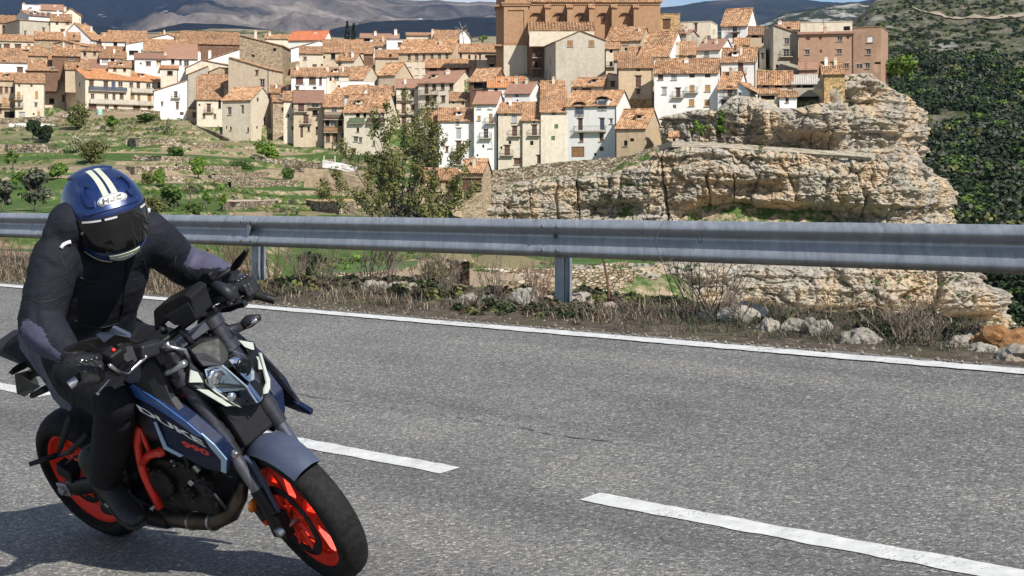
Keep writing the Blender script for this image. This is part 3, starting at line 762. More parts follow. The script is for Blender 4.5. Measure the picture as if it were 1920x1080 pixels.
def facade(b, W, zt, holes, zb=0.0, depth=.2, y=0.0, top=None):
    """front wall in the plane y with holes (x0,x1,z0,z1) and reveals; top: list of (x, z) outline above zt"""
    xs = sorted({0.0, W} | {q for h in holes for q in h[:2]}); zs = sorted({zb, zt} | {q for h in holes for q in h[2:]})
    for i in range(len(xs) - 1):
        for j in range(len(zs) - 1):
            cx, cz = (xs[i] + xs[i + 1]) / 2, (zs[j] + zs[j + 1]) / 2
            if any(h[0] < cx < h[1] and h[2] < cz < h[3] for h in holes): continue
            b.add([(xs[i], y, zs[j]), (xs[i + 1], y, zs[j]), (xs[i + 1], y, zs[j + 1]), (xs[i], y, zs[j + 1])], [(0, 1, 2, 3)])
    for x0, x1, z0, z1 in holes:
        q = [(x0, y, z0), (x1, y, z0), (x1, y, z1), (x0, y, z1)]; r_ = [(a, y + depth, c) for a, _, c in q]
        b.add(q + r_, [(0, 4, 5, 1), (1, 5, 6, 2), (2, 6, 7, 3), (3, 7, 4, 0), (4, 7, 6, 5)])
    if top:
        pts = [(W, y, zt)] + [(x, y, z) for x, z in reversed(top)] + [(0, y, zt)]
        b.add(pts, [tuple(range(len(pts)))])

_hseed = [0]
def place_windows(root, wins, W, conv, s, side=None, D=0, wallw=None, zcut=1e9):
    holes = []
    for wn_ in wins:
        cx, cyy, w, h, kd = wn_; bal = kd[1:] ; kd = kd[0]
        x, z = conv(cx, cyy); ww, hh = max(w / s, .35), max(h / s, .35)
        x0, x1 = max(x - ww / 2, .08), min(x + ww / 2, wallw - .08)
        if x1 - x0 < .25: continue
        hole = (x0, x1, z - hh / 2, z + hh / 2)
        if any(not (hole[1] <= o[0] or hole[0] >= o[1] or hole[3] <= o[2] or hole[2] >= o[3]) for o in holes): continue
        holes.append(hole); ww = x1 - x0; xc = (x0 + x1) / 2
        if hole[3] >= zcut: holes.pop()
        dp = .13 if hole[3] < zcut else -.03
        if side is None: loc, rot = (xc, dp, z), (0, 0, 0)
        elif side == 'R': loc, rot = (W - dp, xc, z), (0, 0, R(90))
        else: loc, rot = (dp, D - xc, z), (0, 0, R(-90))
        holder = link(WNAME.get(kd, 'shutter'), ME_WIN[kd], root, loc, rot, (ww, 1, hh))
        if kd == 'd': link('pane', ME_PANE, holder)
        if kd in 'dbBDg' and hh > .8 and side is None:
            link('lintel', ME_LINTEL if kd in 'bD' else ME_SILL, root, (xc, -.02, z + hh / 2 + .09), scale=(ww + .36, .16, .15))
        if side is None and hh < 1.9 and hh > .8: link('sill', ME_SILL, root, (xc, -.05, z - hh / 2 - .05), scale=(ww + .24, .22, .09))
        if bal and side is None:
            balcony(root, xc, z - hh / 2, max(ww + 1.3, 2.0), 'i' if bal == '+' else bal)
    return holes

def H(x0, x1, ye, yb, Y, wall, label, r=None, xs=None, D=None, win=(), winS=(), roof='tile', ch=(), over=.45, low=None, pl=None, cat='house', name='house', rot=None, yr2=None, xtra=3.0, walls=None, bal=()):
    """a house: front wall between columns x0,x1 with its eave at row ye and foot at row yb, at depth Y; xs = far end of the visible side wall"""
    _hseed[0] += 1; sd = _hseed[0]; s = FPX / Y
    e = (YH - ye) / FPX; tanp = math.tan(R(21))
    kind = r[0] if r else 'flat'
    d = None
    if kind in 'fs' and kind != 'flat':
        d = (ye - r[1]) / s / max(tanp - max(e, 0), .12); d = min(max(d, 2.2), 12)
        rise = (ye - r[1]) / s + d * e
        if D is None: D = 2 * d if kind == 'f' else d
    D = D or 8.0
    um = ((x0 + x1) / 2 - 960) / FPX; base_a = math.atan(um)
    left = xs is not None and xs < x0
    a_rel = 0.0
    if xs is not None: a_rel = math.asin(min(abs(xs - (x0 if left else x1)) / (s * D), .9))
    if left: a_rel = -a_rel
    if rot is not None: a_rel = R(rot)
    W = (x1 - x0) / s / math.cos(a_rel)
    th = -(a_rel + base_a) if False else -a_rel - base_a      # turn about the vertical
    zb = CZ + (YH - yb) / FPX * Y - xtra; H_ = CZ + (YH - ye) / FPX * Y - zb
    xd = Vector((math.cos(th), math.sin(th), 0))
    if left: o = P(x0, yb, Y); o.z = zb
    else: o = P(x1, yb, Y) - xd * W; o.z = zb
    root = empty(name, o, label, cat, 'houses of the hill town' if cat == 'house' else None, rot=(0, 0, th))
    conv = lambda px, py: ((px - x0) / (x1 - x0) * W, CZ + (YH - py) / FPX * Y - zb)
    zc_ = H_ + .0
    if kind == 'g':
        hz = lambda py: CZ + (YH - py) / FPX * Y - zb
        zc_ = min(hz(r[3] if len(r) > 3 else ye), hz(r[4] if len(r) > 4 else ye))
    holes = place_windows(root, win, W, conv, s, None, D, W, zc_)
    ua, ub = sorted((min(x0, xs if xs else x0), max(x1, xs if xs else x1))); CLAMP.append(((ua - 960) / FPX, (ub - 960) / FPX, Y, yb, max(o.y, o.y + xd.y * W)))
    sx0, sx1 = (x1, xs) if not left else (xs if xs is not None else x0, x0)
    hs = []
    if winS and xs is not None:
        convs = lambda px, py: ((px - sx0) / (sx1 - sx0) * D, CZ + (YH - py) / FPX * Y - zb)
        hs = place_windows(root, winS, W, convs, s, 'L' if left else 'R', D, D, zc_)
    b = MB(); topF = None; zl = zr = H_
    if kind == 'g':
        xp, yp = r[1], r[2]; yl = r[3] if len(r) > 3 else ye; yr_ = r[4] if len(r) > 4 else ye
        hz = lambda py: CZ + (YH - py) / FPX * Y - zb
        zl, zr, zp = hz(yl), hz(yr_), hz(yp); xpl = (xp - x0) / (x1 - x0) * W
        H_ = min(zl, zr); topF = [(0, zl), (xpl, zp), (W, zr)]
        topF = [q for i, q in enumerate(topF) if i == 0 or q[0] - topF[i - 1][0] > .05 or i == 2]
    facade(b, W, H_, [h for h in holes if h[3] < H_ + .01], top=topF)
    if topF:
        up = [h for h in holes if h[3] >= H_ + .01]
        for h in up: b.add([(h[0], -.004, h[2]), (h[1], -.004, h[2]), (h[1], -.004, h[3]), (h[0], -.004, h[3])], [(0, 1, 2, 3)])
    # side walls and back
    if kind == 'f': prof = [(0, H_), (D / 2, H_ + rise), (D, H_)]
    elif kind == 's': prof = [(0, H_), (D, H_ + rise)]
    else: prof = None
    for side in ('L', 'R'):
        x = 0 if side == 'L' else W; hz_ = zl if side == 'L' else zr
        sub = MB(); seen = (side == 'L') == left and xs is not None
        hh = hs if seen else []
        if kind in 'fs' and kind != 'flat': facade(sub, D, H_, hh, top=prof)
        else: facade(sub, D, hz_, hh)
        if side == 'R': vv = [(W - q[1], q[0], q[2]) for q in sub.v]
        else: vv = [(q[1], D - q[0], q[2]) for q in sub.v]
        if side == 'L' and kind == 's': # mirrored profile
            vv = []
            sub = MB(); facade(sub, D, H_, hh, top=[(0, H_ + rise), (D, H_)]); vv = [(q[1], D - q[0], q[2]) for q in sub.v]
        b.add(vv, sub.f)
    zbk = H_ + (rise if kind == 's' else 0)
    if topF: b.add([(W, D, 0), (0, D, 0), (0, D, zl)] + [(x, D, z) for x, z in topF[1:-1]] + [(W, D, zr)], [tuple(range(3 + len(topF) - 1))])
    else: b.add([(W, D, 0), (0, D, 0), (0, D, zbk), (W, D, zbk)], [(0, 1, 2, 3)])
    if kind == 'flat':
        b.add([(0, 0, H_ - .35), (W, 0, H_ - .35), (W, D, H_ - .35), (0, D, H_ - .35)], [(0, 1, 2, 3)])
        for c, dd in (((W / 2, .06, H_ + .03), (W + .16, .34, .10)), ((W - .06, D / 2, H_ + .03), (.34, D - .4, .10)), ((.06, D / 2, H_ + .03), (.34, D - .4, .10))): b.box(c, dd)
    b.build('wall', WALLS[wall], root)
    # lower band of another wall
    if low:
        yl_, wl_ = low; z_ = CZ + (YH - yl_) / FPX * Y - zb; q = MB()
        facade(q, W + .1, z_, [(h[0] + .05, h[1] + .05, h[2], h[3]) for h in holes if h[3] < z_], y=-.05, depth=.05)
        q.add([(W + .1, -.05, 0), (W + .1, D, 0), (W + .1, D, z_), (W + .1, -.05, z_)], [(0, 1, 2, 3)]); q.add([(0, -.05, z_), (W + .1, -.05, z_), (W + .1, .0, z_), (0, 0, z_)], [(0, 1, 2, 3)])
        qo = q.build('plinth', WALLS[wl_], root, fix=True); qo.location = (-.05, 0, 0)
    # roof
    pp = (roof in ('plain', 'red')) if pl is None else pl
    if kind in 'fs' and kind != 'flat':
        rb = MB(); ov = over; sl = rise / (D / 2 if kind == 'f' else D); sidev = .22; h0 = .06
        A = Vector((-sidev, -ov, H_ - ov * sl + h0)); B_ = Vector((W + sidev, -ov, H_ - ov * sl + h0))
        yk = D / 2 if kind == 'f' else D + .2; zk = H_ + rise + h0 + (.2 * sl if kind == 's' else 0)
        corrugated(rb, A, B_, Vector((W + sidev, yk, zk)), Vector((-sidev, yk, zk)), seed=sd, plain_=pp)
        if kind == 'f':
            corrugated(rb, Vector((W + sidev, D + ov, H_ - ov * sl + h0)), Vector((-sidev, D + ov, H_ - ov * sl + h0)), Vector((-sidev, yk, zk)), Vector((W + sidev, yk, zk)), seed=sd, plain_=True)
            rb.tube([(-sidev, yk, zk + .02), (W / 2, yk, zk), (W + sidev, yk, zk + .02)], .13, 6)
        rb.build('roof', [ROOFS[roof], M_WOODD], root, fix=False)
    elif kind == 'g':
        rb = MB(); ov = .3; h0 = .07
        for (xa, za), (xb, zb_) in zip(topF[:-1], topF[1:]):
            sl = (zb_ - za) / max(xb - xa, .01)
            if xb - xa < .3: continue
            if za <= zb_: xa2, za2, xb2, zb2 = xa - .35, za - .35 * sl, xb, zb_
            else: xa2, za2, xb2, zb2 = xa, za, xb + .35, zb_ + .35 * sl
            if za <= zb_: A, B_, C_, D_ = Vector((xa2, D + ov, za2 + h0)), Vector((xa2, -ov, za2 + h0)), Vector((xb2, -ov, zb2 + h0)), Vector((xb2, D + ov, zb2 + h0))
            else: A, B_, C_, D_ = Vector((xb2, -ov, zb2 + h0)), Vector((xb2, D + ov, zb2 + h0)), Vector((xa2, D + ov, za2 + h0)), Vector((xa2, -ov, za2 + h0))
            corrugated(rb, A, B_, C_, D_, seed=sd, plain_=pp)
        rb.build('roof', [ROOFS[roof], M_WOODD], root, fix=False)
    for (cx, ct, cb) in ch:
        x, z1 = conv(cx, ct); _, z0 = conv(cx, cb); z0 -= 1.0
        yk = (D / 2 if kind == 'f' else D * .6) * (.75 if kind != 'flat' else .5)
        q = MB(); q.box((x, yk, (z0 + z1) / 2), (.75, .6, z1 - z0)); q.box((x, yk, z1 + .05), (.95, .8, .12)); q.m = 1
        q.box((x, yk, z1 + .28), (.62, .5, .34), taper=.55)
        q.build('chimney', [WALLS['white' if sd % 2 else 'cream'], ROOFS['new']], root)
    rq = random.Random(sd * 31); bk = kind in 'fs' and kind != 'flat'
    if bk and W > 3.2 and not ch and rq.random() < .55:       # a flue or two
        for _ in range(rq.randint(1, 2)):
            x = rq.uniform(.15, .85) * W; fr_ = rq.uniform(.45, .95); yk = (D / 2 if kind == 'f' else D) * fr_; z0 = H_ + rise * fr_; hh_ = rq.uniform(.7, 1.3); q = MB()
            q.box((x, yk, z0 + hh_ / 2 - .2), (.5, .5, hh_ + .4)); q.box((x, yk, z0 + hh_ + .04), (.66, .66, .1)); q.m = 1; q.box((x, yk, z0 + hh_ + .22), (.46, .46, .26), taper=.5)
            q.build('chimney', [WALLS[rq.choice(('white', 'cream', 'tan'))], ROOFS['new']], root)
    if rq.random() < .45 and H_ > 5:
        q = MB(); x = .12 if rq.random() < .5 else W - .12; q.tube([(x, -.09, 0), (x, -.09, H_ - .25), (x, -.34, H_ - .02)], .055, 6); q.build('drainpipe', M_IRON if rq.random() < .6 else M_CONC, root)
    if bk and rq.random() < .30:
        q = MB(); x = rq.uniform(.2, .8) * W; yk = D * .45; z0 = H_ + rise * .85; q.tube([(x, yk, z0 - .2), (x, yk, z0 + 2.4)], .03, 4)
        for k in range(5): q.box((x, yk, z0 + 1.5 + k * .2), (.9 - k * .1, .03, .03))
        q.build('aerial', M_IRON, root)
    if kind == 'f' and W > 5 and rise > 1.2 and rq.random() < .22:
        x = rq.uniform(.25, .75) * W; yk = D / 4; z0 = H_ + rise / 2; q = MB(); q.box((x, yk, z0 + .1), (1.2, 1.4, 1.0)); q.m = 1; q.box((x, yk - .1, z0 + .68), (1.6, 1.9, .14), Matrix.Rotation(R(9), 3, 'X')); q.m = 2; q.box((x, yk - .71, z0 + .25), (.6, .04, .5))
        q.build('roof_dormer', [WALLS[wall], ROOFS[roof], M_DARK], root)
    for (bx, by, bw, bk) in bal:
        x, z = conv(bx, by); balcony(root, x, z, bw / s, bk)
    return root, W, D, zb, s
# ---- front rows and upper tiers, left to right
f = lambda y: ('f', y)
H(-30,30,150,222,400,'beige','beige townhouse with three small top windows, leftmost in the lower row',f(137),win=[(3,170,6,12,'b'),(13,169,6,10,'b'),(23,169,6,10,'b'),(10,193,7,18,'o+'),(24,193,7,18,'o+'),(18,215,18,12,'k'),(2,205,5,18,'b'),(-12,190,7,18,'b+')],roof='tile')
H(31,84,155,222,398,'cream','pale three storey house with ochre shutters beside the leftmost beige townhouse',f(139),win=[(38,161,4,6,'d'),(60,161,4,6,'d'),(37,180,6,14,'o+'),(69,179,5,15,'o'),(38,197,5,9,'d+'),(68,196,5,7,'d'),(43,215,10,8,'g'),(73,213,5,7,'o'),(64,214,3,4,'k')])
H(76,123,126,200,418,'cream','stained cream house with stacked iron balconies behind the pale three storey house',f(105),win=[(95,146,8,14,'d+'),(110,130,7,9,'b'),(80,130,7,9,'k'),(110,165,5,7,'d'),(97,167,7,14,'d+'),(98,190,9,10,'k'),(119,185,5,12,'b')],winS=[])
H(160,313,146,207,405,'cream','long apartment house with two full width balconies and an orange roof',f(129),xs=122,D=13,roof='new',ch=[(225,131,137)],
  win=[(171,157,9,13,'b'),(197,159,9,16,'b'),(211,157,8,13,'B'),(224,155,9,9,'d'),(244,155,8,9,'d'),(257,158,7,15,'b'),(276,155,9,9,'d'),(285,158,6,16,'g'),(296,157,6,14,'b'),
       (173,180,7,10,'d'),(198,179,8,9,'d'),(212,181,6,14,'d'),(226,178,8,9,'b'),(246,177,8,9,'O'),(258,181,6,16,'O'),(278,180,8,17,'O'),(173,201,16,12,'D'),(199,199,8,8,'d'),(215,200,8,7,'b'),(254,200,15,14,'D'),(278,196,7,10,'d')],
  winS=[(131,158,5,10,'d'),(149,157,7,9,'d')],bal=[(200,169,75,'B'),(276,169,72,'c'),(236,193,150,'c')])
H(290,351,163,222,398,'white','white lime washed house with one slanting roof edge and a small balcony',('g',349,151,171,152),D=9,win=[(305,195,4,7,'d'),(330,178,6,12,'d+'),(333,198,5,12,'b'),(341,213,7,6,'b')],winS=[])
H(352,392,150,200,415,'grey','bare grey house wall rising behind the white house with the slanting roof edge',('g',390,124,140,126),D=9,win=[])
H(369,417,186,236,390,'cream','small cream house with a dark door and balcony left of the big white cornered house',f(144),win=[(392,203,7,15,'b+'),(383,218,5,8,'d'),(403,218,5,8,'d'),(375,197,3,4,'k'),(412,196,5,14,'k')],bal=[])
H(418,471,186,262,370,'cream','large corner house, shaded front and bright white gable with brown garage door',f(165),xs=512,D=9.5,win=[(431,207,8,14,'d'),(455,205,6,16,'d'),(425,238,3,6,'k'),(433,240,4,7,'k'),(465,243,4,9,'k'),(427,212,4,6,'k')],
  winS=[(483,185,6,7,'b'),(497,225,8,15,'d'),(500,246,12,14,'D'),(482,238,6,5,'b')])
H(512,536,190,250,372,'stone','narrow stone house squeezed right of the bright white gable',f(171),win=[(530,205,4,8,'k'),(529,180,6,8,'d')])
H(-10,63,77,102,430,'cream','cream house with two broad brown windows high at the left edge',f(67),win=[(15,88,11,8,'b'),(35,88,11,8,'b'),(55,87,4,8,'d'),(3,88,4,8,'d')])
H(-10,51,117,145,412,'white','white house under a shaggy tile roof at the left edge',f(92),win=[(38,131,11,9,'b'),(10,116.5,6,5,'k')])
H(26,90,104,122,421,'stone','low stone house with a narrow shed roof near the left edge',f(93),win=[])
H(52,108,132,150,414,'brown','brown timbered house front under a wide mossy roof at left',f(108),win=[(64,136,18,8,'k'),(98,130,7,7,'d')])
H(37,95,37,78,450,'grey','grey cubic house with a flat top below the hilltop villa',('g',95,37,37,37),xs=10,D=12,win=[(47,62,4,10,'d'),(80,53,4,7,'b')],winS=[(30,66,2,3,'k')])
H(54,112,28,45,470,'white','white hilltop villa with a row of dormer windows and terrace box',f(19),xs=24,D=14,roof='plain',win=[(58,25.5,8,7,'d'),(70,25.5,6,7,'d'),(79,25.5,6,7,'d'),(90,24.5,7,7,'d')])
H(43,76,10,30,478,'white','white rooftop box at the very top of the left hill',None,D=7,win=[(58,16,4,4,'d')],ch=[(46,7,10)])
H(76,118,19,30,480,'white','white attic house with a pink tiled roof on the left hilltop',f(10),roof='plain',ch=[(103,9,14)],win=[])
H(118,152,28,50,468,'cream','tall cream gable with chimney just right of the hilltop villa',('g',133,16,27,29),D=10,ch=[(123,12,20)],win=[])
H(96,134,40,66,456,'cream','cream house with a hipped tile cap below the tall cream gable',f(28),win=[(108,45,5,5,'b'),(118,60,7,8,'b'),(127,43,7,6,'b')])
H(170,194,72,86,445,'white','white house end with a dark window under a long sloping tile roof',f(50),xs=112,D=10,win=[(176,75,4,7,'k'),(182,77,5,8,'k')],winS=[(118,63,4,4,'b')])
H(68,150,75,92,436,'stone','low wide house under a broken tile roof in the middle of the left cluster',f(62),win=[(108,77,14,5,'k'),(87,76,5,5,'k'),(139,68,4,3,'k')])
H(102,150,78,115,428,'grey','tall grey house wall in the left cluster',('g',122,75,80,84),xs=186,D=9,win=[(137,82,5,4,'b')],winS=[(185,95,3,14,'b')])
H(100,150,104,130,416,'brown','small brown walled house with a steep tile roof in the left cluster',f(88),xs=None,D=8,win=[(134,109,8,10,'d')])
H(124,170,130,152,411,'beige','beige cottage with ragged roof right of the mossy wide roof',f(115),win=[(146,125,4,4,'k')],ch=[(146,119,126)])
H(152,202,132,145,420,'plain' if False else 'pink','pink house under a flat brown roof behind the orange roofed apartment house',f(106),roof='plain',ch=[(163,108,116),(183,114,122)])
H(192,240,78,92,442,'white','white house with one dark window beside a tall chimney',f(63),win=[(217,83,7,8,'k')],ch=[(197,62,72)])
H(205,276,79,100,447,'brown','brown fronted house under the broad tan roof left of centre cluster',f(59),win=[],ch=[(262,66,74)])
H(189,237,109,124,426,'white','white gallery front under a rough tile roof behind the orange roof',f(88),win=[(198,114,12,8,'g'),(212,114,7,8,'k'),(228,112,4,4,'k')])
H(237,268,82,112,432,'white','white box house with a wide dark terrace opening',('g',268,77,83,77),D=8,win=[(251,99,17,8,'k'),(268,96,6,7,'k')],ch=[(241,80,86)])
H(220,254,113,128,424,'stone','small stone cube house behind the orange roofed apartments',None,D=6,win=[(232,125,4,5,'k')])
H(270,352,97,112,441,'white','white house under a very broad ragged tile roof',f(75),win=[(292,103,30,5,'k'),(330,100,16,4,'k')])
H(254,312,110,127,421,'white','low white house with brown window under a plain red brown roof',f(101),roof='plain',win=[(265,120,4,4,'d'),(279,120,9,7,'b'),(298,120,8,9,'b')],ch=[(310,98,108)])
H(312,370,110,134,424,'white','white house with dark doors under the long red roof',f(83),roof='plain',win=[(325,116,6,9,'k'),(339,118,4,8,'b'),(350,119,9,10,'d')],ch=[(374,93,103),(394,90,98)])
H(302,334,128,143,413,'cream','small cream lean-to with a thin red roof above the orange apartments',f(124),roof='new',win=[(319,137,10,8,'k')],ch=[(298,120,130)])
H(372,453,118,140,428,'white','big bare white gable wall sloping down to the left',('g',452,91,119,92),D=12,win=[(418,112,3,3,'k')])
H(340,450,83,100,452,'brown','long dark fronted house under a broad tan roof with solar panels',f(61),win=[(432,86,8,6,'k'),(412,86,14,6,'k')],ch=[(418,66,73)])
H(327,352,72,84,470,'beige','tiny beige house with a flat tile cap on the skyline',f(69),win=[(338,75,12,4,'k')])
H(275,326,74,84,466,'white','low white gable peeking behind the broad ragged roof',('g',315,64,74,68),D=8)
H(350,428,120,160,417,'cream','cream house with a slanting tile strip right of the red roofs',('g',380,113,128,122),D=10,win=[(360,128,4,4,'k')])
H(393,432,135,150,408,'stone','stone barn with a dark doorway under a crooked roof',('g',412,126,134,128),D=7,win=[(420,137,14,10,'k')])
H(378,432,160,190,398,'stone','rough stone house with a large shaggy roof left of the beige barn',f(140),win=[(385,164,8,8,'k'),(426,158,7,10,'k')])
H(420,468,164,185,392,'beige','low beige house with a dish on its wall under a slanted roof',f(148),win=[(439,159,5,6,'d'),(466,158,6,6,'k')],ch=[(443,161,166)])
H(-25,29,43,66,462,'pink','reddish roofed house at the extreme top left',f(30),win=[(8,50,5,5,'k')])
H(150,190,95,122,429,'beige','beige house wedged above the smooth brown roof',f(84),win=[(160,102,5,6,'k'),(178,101,5,6,'b')])
H(204,246,126,142,415,'cream','cream cottage wedged behind the orange roof ridge',f(117),win=[(216,131,6,6,'b'),(234,131,5,6,'k')])
H(46,80,98,112,425,'cream','small cream house with paired windows under the grey cubic house',f(88),win=[(55,103,5,6,'k'),(68,103,5,6,'k')])
H(140,172,62,74,452,'cream','little cream gable right of the tall cream gable',('g',158,52,64,62),D=8,win=[(158,60,4,5,'k')])
H(300,336,70,80,472,'cream','skyline cottage with a low tile roof left of the solar panels',f(63),win=[(318,74,5,4,'k')])
H(508,546,174,240,377,'tan','tan outhouse behind the narrow stone house',f(160),win=[(520,180,5,6,'k')])
H(690,738,178,196,350,'beige','beige house back behind the bright white gable',f(162),win=[(705,186,5,7,'b'),(722,186,5,7,'k')])
H(880,934,126,140,357,'tan','tan cottage left of the rubble mound',f(114),win=[(895,132,5,6,'k'),(915,132,5,6,'b')])
H(1015,1058,166,184,314,'cream','cream attic house before the foot of the great grey gable',f(152),win=[(1028,173,5,7,'b'),(1044,173,5,7,'k')])
H(1180,1222,100,112,330,'cream','cream house between two ribbed roofs right of the grey gable',f(88),win=[(1195,105,5,6,'b')])
H(1395,1425,100,118,318,'tan','tan house squeezed left of the grey white house',f(88),win=[(1410,107,5,7,'k')])
# centre
H(450,529,90,150,400,'stone','tall stone house with tiny windows and a slanting tile roof',('g',452,66,68,86),xs=544,D=10,win=[(474,88,4,6,'k'),(515,93,6,6,'k'),(475,104,5,5,'k')],winS=[(538,122,4,8,'k')])
H(429,504,130,166,385,'beige','smooth beige gable wall with a slanting roof edge in front of the tall stone house',('g',431,106,108,129),xs=531,D=9,win=[(482,136,5,8,'b'),(492,156,9,16,'d')],winS=[(511,135,4,8,'k'),(518,136,4,8,'k'),(525,150,3,5,'k')])
H(541,607,74,92,446,'white','white house with a bright orange red roof on the skyline',f(60),roof='red',xs=626,D=9,ch=[(562,66,74),(585,60,74)])
H(498,545,72,84,462,'cream','cream skyline house with a small tower cap beside the orange red roof',f(66),win=[],ch=[(480,58,70),(506,60,70)])
H(545,612,92,110,424,'white','white gabled house with a long tile verge behind the cream courtyard house',('g',600,76,92,80),D=9,win=[(581,89,8,4,'k')])
H(562,606,100,130,402,'cream','cream house with tiny windows left of the wide centre roof',f(88),win=[(572,110,6,6,'d'),(608,108,4,5,'k'),(590,123,8,5,'b'),(604,122,5,5,'b')])
H(606,682,98,130,404,'beige','beige house under the wide tan roof in the centre',f(75),win=[(625,106,8,11,'k'),(608,108,4,5,'k'),(650,103,4,4,'k')])
H(660,700,100,120,410,'brown','brown fronted house under a steep tan roof right of the wide centre roof',f(79),win=[(680,104,8,6,'k'),(697,104,6,9,'k')])
H(676,748,71,84,432,'white','long white skyline house with a flat brown roof and white chimney',f(64),roof='plain',win=[(688,75,12,6,'k')],ch=[(704,59,66),(742,55,63)])
H(700,726,86,100,420,'white','small white house with a tile cap left of the white cube house',f(72),win=[(706,92,6,4,'k')])
H(725,768,76,100,417,'white','white cube house with a single shuttered window below the skyline',None,D=7,win=[(750,84,8,7,'b')])
H(704,748,108,125,396,'beige','beige house with little dormer left of the six window house',f(94),win=[(732,104,5,5,'k')],ch=[(724,93,100)])
H(747,848,97,150,382,'tan','large house with a row of six tall attic windows',f(76),xs=868,D=11,low=(116,'cream'),win=[(767,105,6,14,'d'),(781,105,6,14,'d'),(795,105,6,14,'d'),(810,105,6,14,'d'),(824,105,6,14,'d'),(838,105,6,14,'d'),(767,130,7,9,'d'),(782,134,7,12,'d'),(796,134,7,12,'d')])
H(860,944,97,120,372,'pink','pinkish house with a long tile roof left of the church tower',f(83),win=[(864,104,4,8,'k'),(880,108,4,10,'k'),(892,107,3,8,'k'),(920,106,21,6,'k'),(900,107,4,9,'b')])
H(798,880,126,140,366,'brown','low house with dark eaves and a long tile roof below the six window house',f(112),win=[(812,131,14,8,'k'),(856,130,10,7,'k')])
H(815,862,75,90,444,'beige','skyline house with an orange brown roof and a red capped chimney',f(57),win=[],ch=[(811,52,72)],roof='tile')
H(862,882,78,100,436,'white','ruined white wall stub right of the red capped chimney',('g',872,56,62,70),D=3)
H(762,815,66,80,452,'cream','low cream skyline house with a flat roof edge and antenna',f(62),win=[],roof='plain',ch=[(742,56,62)])
H(630,664,113,132,391,'cream','cream cottage with one brown shutter behind the long cream gallery house',f(102),xs=682,D=7,win=[(637,122,6,7,'b')])
H(547,612,143,178,371,'white','white house with three broad purple brown shutters',f(128),win=[(562,151,14,15,'b'),(586,151,13,15,'b'),(601,152,5,14,'b'),(558,167,6,8,'b'),(590,165,7,5,'b')],ch=[(558,120,132),(614,122,134)])
H(613,655,141,168,373,'cream','cream house under a tan roof right of the three purple brown shutters',f(127),win=[(631,146,9,8,'d'),(620,149,4,6,'k')])
H(645,682,147,165,376,'cream','cream house with a white gable right of the iron cross antenna',f(127),xs=712,D=8,win=[(664,149,18,5,'b')],winS=[(702,140,4,9,'k')])
H(708,741,139,168,374,'beige','narrow beige house with a tall dark balcony door',f(120),xs=774,D=9,win=[(722,145,8,16,'k'),(723,161,6,6,'k')])
H(638,702,153,164,362,'white','low white terrace wall house in front of the cream gable',None,D=6,ch=[(627,153,172)])
H(620,676,177,192,356,'white','white attic house with two ochre shutters above the timber balconies',f(161),xs=706,D=8,win=[(635,182,8,11,'o'),(656,182,8,11,'o'),(668,181,5,7,'k')],ch=[(664,176,186)])
H(532,563,188,262,345,'cream','plastered house with small windows at the left end of the timber balcony row',f(172),win=[(550,198,4,8,'k'),(553,218,6,10,'d+'),(541,217,3,6,'k'),(549,240,4,7,'k')])
H(551,607,192,272,343,'beige','shaded beige house with red brown balcony doors in the timber balcony row',f(170),roof='plain',win=[(565,202,11,15,'D+'),(574,224,9,16,'D+'),(591,197,13,9,'d+'),(566,248,5,20,'D'),(579,242,4,8,'k'),(591,212,10,10,'k'),(594,240,4,5,'k')])
H(607,644,200,276,341,'beige','house with a dark upper timber gallery over an orange one',f(178),win=[(614,205,10,11,'k'),(627,205,10,11,'d'),(638,205,8,11,'k'),(614,231,8,11,'k'),(625,231,12,11,'d'),(638,231,8,11,'k'),(615,258,8,16,'b'),(628,258,9,16,'b'),(642,258,4,16,'b')],bal=[(625.5,224,37,'w'),(625.5,248,37,'o')])
H(645,722,208,288,336,'cream','house with a green and black balcony and a bright white gable',f(179),xs=746,D=9,win=[(671,214,8,10,'k'),(697,214,10,12,'d'),(684,214,6,11,'k'),(718,214,5,9,'d'),(671,243,5,8,'k'),(703,238,6,8,'k'),(667,260,8,9,'d'),(676,262,6,9,'d'),(663,286,9,14,'D'),(701,268,5,9,'n')],bal=[(670,230,29,'g'),(706,230,33,'w')])
H(743,787,164,240,352,'cream','cream balcony block with a flat brown roof behind the white gable',f(149),roof='plain',win=[(757,178,8,19,'b'),(773,176,7,12,'b'),(757,204,8,18,'b'),(774,202,7,10,'b'),(757,229,8,18,'b'),(774,224,7,10,'b')],bal=[(760,188,30,'i'),(760,214,30,'i')])
H(784,852,154,215,347,'cream','brown roofed balcony block in the middle of the town',f(134),roof='plain',xs=892,D=11,win=[(800,164,8,20,'b'),(814,161,8,12,'b'),(830,161,8,13,'b'),(846,162,8,13,'b'),(801,187,8,19,'b'),(815,185,8,12,'b'),(831,185,8,11,'b'),(802,207,8,10,'b')],bal=[(805,176,38,'i'),(805,201,40,'i')],ch=[(825,129,137)])
H(843,886,188,206,327,'beige','low beige house with one small window in front of the balcony block',f(174),win=[(868,194,5,6,'b'),(850,192,4,5,'k')])
H(880,924,151,172,324,'brown','dark timber gallery house under a tan roof',f(130),xs=954,D=9,win=[(900,160,26,12,'k')],winS=[(942,143,4,6,'b')])
H(915,982,163,176,320,'white','low white house with a long orange tile roof',f(145),roof='new',win=[(930,169,7,7,'k')])
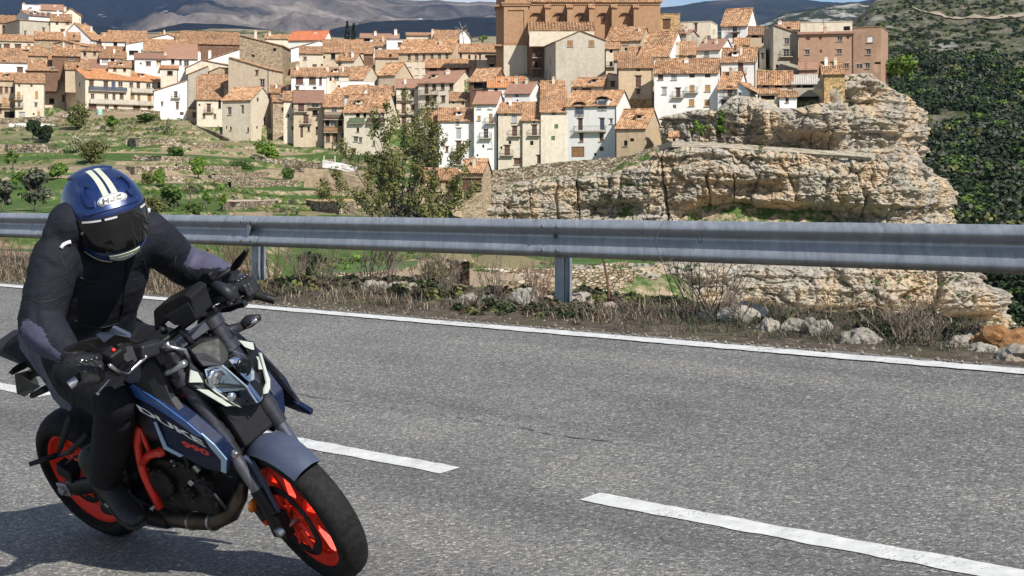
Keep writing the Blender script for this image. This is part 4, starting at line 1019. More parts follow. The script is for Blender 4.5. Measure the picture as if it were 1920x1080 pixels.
# front row of tall white houses
H(796,823,228,322,300,'grey','shaded end house with a small shed roof at the left of the tall white row',f(208),win=[(805,233,16,9,'k'),(808,256,8,13,'b'),(808,275,8,13,'D+'),(802,300,6,20,'k')])
H(823,889,226,318,295,'white','white house with a long drainpipe and two small balconies',f(203),win=[(858,228,5,11,'d'),(860,250,9,20,'g'),(838,280,5,9,'b'),(860,274,9,18,'D+'),(877,270,9,9,'b'),(860,299,9,20,'D+'),(835,261,2,3,'k')])
H(888,931,194,316,293,'white','tall narrow white house with a smooth brown roof and pale blue window',f(173),roof='plain',xs=946,D=9,win=[(898,199,7,10,'w'),(919,199,7,11,'w'),(898,221,6,9,'o'),(920,222,7,18,'o+'),(911,250,9,18,'d+'),(906,274,4,6,'k'),(919,272,8,12,'w'),(895,291,3,4,'k')])
H(934,978,211,312,292,'cream','cream white house with four stacked balcony doors',f(193),win=[(948,214,3,5,'k'),(964,221,9,18,'g'),(965,246,9,18,'b+'),(956,267,5,6,'k'),(951,282,10,18,'D+'),(970,303,12,11,'D'),(940,277,3,5,'k'),(927,312,6,7,'b')])
H(978,1016,225,312,291.5,'cream','cream house with a steep step of tile roof and a brown street door',f(191),win=[(1001,228,4,5,'k'),(1002,244,9,19,'b+'),(997,268,6,8,'k'),(1011,299,8,15,'D')])
H(1014,1062,209,308,291,'cream','cream house with three small green shutters',f(167),win=[(1038,213,7,6,'n'),(1043,237,7,8,'n'),(1037,259,7,8,'n')])
GW = H(1060,1156,196,300,288,'white','big white house with two blue arched dormers and a long iron balcony',f(171),xs=1186,D=10,win=[(1088,232,9,22,'b'),(1129,232,9,22,'B'),(1146,227,5,9,'d'),(1090,257,8,15,'b'),(1128,257,8,15,'b'),(1083,284,26,20,'O'),(1128,279,8,8,'b'),(1116,289,5,5,'k')],winS=[(1172,188,5,14,'w')],ch=[],bal=[(1107,246,62,'i')])
H(946,994,174,205,311,'white','white house with a smooth brown roof and a tall white side wall',f(155),roof='plain',xs=1020,D=9,win=[(969,178,7,7,'d'),(970,188,3,3,'k')])
H(1042,1134,76,182,326,'grey','great bare grey gable house in front of the church',('g',1088,56,77,73),xs=1018,D=12,roof='plain',win=[(1069,81,11,12,'O'),(1109,80,11,12,'O')],winS=[(1032,82,6,14,'k'),(1031,110,7,14,'b'),(1031,138,7,14,'b'),(1036,165,4,8,'k')])
H(998,1019,88,140,338,'brown','narrow dark house with an iron gallery left of the great grey gable',f(78),xs=980,D=9,win=[(1006,102,5,12,'k+'),(1006,122,5,12,'k+')],winS=[])
H(990,1020,72,100,348,'grey','stone grey house tucked at the foot of the church nave',('g',1005,56,64,62),D=8,win=[(1000,75,4,7,'k')])
H(894,916,113,140,352,'grey','plain grey cube house left of the rubble mound',None,D=6,win=[])
H(915,945,118,132,350,'stone','small stone house with a dark window below the church tower',f(110),win=[(922,122,9,7,'k')],ch=[(938,107,118)])
H(1075,1130,161,182,306,'pink','attic house with a wide dark red window above the blue dormers',f(146),xs=1150,D=8,win=[(1100,168,18,12,'b'),(1079,168,4,6,'k')],ch=[(1067,152,172)])
H(1122,1160,150,195,309,'cream','tall cream wall house with one brown shutter beside the attic house',('g',1140,138,152,140),D=9,win=[(1149,158,8,9,'b')])
H(1160,1224,126,212,301,'tan','tan house with a tall brown balcony door over a stone base',f(106),low=(185,'ochre'),win=[(1197,130,7,7,'b'),(1197,153,10,21,'D'),(1197,172,7,8,'b'),(1207,197,7,7,'b')])
H(1137,1202,74,110,336,'beige','beige house with a dark window under a wide ribbed roof near the church',f(53),xs=1222,D=10,win=[(1173,78,8,10,'k'),(1150,80,5,5,'k')])
H(1136,1162,90,145,331,'cream','narrow cream house with hanging balconies right of the great grey gable',f(80),win=[(1146,96,6,6,'k'),(1146,120,6,10,'k+')])
H(1152,1192,112,145,318,'grey','grey house with a gutter under a ribbed roof lip',f(98),win=[(1174,92,5,6,'k'),(1160,128,6,22,'k')])
H(1115,1170,32,56,352,'white','white box house with two square windows against the church nave',None,D=7,win=[(1122,42,9,10,'g'),(1162,39,8,5,'d')])
H(1108,1150,52,70,346,'cream','small cream lean-to with a chimney at the church wall',f(43),win=[(1120,54,10,5,'k')],ch=[(1102,34,46)])
H(1170,1220,26,62,348,'white','white rounded tower house right of the white box house',None,D=8,win=[(1197,46,4,7,'k')])
H(1220,1275,26,66,349,'ochre','stone house with a brick red upper band and a central balcony door',None,D=9,win=[(1250,45,14,18,'D')])
H(1197,1253,104,120,324,'white','white house under the largest ribbed roof right of the grey gable',f(62),xs=1292,D=15,win=[(1205,108,4,5,'k')],winS=[(1263,98,3,6,'k'),(1270,94,3,7,'k'),(1281,86,3,6,'k')],ch=[(1256,78,90),(1277,60,70)])
H(1276,1332,40,76,342,'cream','cream house with a stepped white side wall behind the ribbed roofs',None,xs=1346,D=8,win=[(1305,50,5,13,'b')],winS=[(1335,57,3,6,'k')])
H(1250,1290,62,90,334,'grey','grey gabled house with a dark side window in the right cluster',f(56),roof='plain',xs=1310,D=7,winS=[(1300,70,5,6,'k')])
H(1275,1304,102,118,313,'beige','small beige house with a ribbed roof left of the brown roofed white house',f(78),win=[(1294,107,8,9,'d')])
H(1306,1350,92,118,316,'white','white house with a smooth brown roof and grey shutter',f(75),roof='plain',xs=1378,D=9,win=[(1325,99,10,11,'g')])
H(1227,1346,135,222,290,'white','long white house on the rock with rows of ochre and brown windows',f(112),xs=1352,D=9,win=[(1239,142,10,12,'b'),(1264,142,10,13,'g'),(1298,141,10,8,'b'),(1327,141,10,8,'b'),(1246,169,8,13,'g'),(1272,173,8,17,'D+'),(1298,166,9,14,'o+'),(1327,165,10,12,'o'),(1265,199,6,7,'d'),(1297,192,10,13,'o'),(1326,193,10,13,'o')],ch=[(1285,108,126)])
H(1346,1383,164,212,287,'white','white house with a balcony and dark door at the edge of the rock',f(138),xs=1404,D=8,win=[(1369,171,9,18,'b+'),(1357,195,9,14,'b')],winS=[(1388,175,7,8,'d')])
H(1383,1406,168,212,283,'white','low white annex with a slanting tan roof above the buttress',('g',1385,153,155,170),xs=1426,D=5,win=[(1387,176,6,7,'d')])
H(1353,1417,114,165,299,'white','white house with a dark centre door under a bright ribbed roof',f(92),xs=1424,D=9,win=[(1389,126,10,22,'D+'),(1395,148,7,8,'b')])
H(1353,1401,46,85,331,'white','tall white house with balcony and white chimney on the right skyline',f(21),xs=1421,D=9,win=[(1378,53,9,12,'d+'),(1378,70,9,16,'D')],winS=[(1414,45,3,7,'k')],ch=[(1364,24,38)])
H(1404,1432,64,82,322,'beige','low beige house with a tan hip roof right of the tall white skyline house',f(50),win=[(1416,68,12,5,'k')])
H(1378,1404,84,100,312,'beige','small beige house under a patched roof below the tall white skyline house',f(72),win=[(1392,86,10,8,'k')])
H(1450,1496,60,128,301,'grey','grey white house with a long diagonal shadow and two balcony doors',('g',1452,47,48,62),xs=1432,D=9,roof='plain',win=[(1475,77,9,11,'d'),(1474,99,11,14,'d+'),(1457,124,5,6,'k')],winS=[(1441,75,3,8,'k')])
H(1460,1498,54,80,312,'cream','cream house with an orange tile hat behind the grey white house',f(42),win=[(1479,52,7,5,'k')],ch=[(1463,38,46)])
H(1424,1436,90,122,304,'cream','sliver of cream house left of the grey white house',None,D=6,win=[(1430,75,3,10,'k'),(1430,105,3,8,'b')])
H(1499,1600,62,134,285,'brick','long brown brick house on the clifftop with a beige roof terrace',f(57),roof='plain',D=10,win=[(1516,71,8,5,'b'),(1539,70,5,6,'b'),(1575,72,9,9,'d'),(1590,70,5,6,'b'),(1515,96,8,9,'d'),(1540,95,4,6,'b'),(1574,96,9,9,'d'),(1562,120,9,5,'b'),(1587,123,9,9,'d')])
H(1502,1598,40,60,297,'cream','beige terrace storey standing on the long brown brick house',None,D=8,win=[(1588,53,12,8,'k')])
H(1601,1652,50,138,283,'brick','square brown brick house with a shuttered white window at the cliff edge',None,xs=1666,D=9,win=[(1632,73,11,11,'w'),(1629,96,8,10,'d'),(1627,122,8,10,'d'),(1612,123,12,8,'d'),(1646,118,12,4,'k')],winS=[(1658,75,3,8,'k'),(1657,125,4,9,'b')],ch=[])
H(1421,1486,156,170,277,'pink','long low shed with a ribbed roof on the cliff rim',f(136),D=6,win=[(1436,161,12,5,'k'),(1460,161,14,6,'k'),(1478,161,8,5,'k')],xtra=1)
H(1487,1537,156,170,276,'grey','open shed under a grey corrugated sheet roof on the cliff rim',f(142),D=6,roof='sheet',win=[(1498,161,8,6,'k'),(1515,161,20,7,'k')],xtra=1)
H(1424,1460,174,192,273,'cream','patched lean-to shack with a red board, left of two under the shed',f(167),D=4,win=[(1440,183,26,8,'k')],xtra=1)
H(1462,1494,180,194,272,'white','patched white shack with a rusty door, right of two under the shed',f(172),D=4,win=[(1476,187,6,10,'b')],xtra=1)
H(1543,1583,137,182,268,'ochre','ochre stone hut with a tan roof alone on the cliff rim',f(119),xs=1536,D=6,win=[(1568,139,12,5,'k')],xtra=1)
H(1499,1530,128,140,282,'brick','small brick annex with a thin red roof at the foot of the brown brick house',f(117),roof='plain',D=4)
H(1156,1211,238,280,279,'tan','lone tan house with a big ribbed roof and a white flue',f(206),xs=1241,D=10,win=[(1173,268,7,10,'k'),(1185,262,8,6,'k')],winS=[(1227,238,5,12,'k')])
H(788,858,336,360,263,'stone','long low barn with a tile roof and rust red doors by the leaning tree',f(316),D=7,win=[(846,347,21,14,'D'),(820,345,14,10,'D')],xtra=2)
H(866,906,322,392,258,'stone','tile roofed hut with rust red boards over a stone base',f(299),xs=922,D=6,win=[(872,332,0,0,'k')] and [(875,346,17,22,'D'),(895,346,16,22,'D'),(876,364,5,10,'d')],xtra=2)
H(1256,1272,256,268,264,'tan','tiny roadside shrine with a tile hat on the cliff path',f(248),D=2.0,win=[(1264,262,5,5,'k')],xtra=1,over=.2)
H(352,371,205,225,396,'tan','low tan shed with an arched brown door left of the small cream house',None,D=4,win=[(365,216,8,9,'b')],xtra=1)

# blue arched dormers on the big white house
root, W, D, zb, s = GW
for px, py in ((1087, 205), (1130, 196)):
    x = (px - 1060) / 96 * W; z = CZ + (YH - py) / FPX * 288 - zb; w, h = 1.7, 2.1
    b = MB(); n = 9
    out = [(-w / 2, 0, -h / 2), (w / 2, 0, -h / 2)] + [(w / 2 * math.cos(math.pi * k / n), 0, h / 2 - .45 + .45 * math.sin(math.pi * k / n)) for k in range(n + 1)]
    b.prism(out, (0, .25, 0))
    b.m = 1; b.box((0, -.03, -.1), (.1, .06, h - .2)); b.box((-w / 4, -.02, 0), (w * .36, .04, h * .7)); b.box((w / 4, -.02, 0), (w * .36, .04, h * .7))
    o = b.build('dormer_shutter', [M_FRAME, M_WBLUE], root); o.location = (x, -.12, z)
    b = MB(); b.box((0, 1.6, -.1), (w + .5, 3.1, h + .1)); b.build('dormer', WALLS['white'], root).location = (x, 0, z)
    b = MB(); n = 8
    arc = [((w / 2 + .5) * math.cos(math.pi * k / n), -.45, h / 2 + .05 + .55 * math.sin(math.pi * k / n)) for k in range(n + 1)]
    arc2 = [(q[0] * .9, q[1], q[2] - .16) for q in reversed(arc)]
    b.prism(arc + arc2, (0, 3.4, 0)); b.build('dormer_roof', ROOFS['tile'], root).location = (x, 0, z)

# ------------------------------------------------------------------ the church on the hilltop
ch = empty('church', P(990, 150, 345), 'great ochre brick church with buttresses and a square tower above the town', 'church')
s = FPX / 345.0; o0 = P(990, 150, 345)
def C(px, py): return ((px - 990) / s, o0.z * 0 + (150 - py) / s)
xr, zt = C(1238, 4); b = MB()
arcs = [C(x, 42)[0] for x in (1005, 1048, 1089, 1131, 1172)]; zs0, zs1 = C(0, 46)[1], C(0, 24)[1]
holes = [(a - 1.55, a + 1.55, zs0, zs1) for a in arcs]
facade(b, xr, zt, holes, depth=.7)
for a in arcs:      # spandrels turn the square recesses into round arches
    n = 10; rr = 1.55; zc = zs1 - rr
    for sg in (-1, 1):
        pts = [(a + sg * rr, .05, zs1)] + [(a + sg * rr * math.cos(math.pi / 2 * k / n), .05, zc + rr * math.sin(math.pi / 2 * k / n)) for k in range(n + 1)]
        b.prism(pts if sg > 0 else pts[::-1], (0, .3, 0))
b.add([(xr, 0, 0), (xr, 18, 0), (xr, 18, zt), (xr, 0, zt)], [(0, 1, 2, 3)]); b.add([(0, 18, 0), (xr, 18, 0), (xr, 18, zt), (0, 18, zt)], [(3, 2, 1, 0)]); b.add([(0, 0, 0), (0, 18, 0), (0, 18, zt), (0, 0, zt)], [(0, 3, 2, 1)])
b.box((xr / 2, -.18, zt - .1), (xr + .5, .36, .28)); b.box((xr / 2, -.1, zt - .5), (xr + .2, .2, .2))
b.build('nave_wall', WALLS['church'], ch)
b = MB(); corrugated(b, Vector((-.3, -.55, zt + .02)), Vector((xr + .5, -.55, zt + .02)), Vector((xr + .5, 9, zt + 4.2)), Vector((-.3, 9, zt + 4.2)), rib=.45, amp=.08, seed=4)
corrugated(b, Vector((xr + .5, 18.5, zt + .02)), Vector((-.3, 18.5, zt + .02)), Vector((-.3, 9, zt + 4.2)), Vector((xr + .5, 9, zt + 4.2)), seed=5, plain_=True)
b.build('nave_roof', [ROOFS['tile'], M_WOODD], ch, fix=False)
for k, x in enumerate((1027, 1068, 1109, 1151, 1192)):
    xc, z1 = C(x, 16); b = MB(); b.box((xc, -1.0, z1 / 2), (1.15, 2.0, z1)); bo = b.build('buttress', WALLS['church'], ch)
    b = MB(); corrugated(b, Vector((xc - .75, -2.3, z1 - .1)), Vector((xc + .75, -2.3, z1 - .1)), Vector((xc + .75, 0, z1 + 1.1)), Vector((xc - .75, 0, z1 + 1.1)), seed=k)
    b.build('buttress_roof', [ROOFS['tile'], M_WOODD], bo, fix=False)
for a in (arcs[1], arcs[2], arcs[3]):
    b = MB(); b.box((a, .62, zs0 + 1.5), (.8, .1, 1.3)); w_ = b.build('window', M_WBROWN, ch)
b = MB(); x0_, z0_ = C(990, 64); x1_, z1_ = C(1112, 47)
corrugated(b, Vector((x0_, -8.5, z0_)), Vector((x1_, -8.5, z0_)), Vector((x1_, -2.2, z1_ + .4)), Vector((x0_, -2.2, z1_ + .4)), rib=.62, amp=.13, seed=6)
b.build('aisle_roof', [ROOFS['tile'], M_WOODD], ch, fix=False)
b = MB(); zq = C(0, 92)[1]; b.box(((x0_ + x1_) / 2, -5.2, (z0_ + zq) / 2 - .2), (x1_ - x0_ - .4, 6.2, z0_ - zq)); b.build('aisle_wall', WALLS['cream'], ch)
# tower: left return in shade, sunken panel in front
b = MB(); tx0, tz1 = C(945, -60); tw = 45 / s; bz = C(0, 128)[1] - 4; ring = C(0, 12)[1]
pm = Matrix.Rotation(R(-22), 3, 'Z'); pm = Matrix.Rotation(R(0), 3, 'Z')
b = MB(); cxt = tx0 + tw / 2
for (za, zb2, grow) in ((bz, C(0, 86)[1], .0), (C(0, 86)[1], ring, -.12), (ring, tz1, -.3)):
    b.box((cxt, 2.2, (za + zb2) / 2), (tw + grow, 8.5 + grow, zb2 - za))
for z_, g in ((C(0, 86)[1], .25), (ring, .85), (ring + .45, 1.2), (ring + 1.9, .5)): b.box((cxt, 2.2, z_), (tw + g, 8.5 + g, .34))
# pilaster strips frame a sunken panel
zA, zB = C(0, 84)[1], C(0, 15)[1]
for dx in (-1, 1): b.box((cxt + dx * (tw / 2 - .42), -2.12, (zA + zB) / 2), (.85, .22, zB - zA))
b.box((cxt, -2.12, zB - .35), (tw - 1.7, .22, .7)); b.box((cxt, -2.12, zA + .2), (tw - 1.7, .22, .4))
to = b.build('tower', WALLS['church'], ch)
b = MB(); xs_ = C(930, 0)[0]
b.add([(tx0 + .02, -1.6, bz), (xs_, 2.2, bz), (xs_, 2.2, tz1), (tx0 + .02, -1.6, tz1), (xs_, 6.2, bz), (xs_, 6.2, tz1), (tx0 + .02, 6.2, bz), (tx0 + .02, 6.2, tz1)], [(0, 3, 2, 1), (1, 2, 5, 4), (4, 5, 7, 6)])
for z_ in (ring, C(0, 86)[1]): b.box(((xs_ + tx0) / 2 - .15, 2.2, z_), (tx0 - xs_ + .3, 7.6, .4))
b.build('stair_turret', WALLS['church'], ch)
b = MB(); b.box((cxt, -2.1, (bz + C(0, 86)[1]) / 2), (tw + .1, .3, C(0, 86)[1] - bz - .3)); b.build('tower_base', WALLS['cream'], ch)

make_valley()
# ================================================================== GUARDRAIL
def mat_galv(name, a, b, rough=.42):
    t = NT(name); v = t.pos(); vs_ = t.pos((1, 1, 1))
    f = t.noise(v, 7, 6, .65); mp = t.new('ShaderNodeMapping'); mp.inputs['Rotation'].default_value = (0, 0, -math.atan2(DY, DX)); mp.inputs['Scale'].default_value = (14, 1, .8)
    t.l.new(v, mp.inputs['Vector']); st = t.noise(mp.outputs['Vector'], 2.2, 5, .7)
    c = t.ramp(t.math('ADD', t.math('MULTIPLY', f, .5), t.math('MULTIPLY', st, .5)), [(.36, a), (.64, b)])
    c = t.mix(t.ramp(t.noise(v, 26, 5, .7), [(.62, (0, 0, 0)), (.74, (.5, .5, .5))]), c, g3(a, .5))
    c = t.mix(t.ramp(t.noise(v, 11, 7, .75), [(.66, (0, 0, 0)), (.72, (.7, .7, .7))]), c, (.16, .10, .065))
    r = t.ramp(st, [(.3, (rough - .1,) * 3), (.7, (rough + .16,) * 3)])
    t.bump(t.noise(v, 60, 3), .06, .004)
    return t.done(c, r, .55, .5)
M_GALV = mat_galv('galvanised_steel', (.27, .29, .318), (.46, .485, .52))
M_POST = mat_galv('weathered_zinc_post', (.20, .23, .27), (.40, .44, .49), .5)
M_BOLT = plain('dull_bolt', (.12, .12, .12), .5, .6)
s1, s2 = s_at(1036, T_RAIL - .05), s_at(466, T_RAIL - .05); PITCH = s2 - s1
gr_o = road_pt(s1, T_RAIL, 0)
rail = empty('guardrail', gr_o, 'galvanised steel crash barrier along the valley side of the road', 'guardrail')
GZ = .745
prof = [(0, .026), (.006, .040), (.016, .060), (.028, .075), (.042, .0825), (.056, .083), (.072, .0775), (.095, .063), (.120, .044), (.145, .024), (.160, .013), (.172, .008), (.184, .010), (.196, .022), (.212, .050), (.224, .069), (.236, .080), (.250, .083), (.263, .078), (.276, .066), (.292, .040), (.304, .020), (.310, .006)]
def rail_pt(s, dep, z): 
    p = road_pt(s, T_RAIL, GZ - .31 + z); p.x -= NX * dep; p.y -= NY * dep; return p - gr_o
def beam(sa_, sb_, lift):
    b = MB(); n = 8; rings = []
    for i in range(n + 1):
        s_ = sa_ + (sb_ - sa_) * i / n; wob = .004 * math.sin(s_ * 1.7)
        front = [rail_pt(s_, d + lift + wob, z) for z, d in prof]; back = [rail_pt(s_, d + lift + wob - .004, z) for z, d in reversed(prof)]
        rings.append(front + back)
    b.loft(rings); return b.build('beam', M_GALV, rail, smooth=True, auto=40)
for k in range(-3, 8):
    sa_ = s1 + k * PITCH; beam(sa_ - .16, sa_ + PITCH + .16, .004 if k % 2 else 0.0)
bm_ = MB(); Mb = Matrix.Rotation(math.atan2(DY, DX), 4, 'Z')
bolt_me = None
for k in range(-2, 7):
    sp_ = s1 + k * PITCH
    # C section post with its spacer
    b = MB(); c0 = road_pt(sp_, T_RAIL + .075, 0) - gr_o; rot = Matrix.Rotation(math.atan2(-DY, -DX), 3, 'Z')
    hgt = 1.15; zc = c0.z + .62 - hgt / 2
    for off, dim in (((0, -.055), (.085, .006)), ((0, .055), (.085, .006)), ((-.040, 0), (.006, .104)), ((.038, -.044), (.006, .02)), ((.038, .044), (.006, .02))):
        q = rot @ Vector((off[0], off[1], 0)); b.box((c0.x + q.x, c0.y + q.y, zc), (dim[0], dim[1], hgt), rot)
    b.build('post', M_POST, rail)
    b = MB(); q = road_pt(sp_, T_RAIL + .012, GZ - .155) - gr_o; b.box(q, (.10, .05, .17), rot); b.build('spacer', M_POST, rail)
    pts = [(ds, z, .083) for ds in (-.085, .085) for z in (.056, .250)] + [(0, .172, .012)]
    for ds, z, dep in pts:
        b = MB(); 
        p0 = rail_pt(sp_ + ds, dep + .001, z if abs(z - .172) < .01 else (z + .03 if z > .2 else z - .03)) if False else rail_pt(sp_ + ds, dep + .002, z)
        nrm = Vector((-NX, -NY, 0)); M = Matrix.Translation(p0) @ nrm.to_track_quat('Z', 'Y').to_matrix().to_4x4()
        b.lathe([(0, .010), (.009, .009), (.0135, .004), (.015, 0), (.0, -.002)], M, 8)
        if abs(z - .172) < .01: b.lathe([(0, .02), (.014, .02), (.016, .0)], M, 6)
        b.build('bolt', M_BOLT, rail)
# triangular marker plate in the valley of the beam
sp_ = s2; b = MB()
tri = [rail_pt(sp_ + .03, .05, .265), rail_pt(sp_ - .10, .085, .19), rail_pt(sp_ + .025, .05, .055)]
b.prism(tri, Vector((-NX, -NY, 0)) * .004); b.build('marker_plate', M_GALV, rail)
# a rusty stake leaning behind the rail
b = MB(); p0 = road_pt(s_at(1147, 9.75), 9.75, 0); p1 = P(1128, 470, p0.y + .1)
b.tube([(0, 0, -.15), (p1 - p0) * .5 + Vector((.004, 0, 0)), (p1 - p0)], [.011, .010, .008], 6); 
st_ = b.build('stake', noisy('rusty_iron', (.05, .025, .018), (.13, .06, .035), 20, .85), None); st_.location = p0
tag(st_, 'thin rusty iron stake leaning behind the guardrail', 'stake')
# ================================================================== MOTORCYCLE
BM = Matrix(((0.75844648, 0.57184741, -0.31264912, -1.68951553), (-0.65165892, 0.67274587, -0.35036218, 6.89036409), (0.0099797, 0.46947155, 0.8828912, -0.15175367), (0, 0, 0, 1)))
BI = BM.inverted()
def un(px, py, y):
    """point of the plane y = const of the leaning machine (its own frame: x forward, y to its left, z up)"""
    d = BI.to_3x3() @ Vector(((px - 960) / FPX, 1, (YH - py) / FPX)); c = BI @ Vector((0, 0, CZ))
    return c + d * ((y - c.y) / d.y)
def c2(X, Y): return X / 2.4542, 640 + Y / 2.4545
def c4(X, Y): return 300 + X / 5.4, 600 + Y / 5.4
def c1(X, Y): return X / 2.6667, 280 + Y / 2.6667

def paint(name, a, b, rough=.3, coat=.6, metal=.0, spec=.5):
    t = NT(name); v = t.pos(obj=True); f = t.noise(v, 9, 5, .6)
    c = t.ramp(f, [(.3, a), (.7, b)])
    c = t.mix(t.ramp(t.noise(v, 140, 4, .7), [(.58, (0, 0, 0)), (.75, (.35, .35, .35))]), c, (.20, .18, .16))   # road dust
    r = t.ramp(t.noise(v, 30, 4, .6), [(.3, (rough,) * 3), (.7, (rough + .14,) * 3)])
    t.b.inputs['Coat Weight'].default_value = coat; t.b.inputs['Coat Roughness'].default_value = .12
    return t.done(c, r, metal, spec)
K_TYRE = noisy('tyre_rubber', (.007, .007, .0075), (.017, .0168, .0165), 40, .8, spec=.22, bump=.25, bscale=120, dist=.002)
K_RED = paint('orange_red_wheel', (.74, .026, .007), (.84, .038, .009), .5, .0)
K_FRAME = paint('red_frame', (.62, .022, .012), (.74, .035, .014), .36, .3)
K_SLATE = paint('slate_blue_plastic', (.040, .053, .092), (.060, .076, .120), .45, .0)
K_BLUE = paint('deep_blue_paint', (.004, .010, .036), (.006, .016, .055), .42, .0, .0, .25)
K_MBLUE = paint('bright_blue_paint', (.025, .085, .27), (.04, .12, .34), .3, .3, .1)
K_EDGE = paint('pale_blue_trim', (.26, .40, .58), (.36, .52, .70), .3, .5)
K_BLACK = plain('black_plastic', (.008, .008, .009), .5, 0, .3)
K_GLOSS = plain('black_gloss', (.006, .006, .008), .26, 0, .35, .2)
K_GRAPH = plain('graphite_plastic', (.018, .019, .024), .48, 0, .3)
K_ENG = noisy('black_engine_casing', (.006, .006, .0065), (.018, .0175, .017), 20, .5, .2, bump=.15, spec=.3)
K_STEEL = plain('brushed_steel', (.45, .45, .47), .32, .9)
K_FORK = plain('anodised_fork', (.05, .05, .062), .4, .6)
K_FORKL = plain('satin_fork_tube', (.17, .17, .21), .36, .8)
K_PIPE = noisy('burnt_exhaust', (.05, .042, .035), (.14, .115, .09), 9, .42, .8)
K_PALE = plain('pale_trim_panel', (.42, .45, .40), .4)
K_LETTER = plain('white_lettering', (.80, .82, .84), .5)
K_RLET = plain('red_lettering', (.72, .03, .015), .4)
K_BOWL = plain('pale_lamp_bowl', (.50, .54, .56), .22, .35)
K_AMBER = NT('amber_lens').done((.55, .14, .015), .25, 0, .6)
K_REFL = plain('chrome_reflector', (.72, .75, .80), .10, 1.0)
K_PLATEB = plain('plate_back', (.20, .22, .20), .45, .3)
K_SEAT = noisy('seat_cover', (.007, .007, .008), (.014, .014, .016), 60, .75, bump=.2, spec=.25)
def _lens():
    t = NT('headlight_glass'); t.b.inputs['Transmission Weight'].default_value = 1.0; t.b.inputs['IOR'].default_value = 1.2
    return t.done((.92, .95, 1.0), .03, 0, .6)
K_LENS = _lens()

bike = empty('motorcycle', (0, 0, 0), 'dark blue naked motorcycle with orange red wheels leaning into the bend', 'motorcycle')
bike.matrix_world = BM
def pb(b, name, mat, parent=None, **kw): return b.build(name, mat, parent or bike, **kw)

# --- steering: front assembly is turned about the fork's axis
FA = Vector((1.3586, 0, .30)); AX = Vector((-math.sin(R(17)), 0, math.cos(R(17)))); PIV = Vector((1.325, 0, .30))
ST = Matrix.Translation(PIV) @ Matrix.Rotation(R(-12), 4, AX) @ Matrix.Translation(-PIV)
WR = Matrix.Rotation(R(-90), 4, 'X')        # local Z (axle) -> bike y
def wheel(name, M, Rr, wd, rim_r, rear=False):
    b = MB(); hw = wd / 2; n = 9; prof = []
    cr = wd * .52
    for k in range(n + 1):
        a = math.pi * (k / n) - math.pi / 2
        z = hw * math.sin(a); r = (Rr - wd * .44) + wd * .44 * abs(math.cos(a)) ** .75
        prof.append((r, z))
    prof = [(rim_r - .004, -hw * .62), (rim_r + .012, -hw * .86)] + prof[0:] + [(rim_r + .012, hw * .86), (rim_r - .004, hw * .62)]
    # rim with barrel, lips
    rb = MB(); lw = hw * .68
    rb.lathe([(rim_r + .004, -lw), (rim_r + .004, -lw + .008), (rim_r - .012, -lw + .014), (rim_r - .026, -lw * .4), (rim_r - .026, lw * .4), (rim_r - .012, lw - .014), (rim_r + .004, lw - .008), (rim_r + .004, lw), (rim_r - .012, lw), (rim_r - .022, lw - .02), (rim_r - .036, lw * .4), (rim_r - .036, -lw * .4), (rim_r - .022, -lw + .02), (rim_r - .012, -lw)], M, 56, closed=True)
    # hub
    rb.lathe([(.018, -.05), (.045, -.05), (.048, -.03), (.036, 0), (.048, .03), (.045, .05), (.018, .05)], M, 20)
    # five forked spokes
    for s_ in range(5):
        a0 = 2 * math.pi * s_ / 5 + (.35 if rear else .12)
        def pt(r, a, z): return M @ Vector((r * math.cos(a), r * math.sin(a), z))
        stem = [(.034, 0), (.085, 0)]
        def bar(r0, a_, r1, a1, w0, w1, t0, t1):
            vs = []
            for r, a, w, t in ((r0, a_, w0, t0), (r1, a1, w1, t1)):
                tx = Vector((math.cos((a_ + a1) / 2 if False else a), math.sin(a), 0)); 
                dirv = Vector((r1 * math.cos(a1) - r0 * math.cos(a_), r1 * math.sin(a1) - r0 * math.sin(a_), 0)).normalized(); sd = Vector((-dirv.y, dirv.x, 0))
                c = Vector((r * math.cos(a), r * math.sin(a), 0))
                for q in ((-1, -1), (1, -1), (1, 1), (-1, 1)): vs.append(M @ (c + sd * (q[0] * w / 2) + Vector((0, 0, q[1] * t / 2))))
            rb.add(vs, [(0, 3, 2, 1), (4, 5, 6, 7), (0, 1, 5, 4), (1, 2, 6, 5), (2, 3, 7, 6), (3, 0, 4, 7)])
        bar(.034, a0, .098, a0, .040, .036, .05, .036)
        for dl in (-.29, .29): bar(.086, a0 + .06 * (1 if dl > 0 else -1), rim_r - .026, a0 + dl, .026, .030, .034, .030)
    ro = pb(rb, name, K_RED, auto=35, smooth=True)
    b.lathe(prof, M, 72, closed=False); pb(b, 'tyre', K_TYRE, ro, smooth=True)
    gb = MB(); ng = 15
    for k in range(ng):
        for sg in (-1, 1):
            pts = []
            for q in range(5):
                a = 2 * math.pi * k / ng + q * .06 + (.2 if sg > 0 else 0); zz = sg * hw * (.14 + .17 * q); kk = math.asin(min(abs(zz) / hw, .99)); r = (Rr - wd * .44) + wd * .44 * abs(math.cos(kk)) ** .75
                pts.append(M @ Vector(((r - .0006) * math.cos(a), (r - .0006) * math.sin(a), zz)))
            gb.tube(pts, [.0008, .0020, .0024, .0020, .0008], 4)
    tag(pb(gb, 'tread_grooves', K_SEAT, ro), kind='stuff')
    return ro
MF = ST @ Matrix.Translation(FA) @ WR
MR = Matrix.Translation((.035, 0, .312)) @ WR
fw = wheel('front_wheel', MF, .300, .120, .222)
rw = wheel('rear_wheel', MR, .308, .172, .222, True)
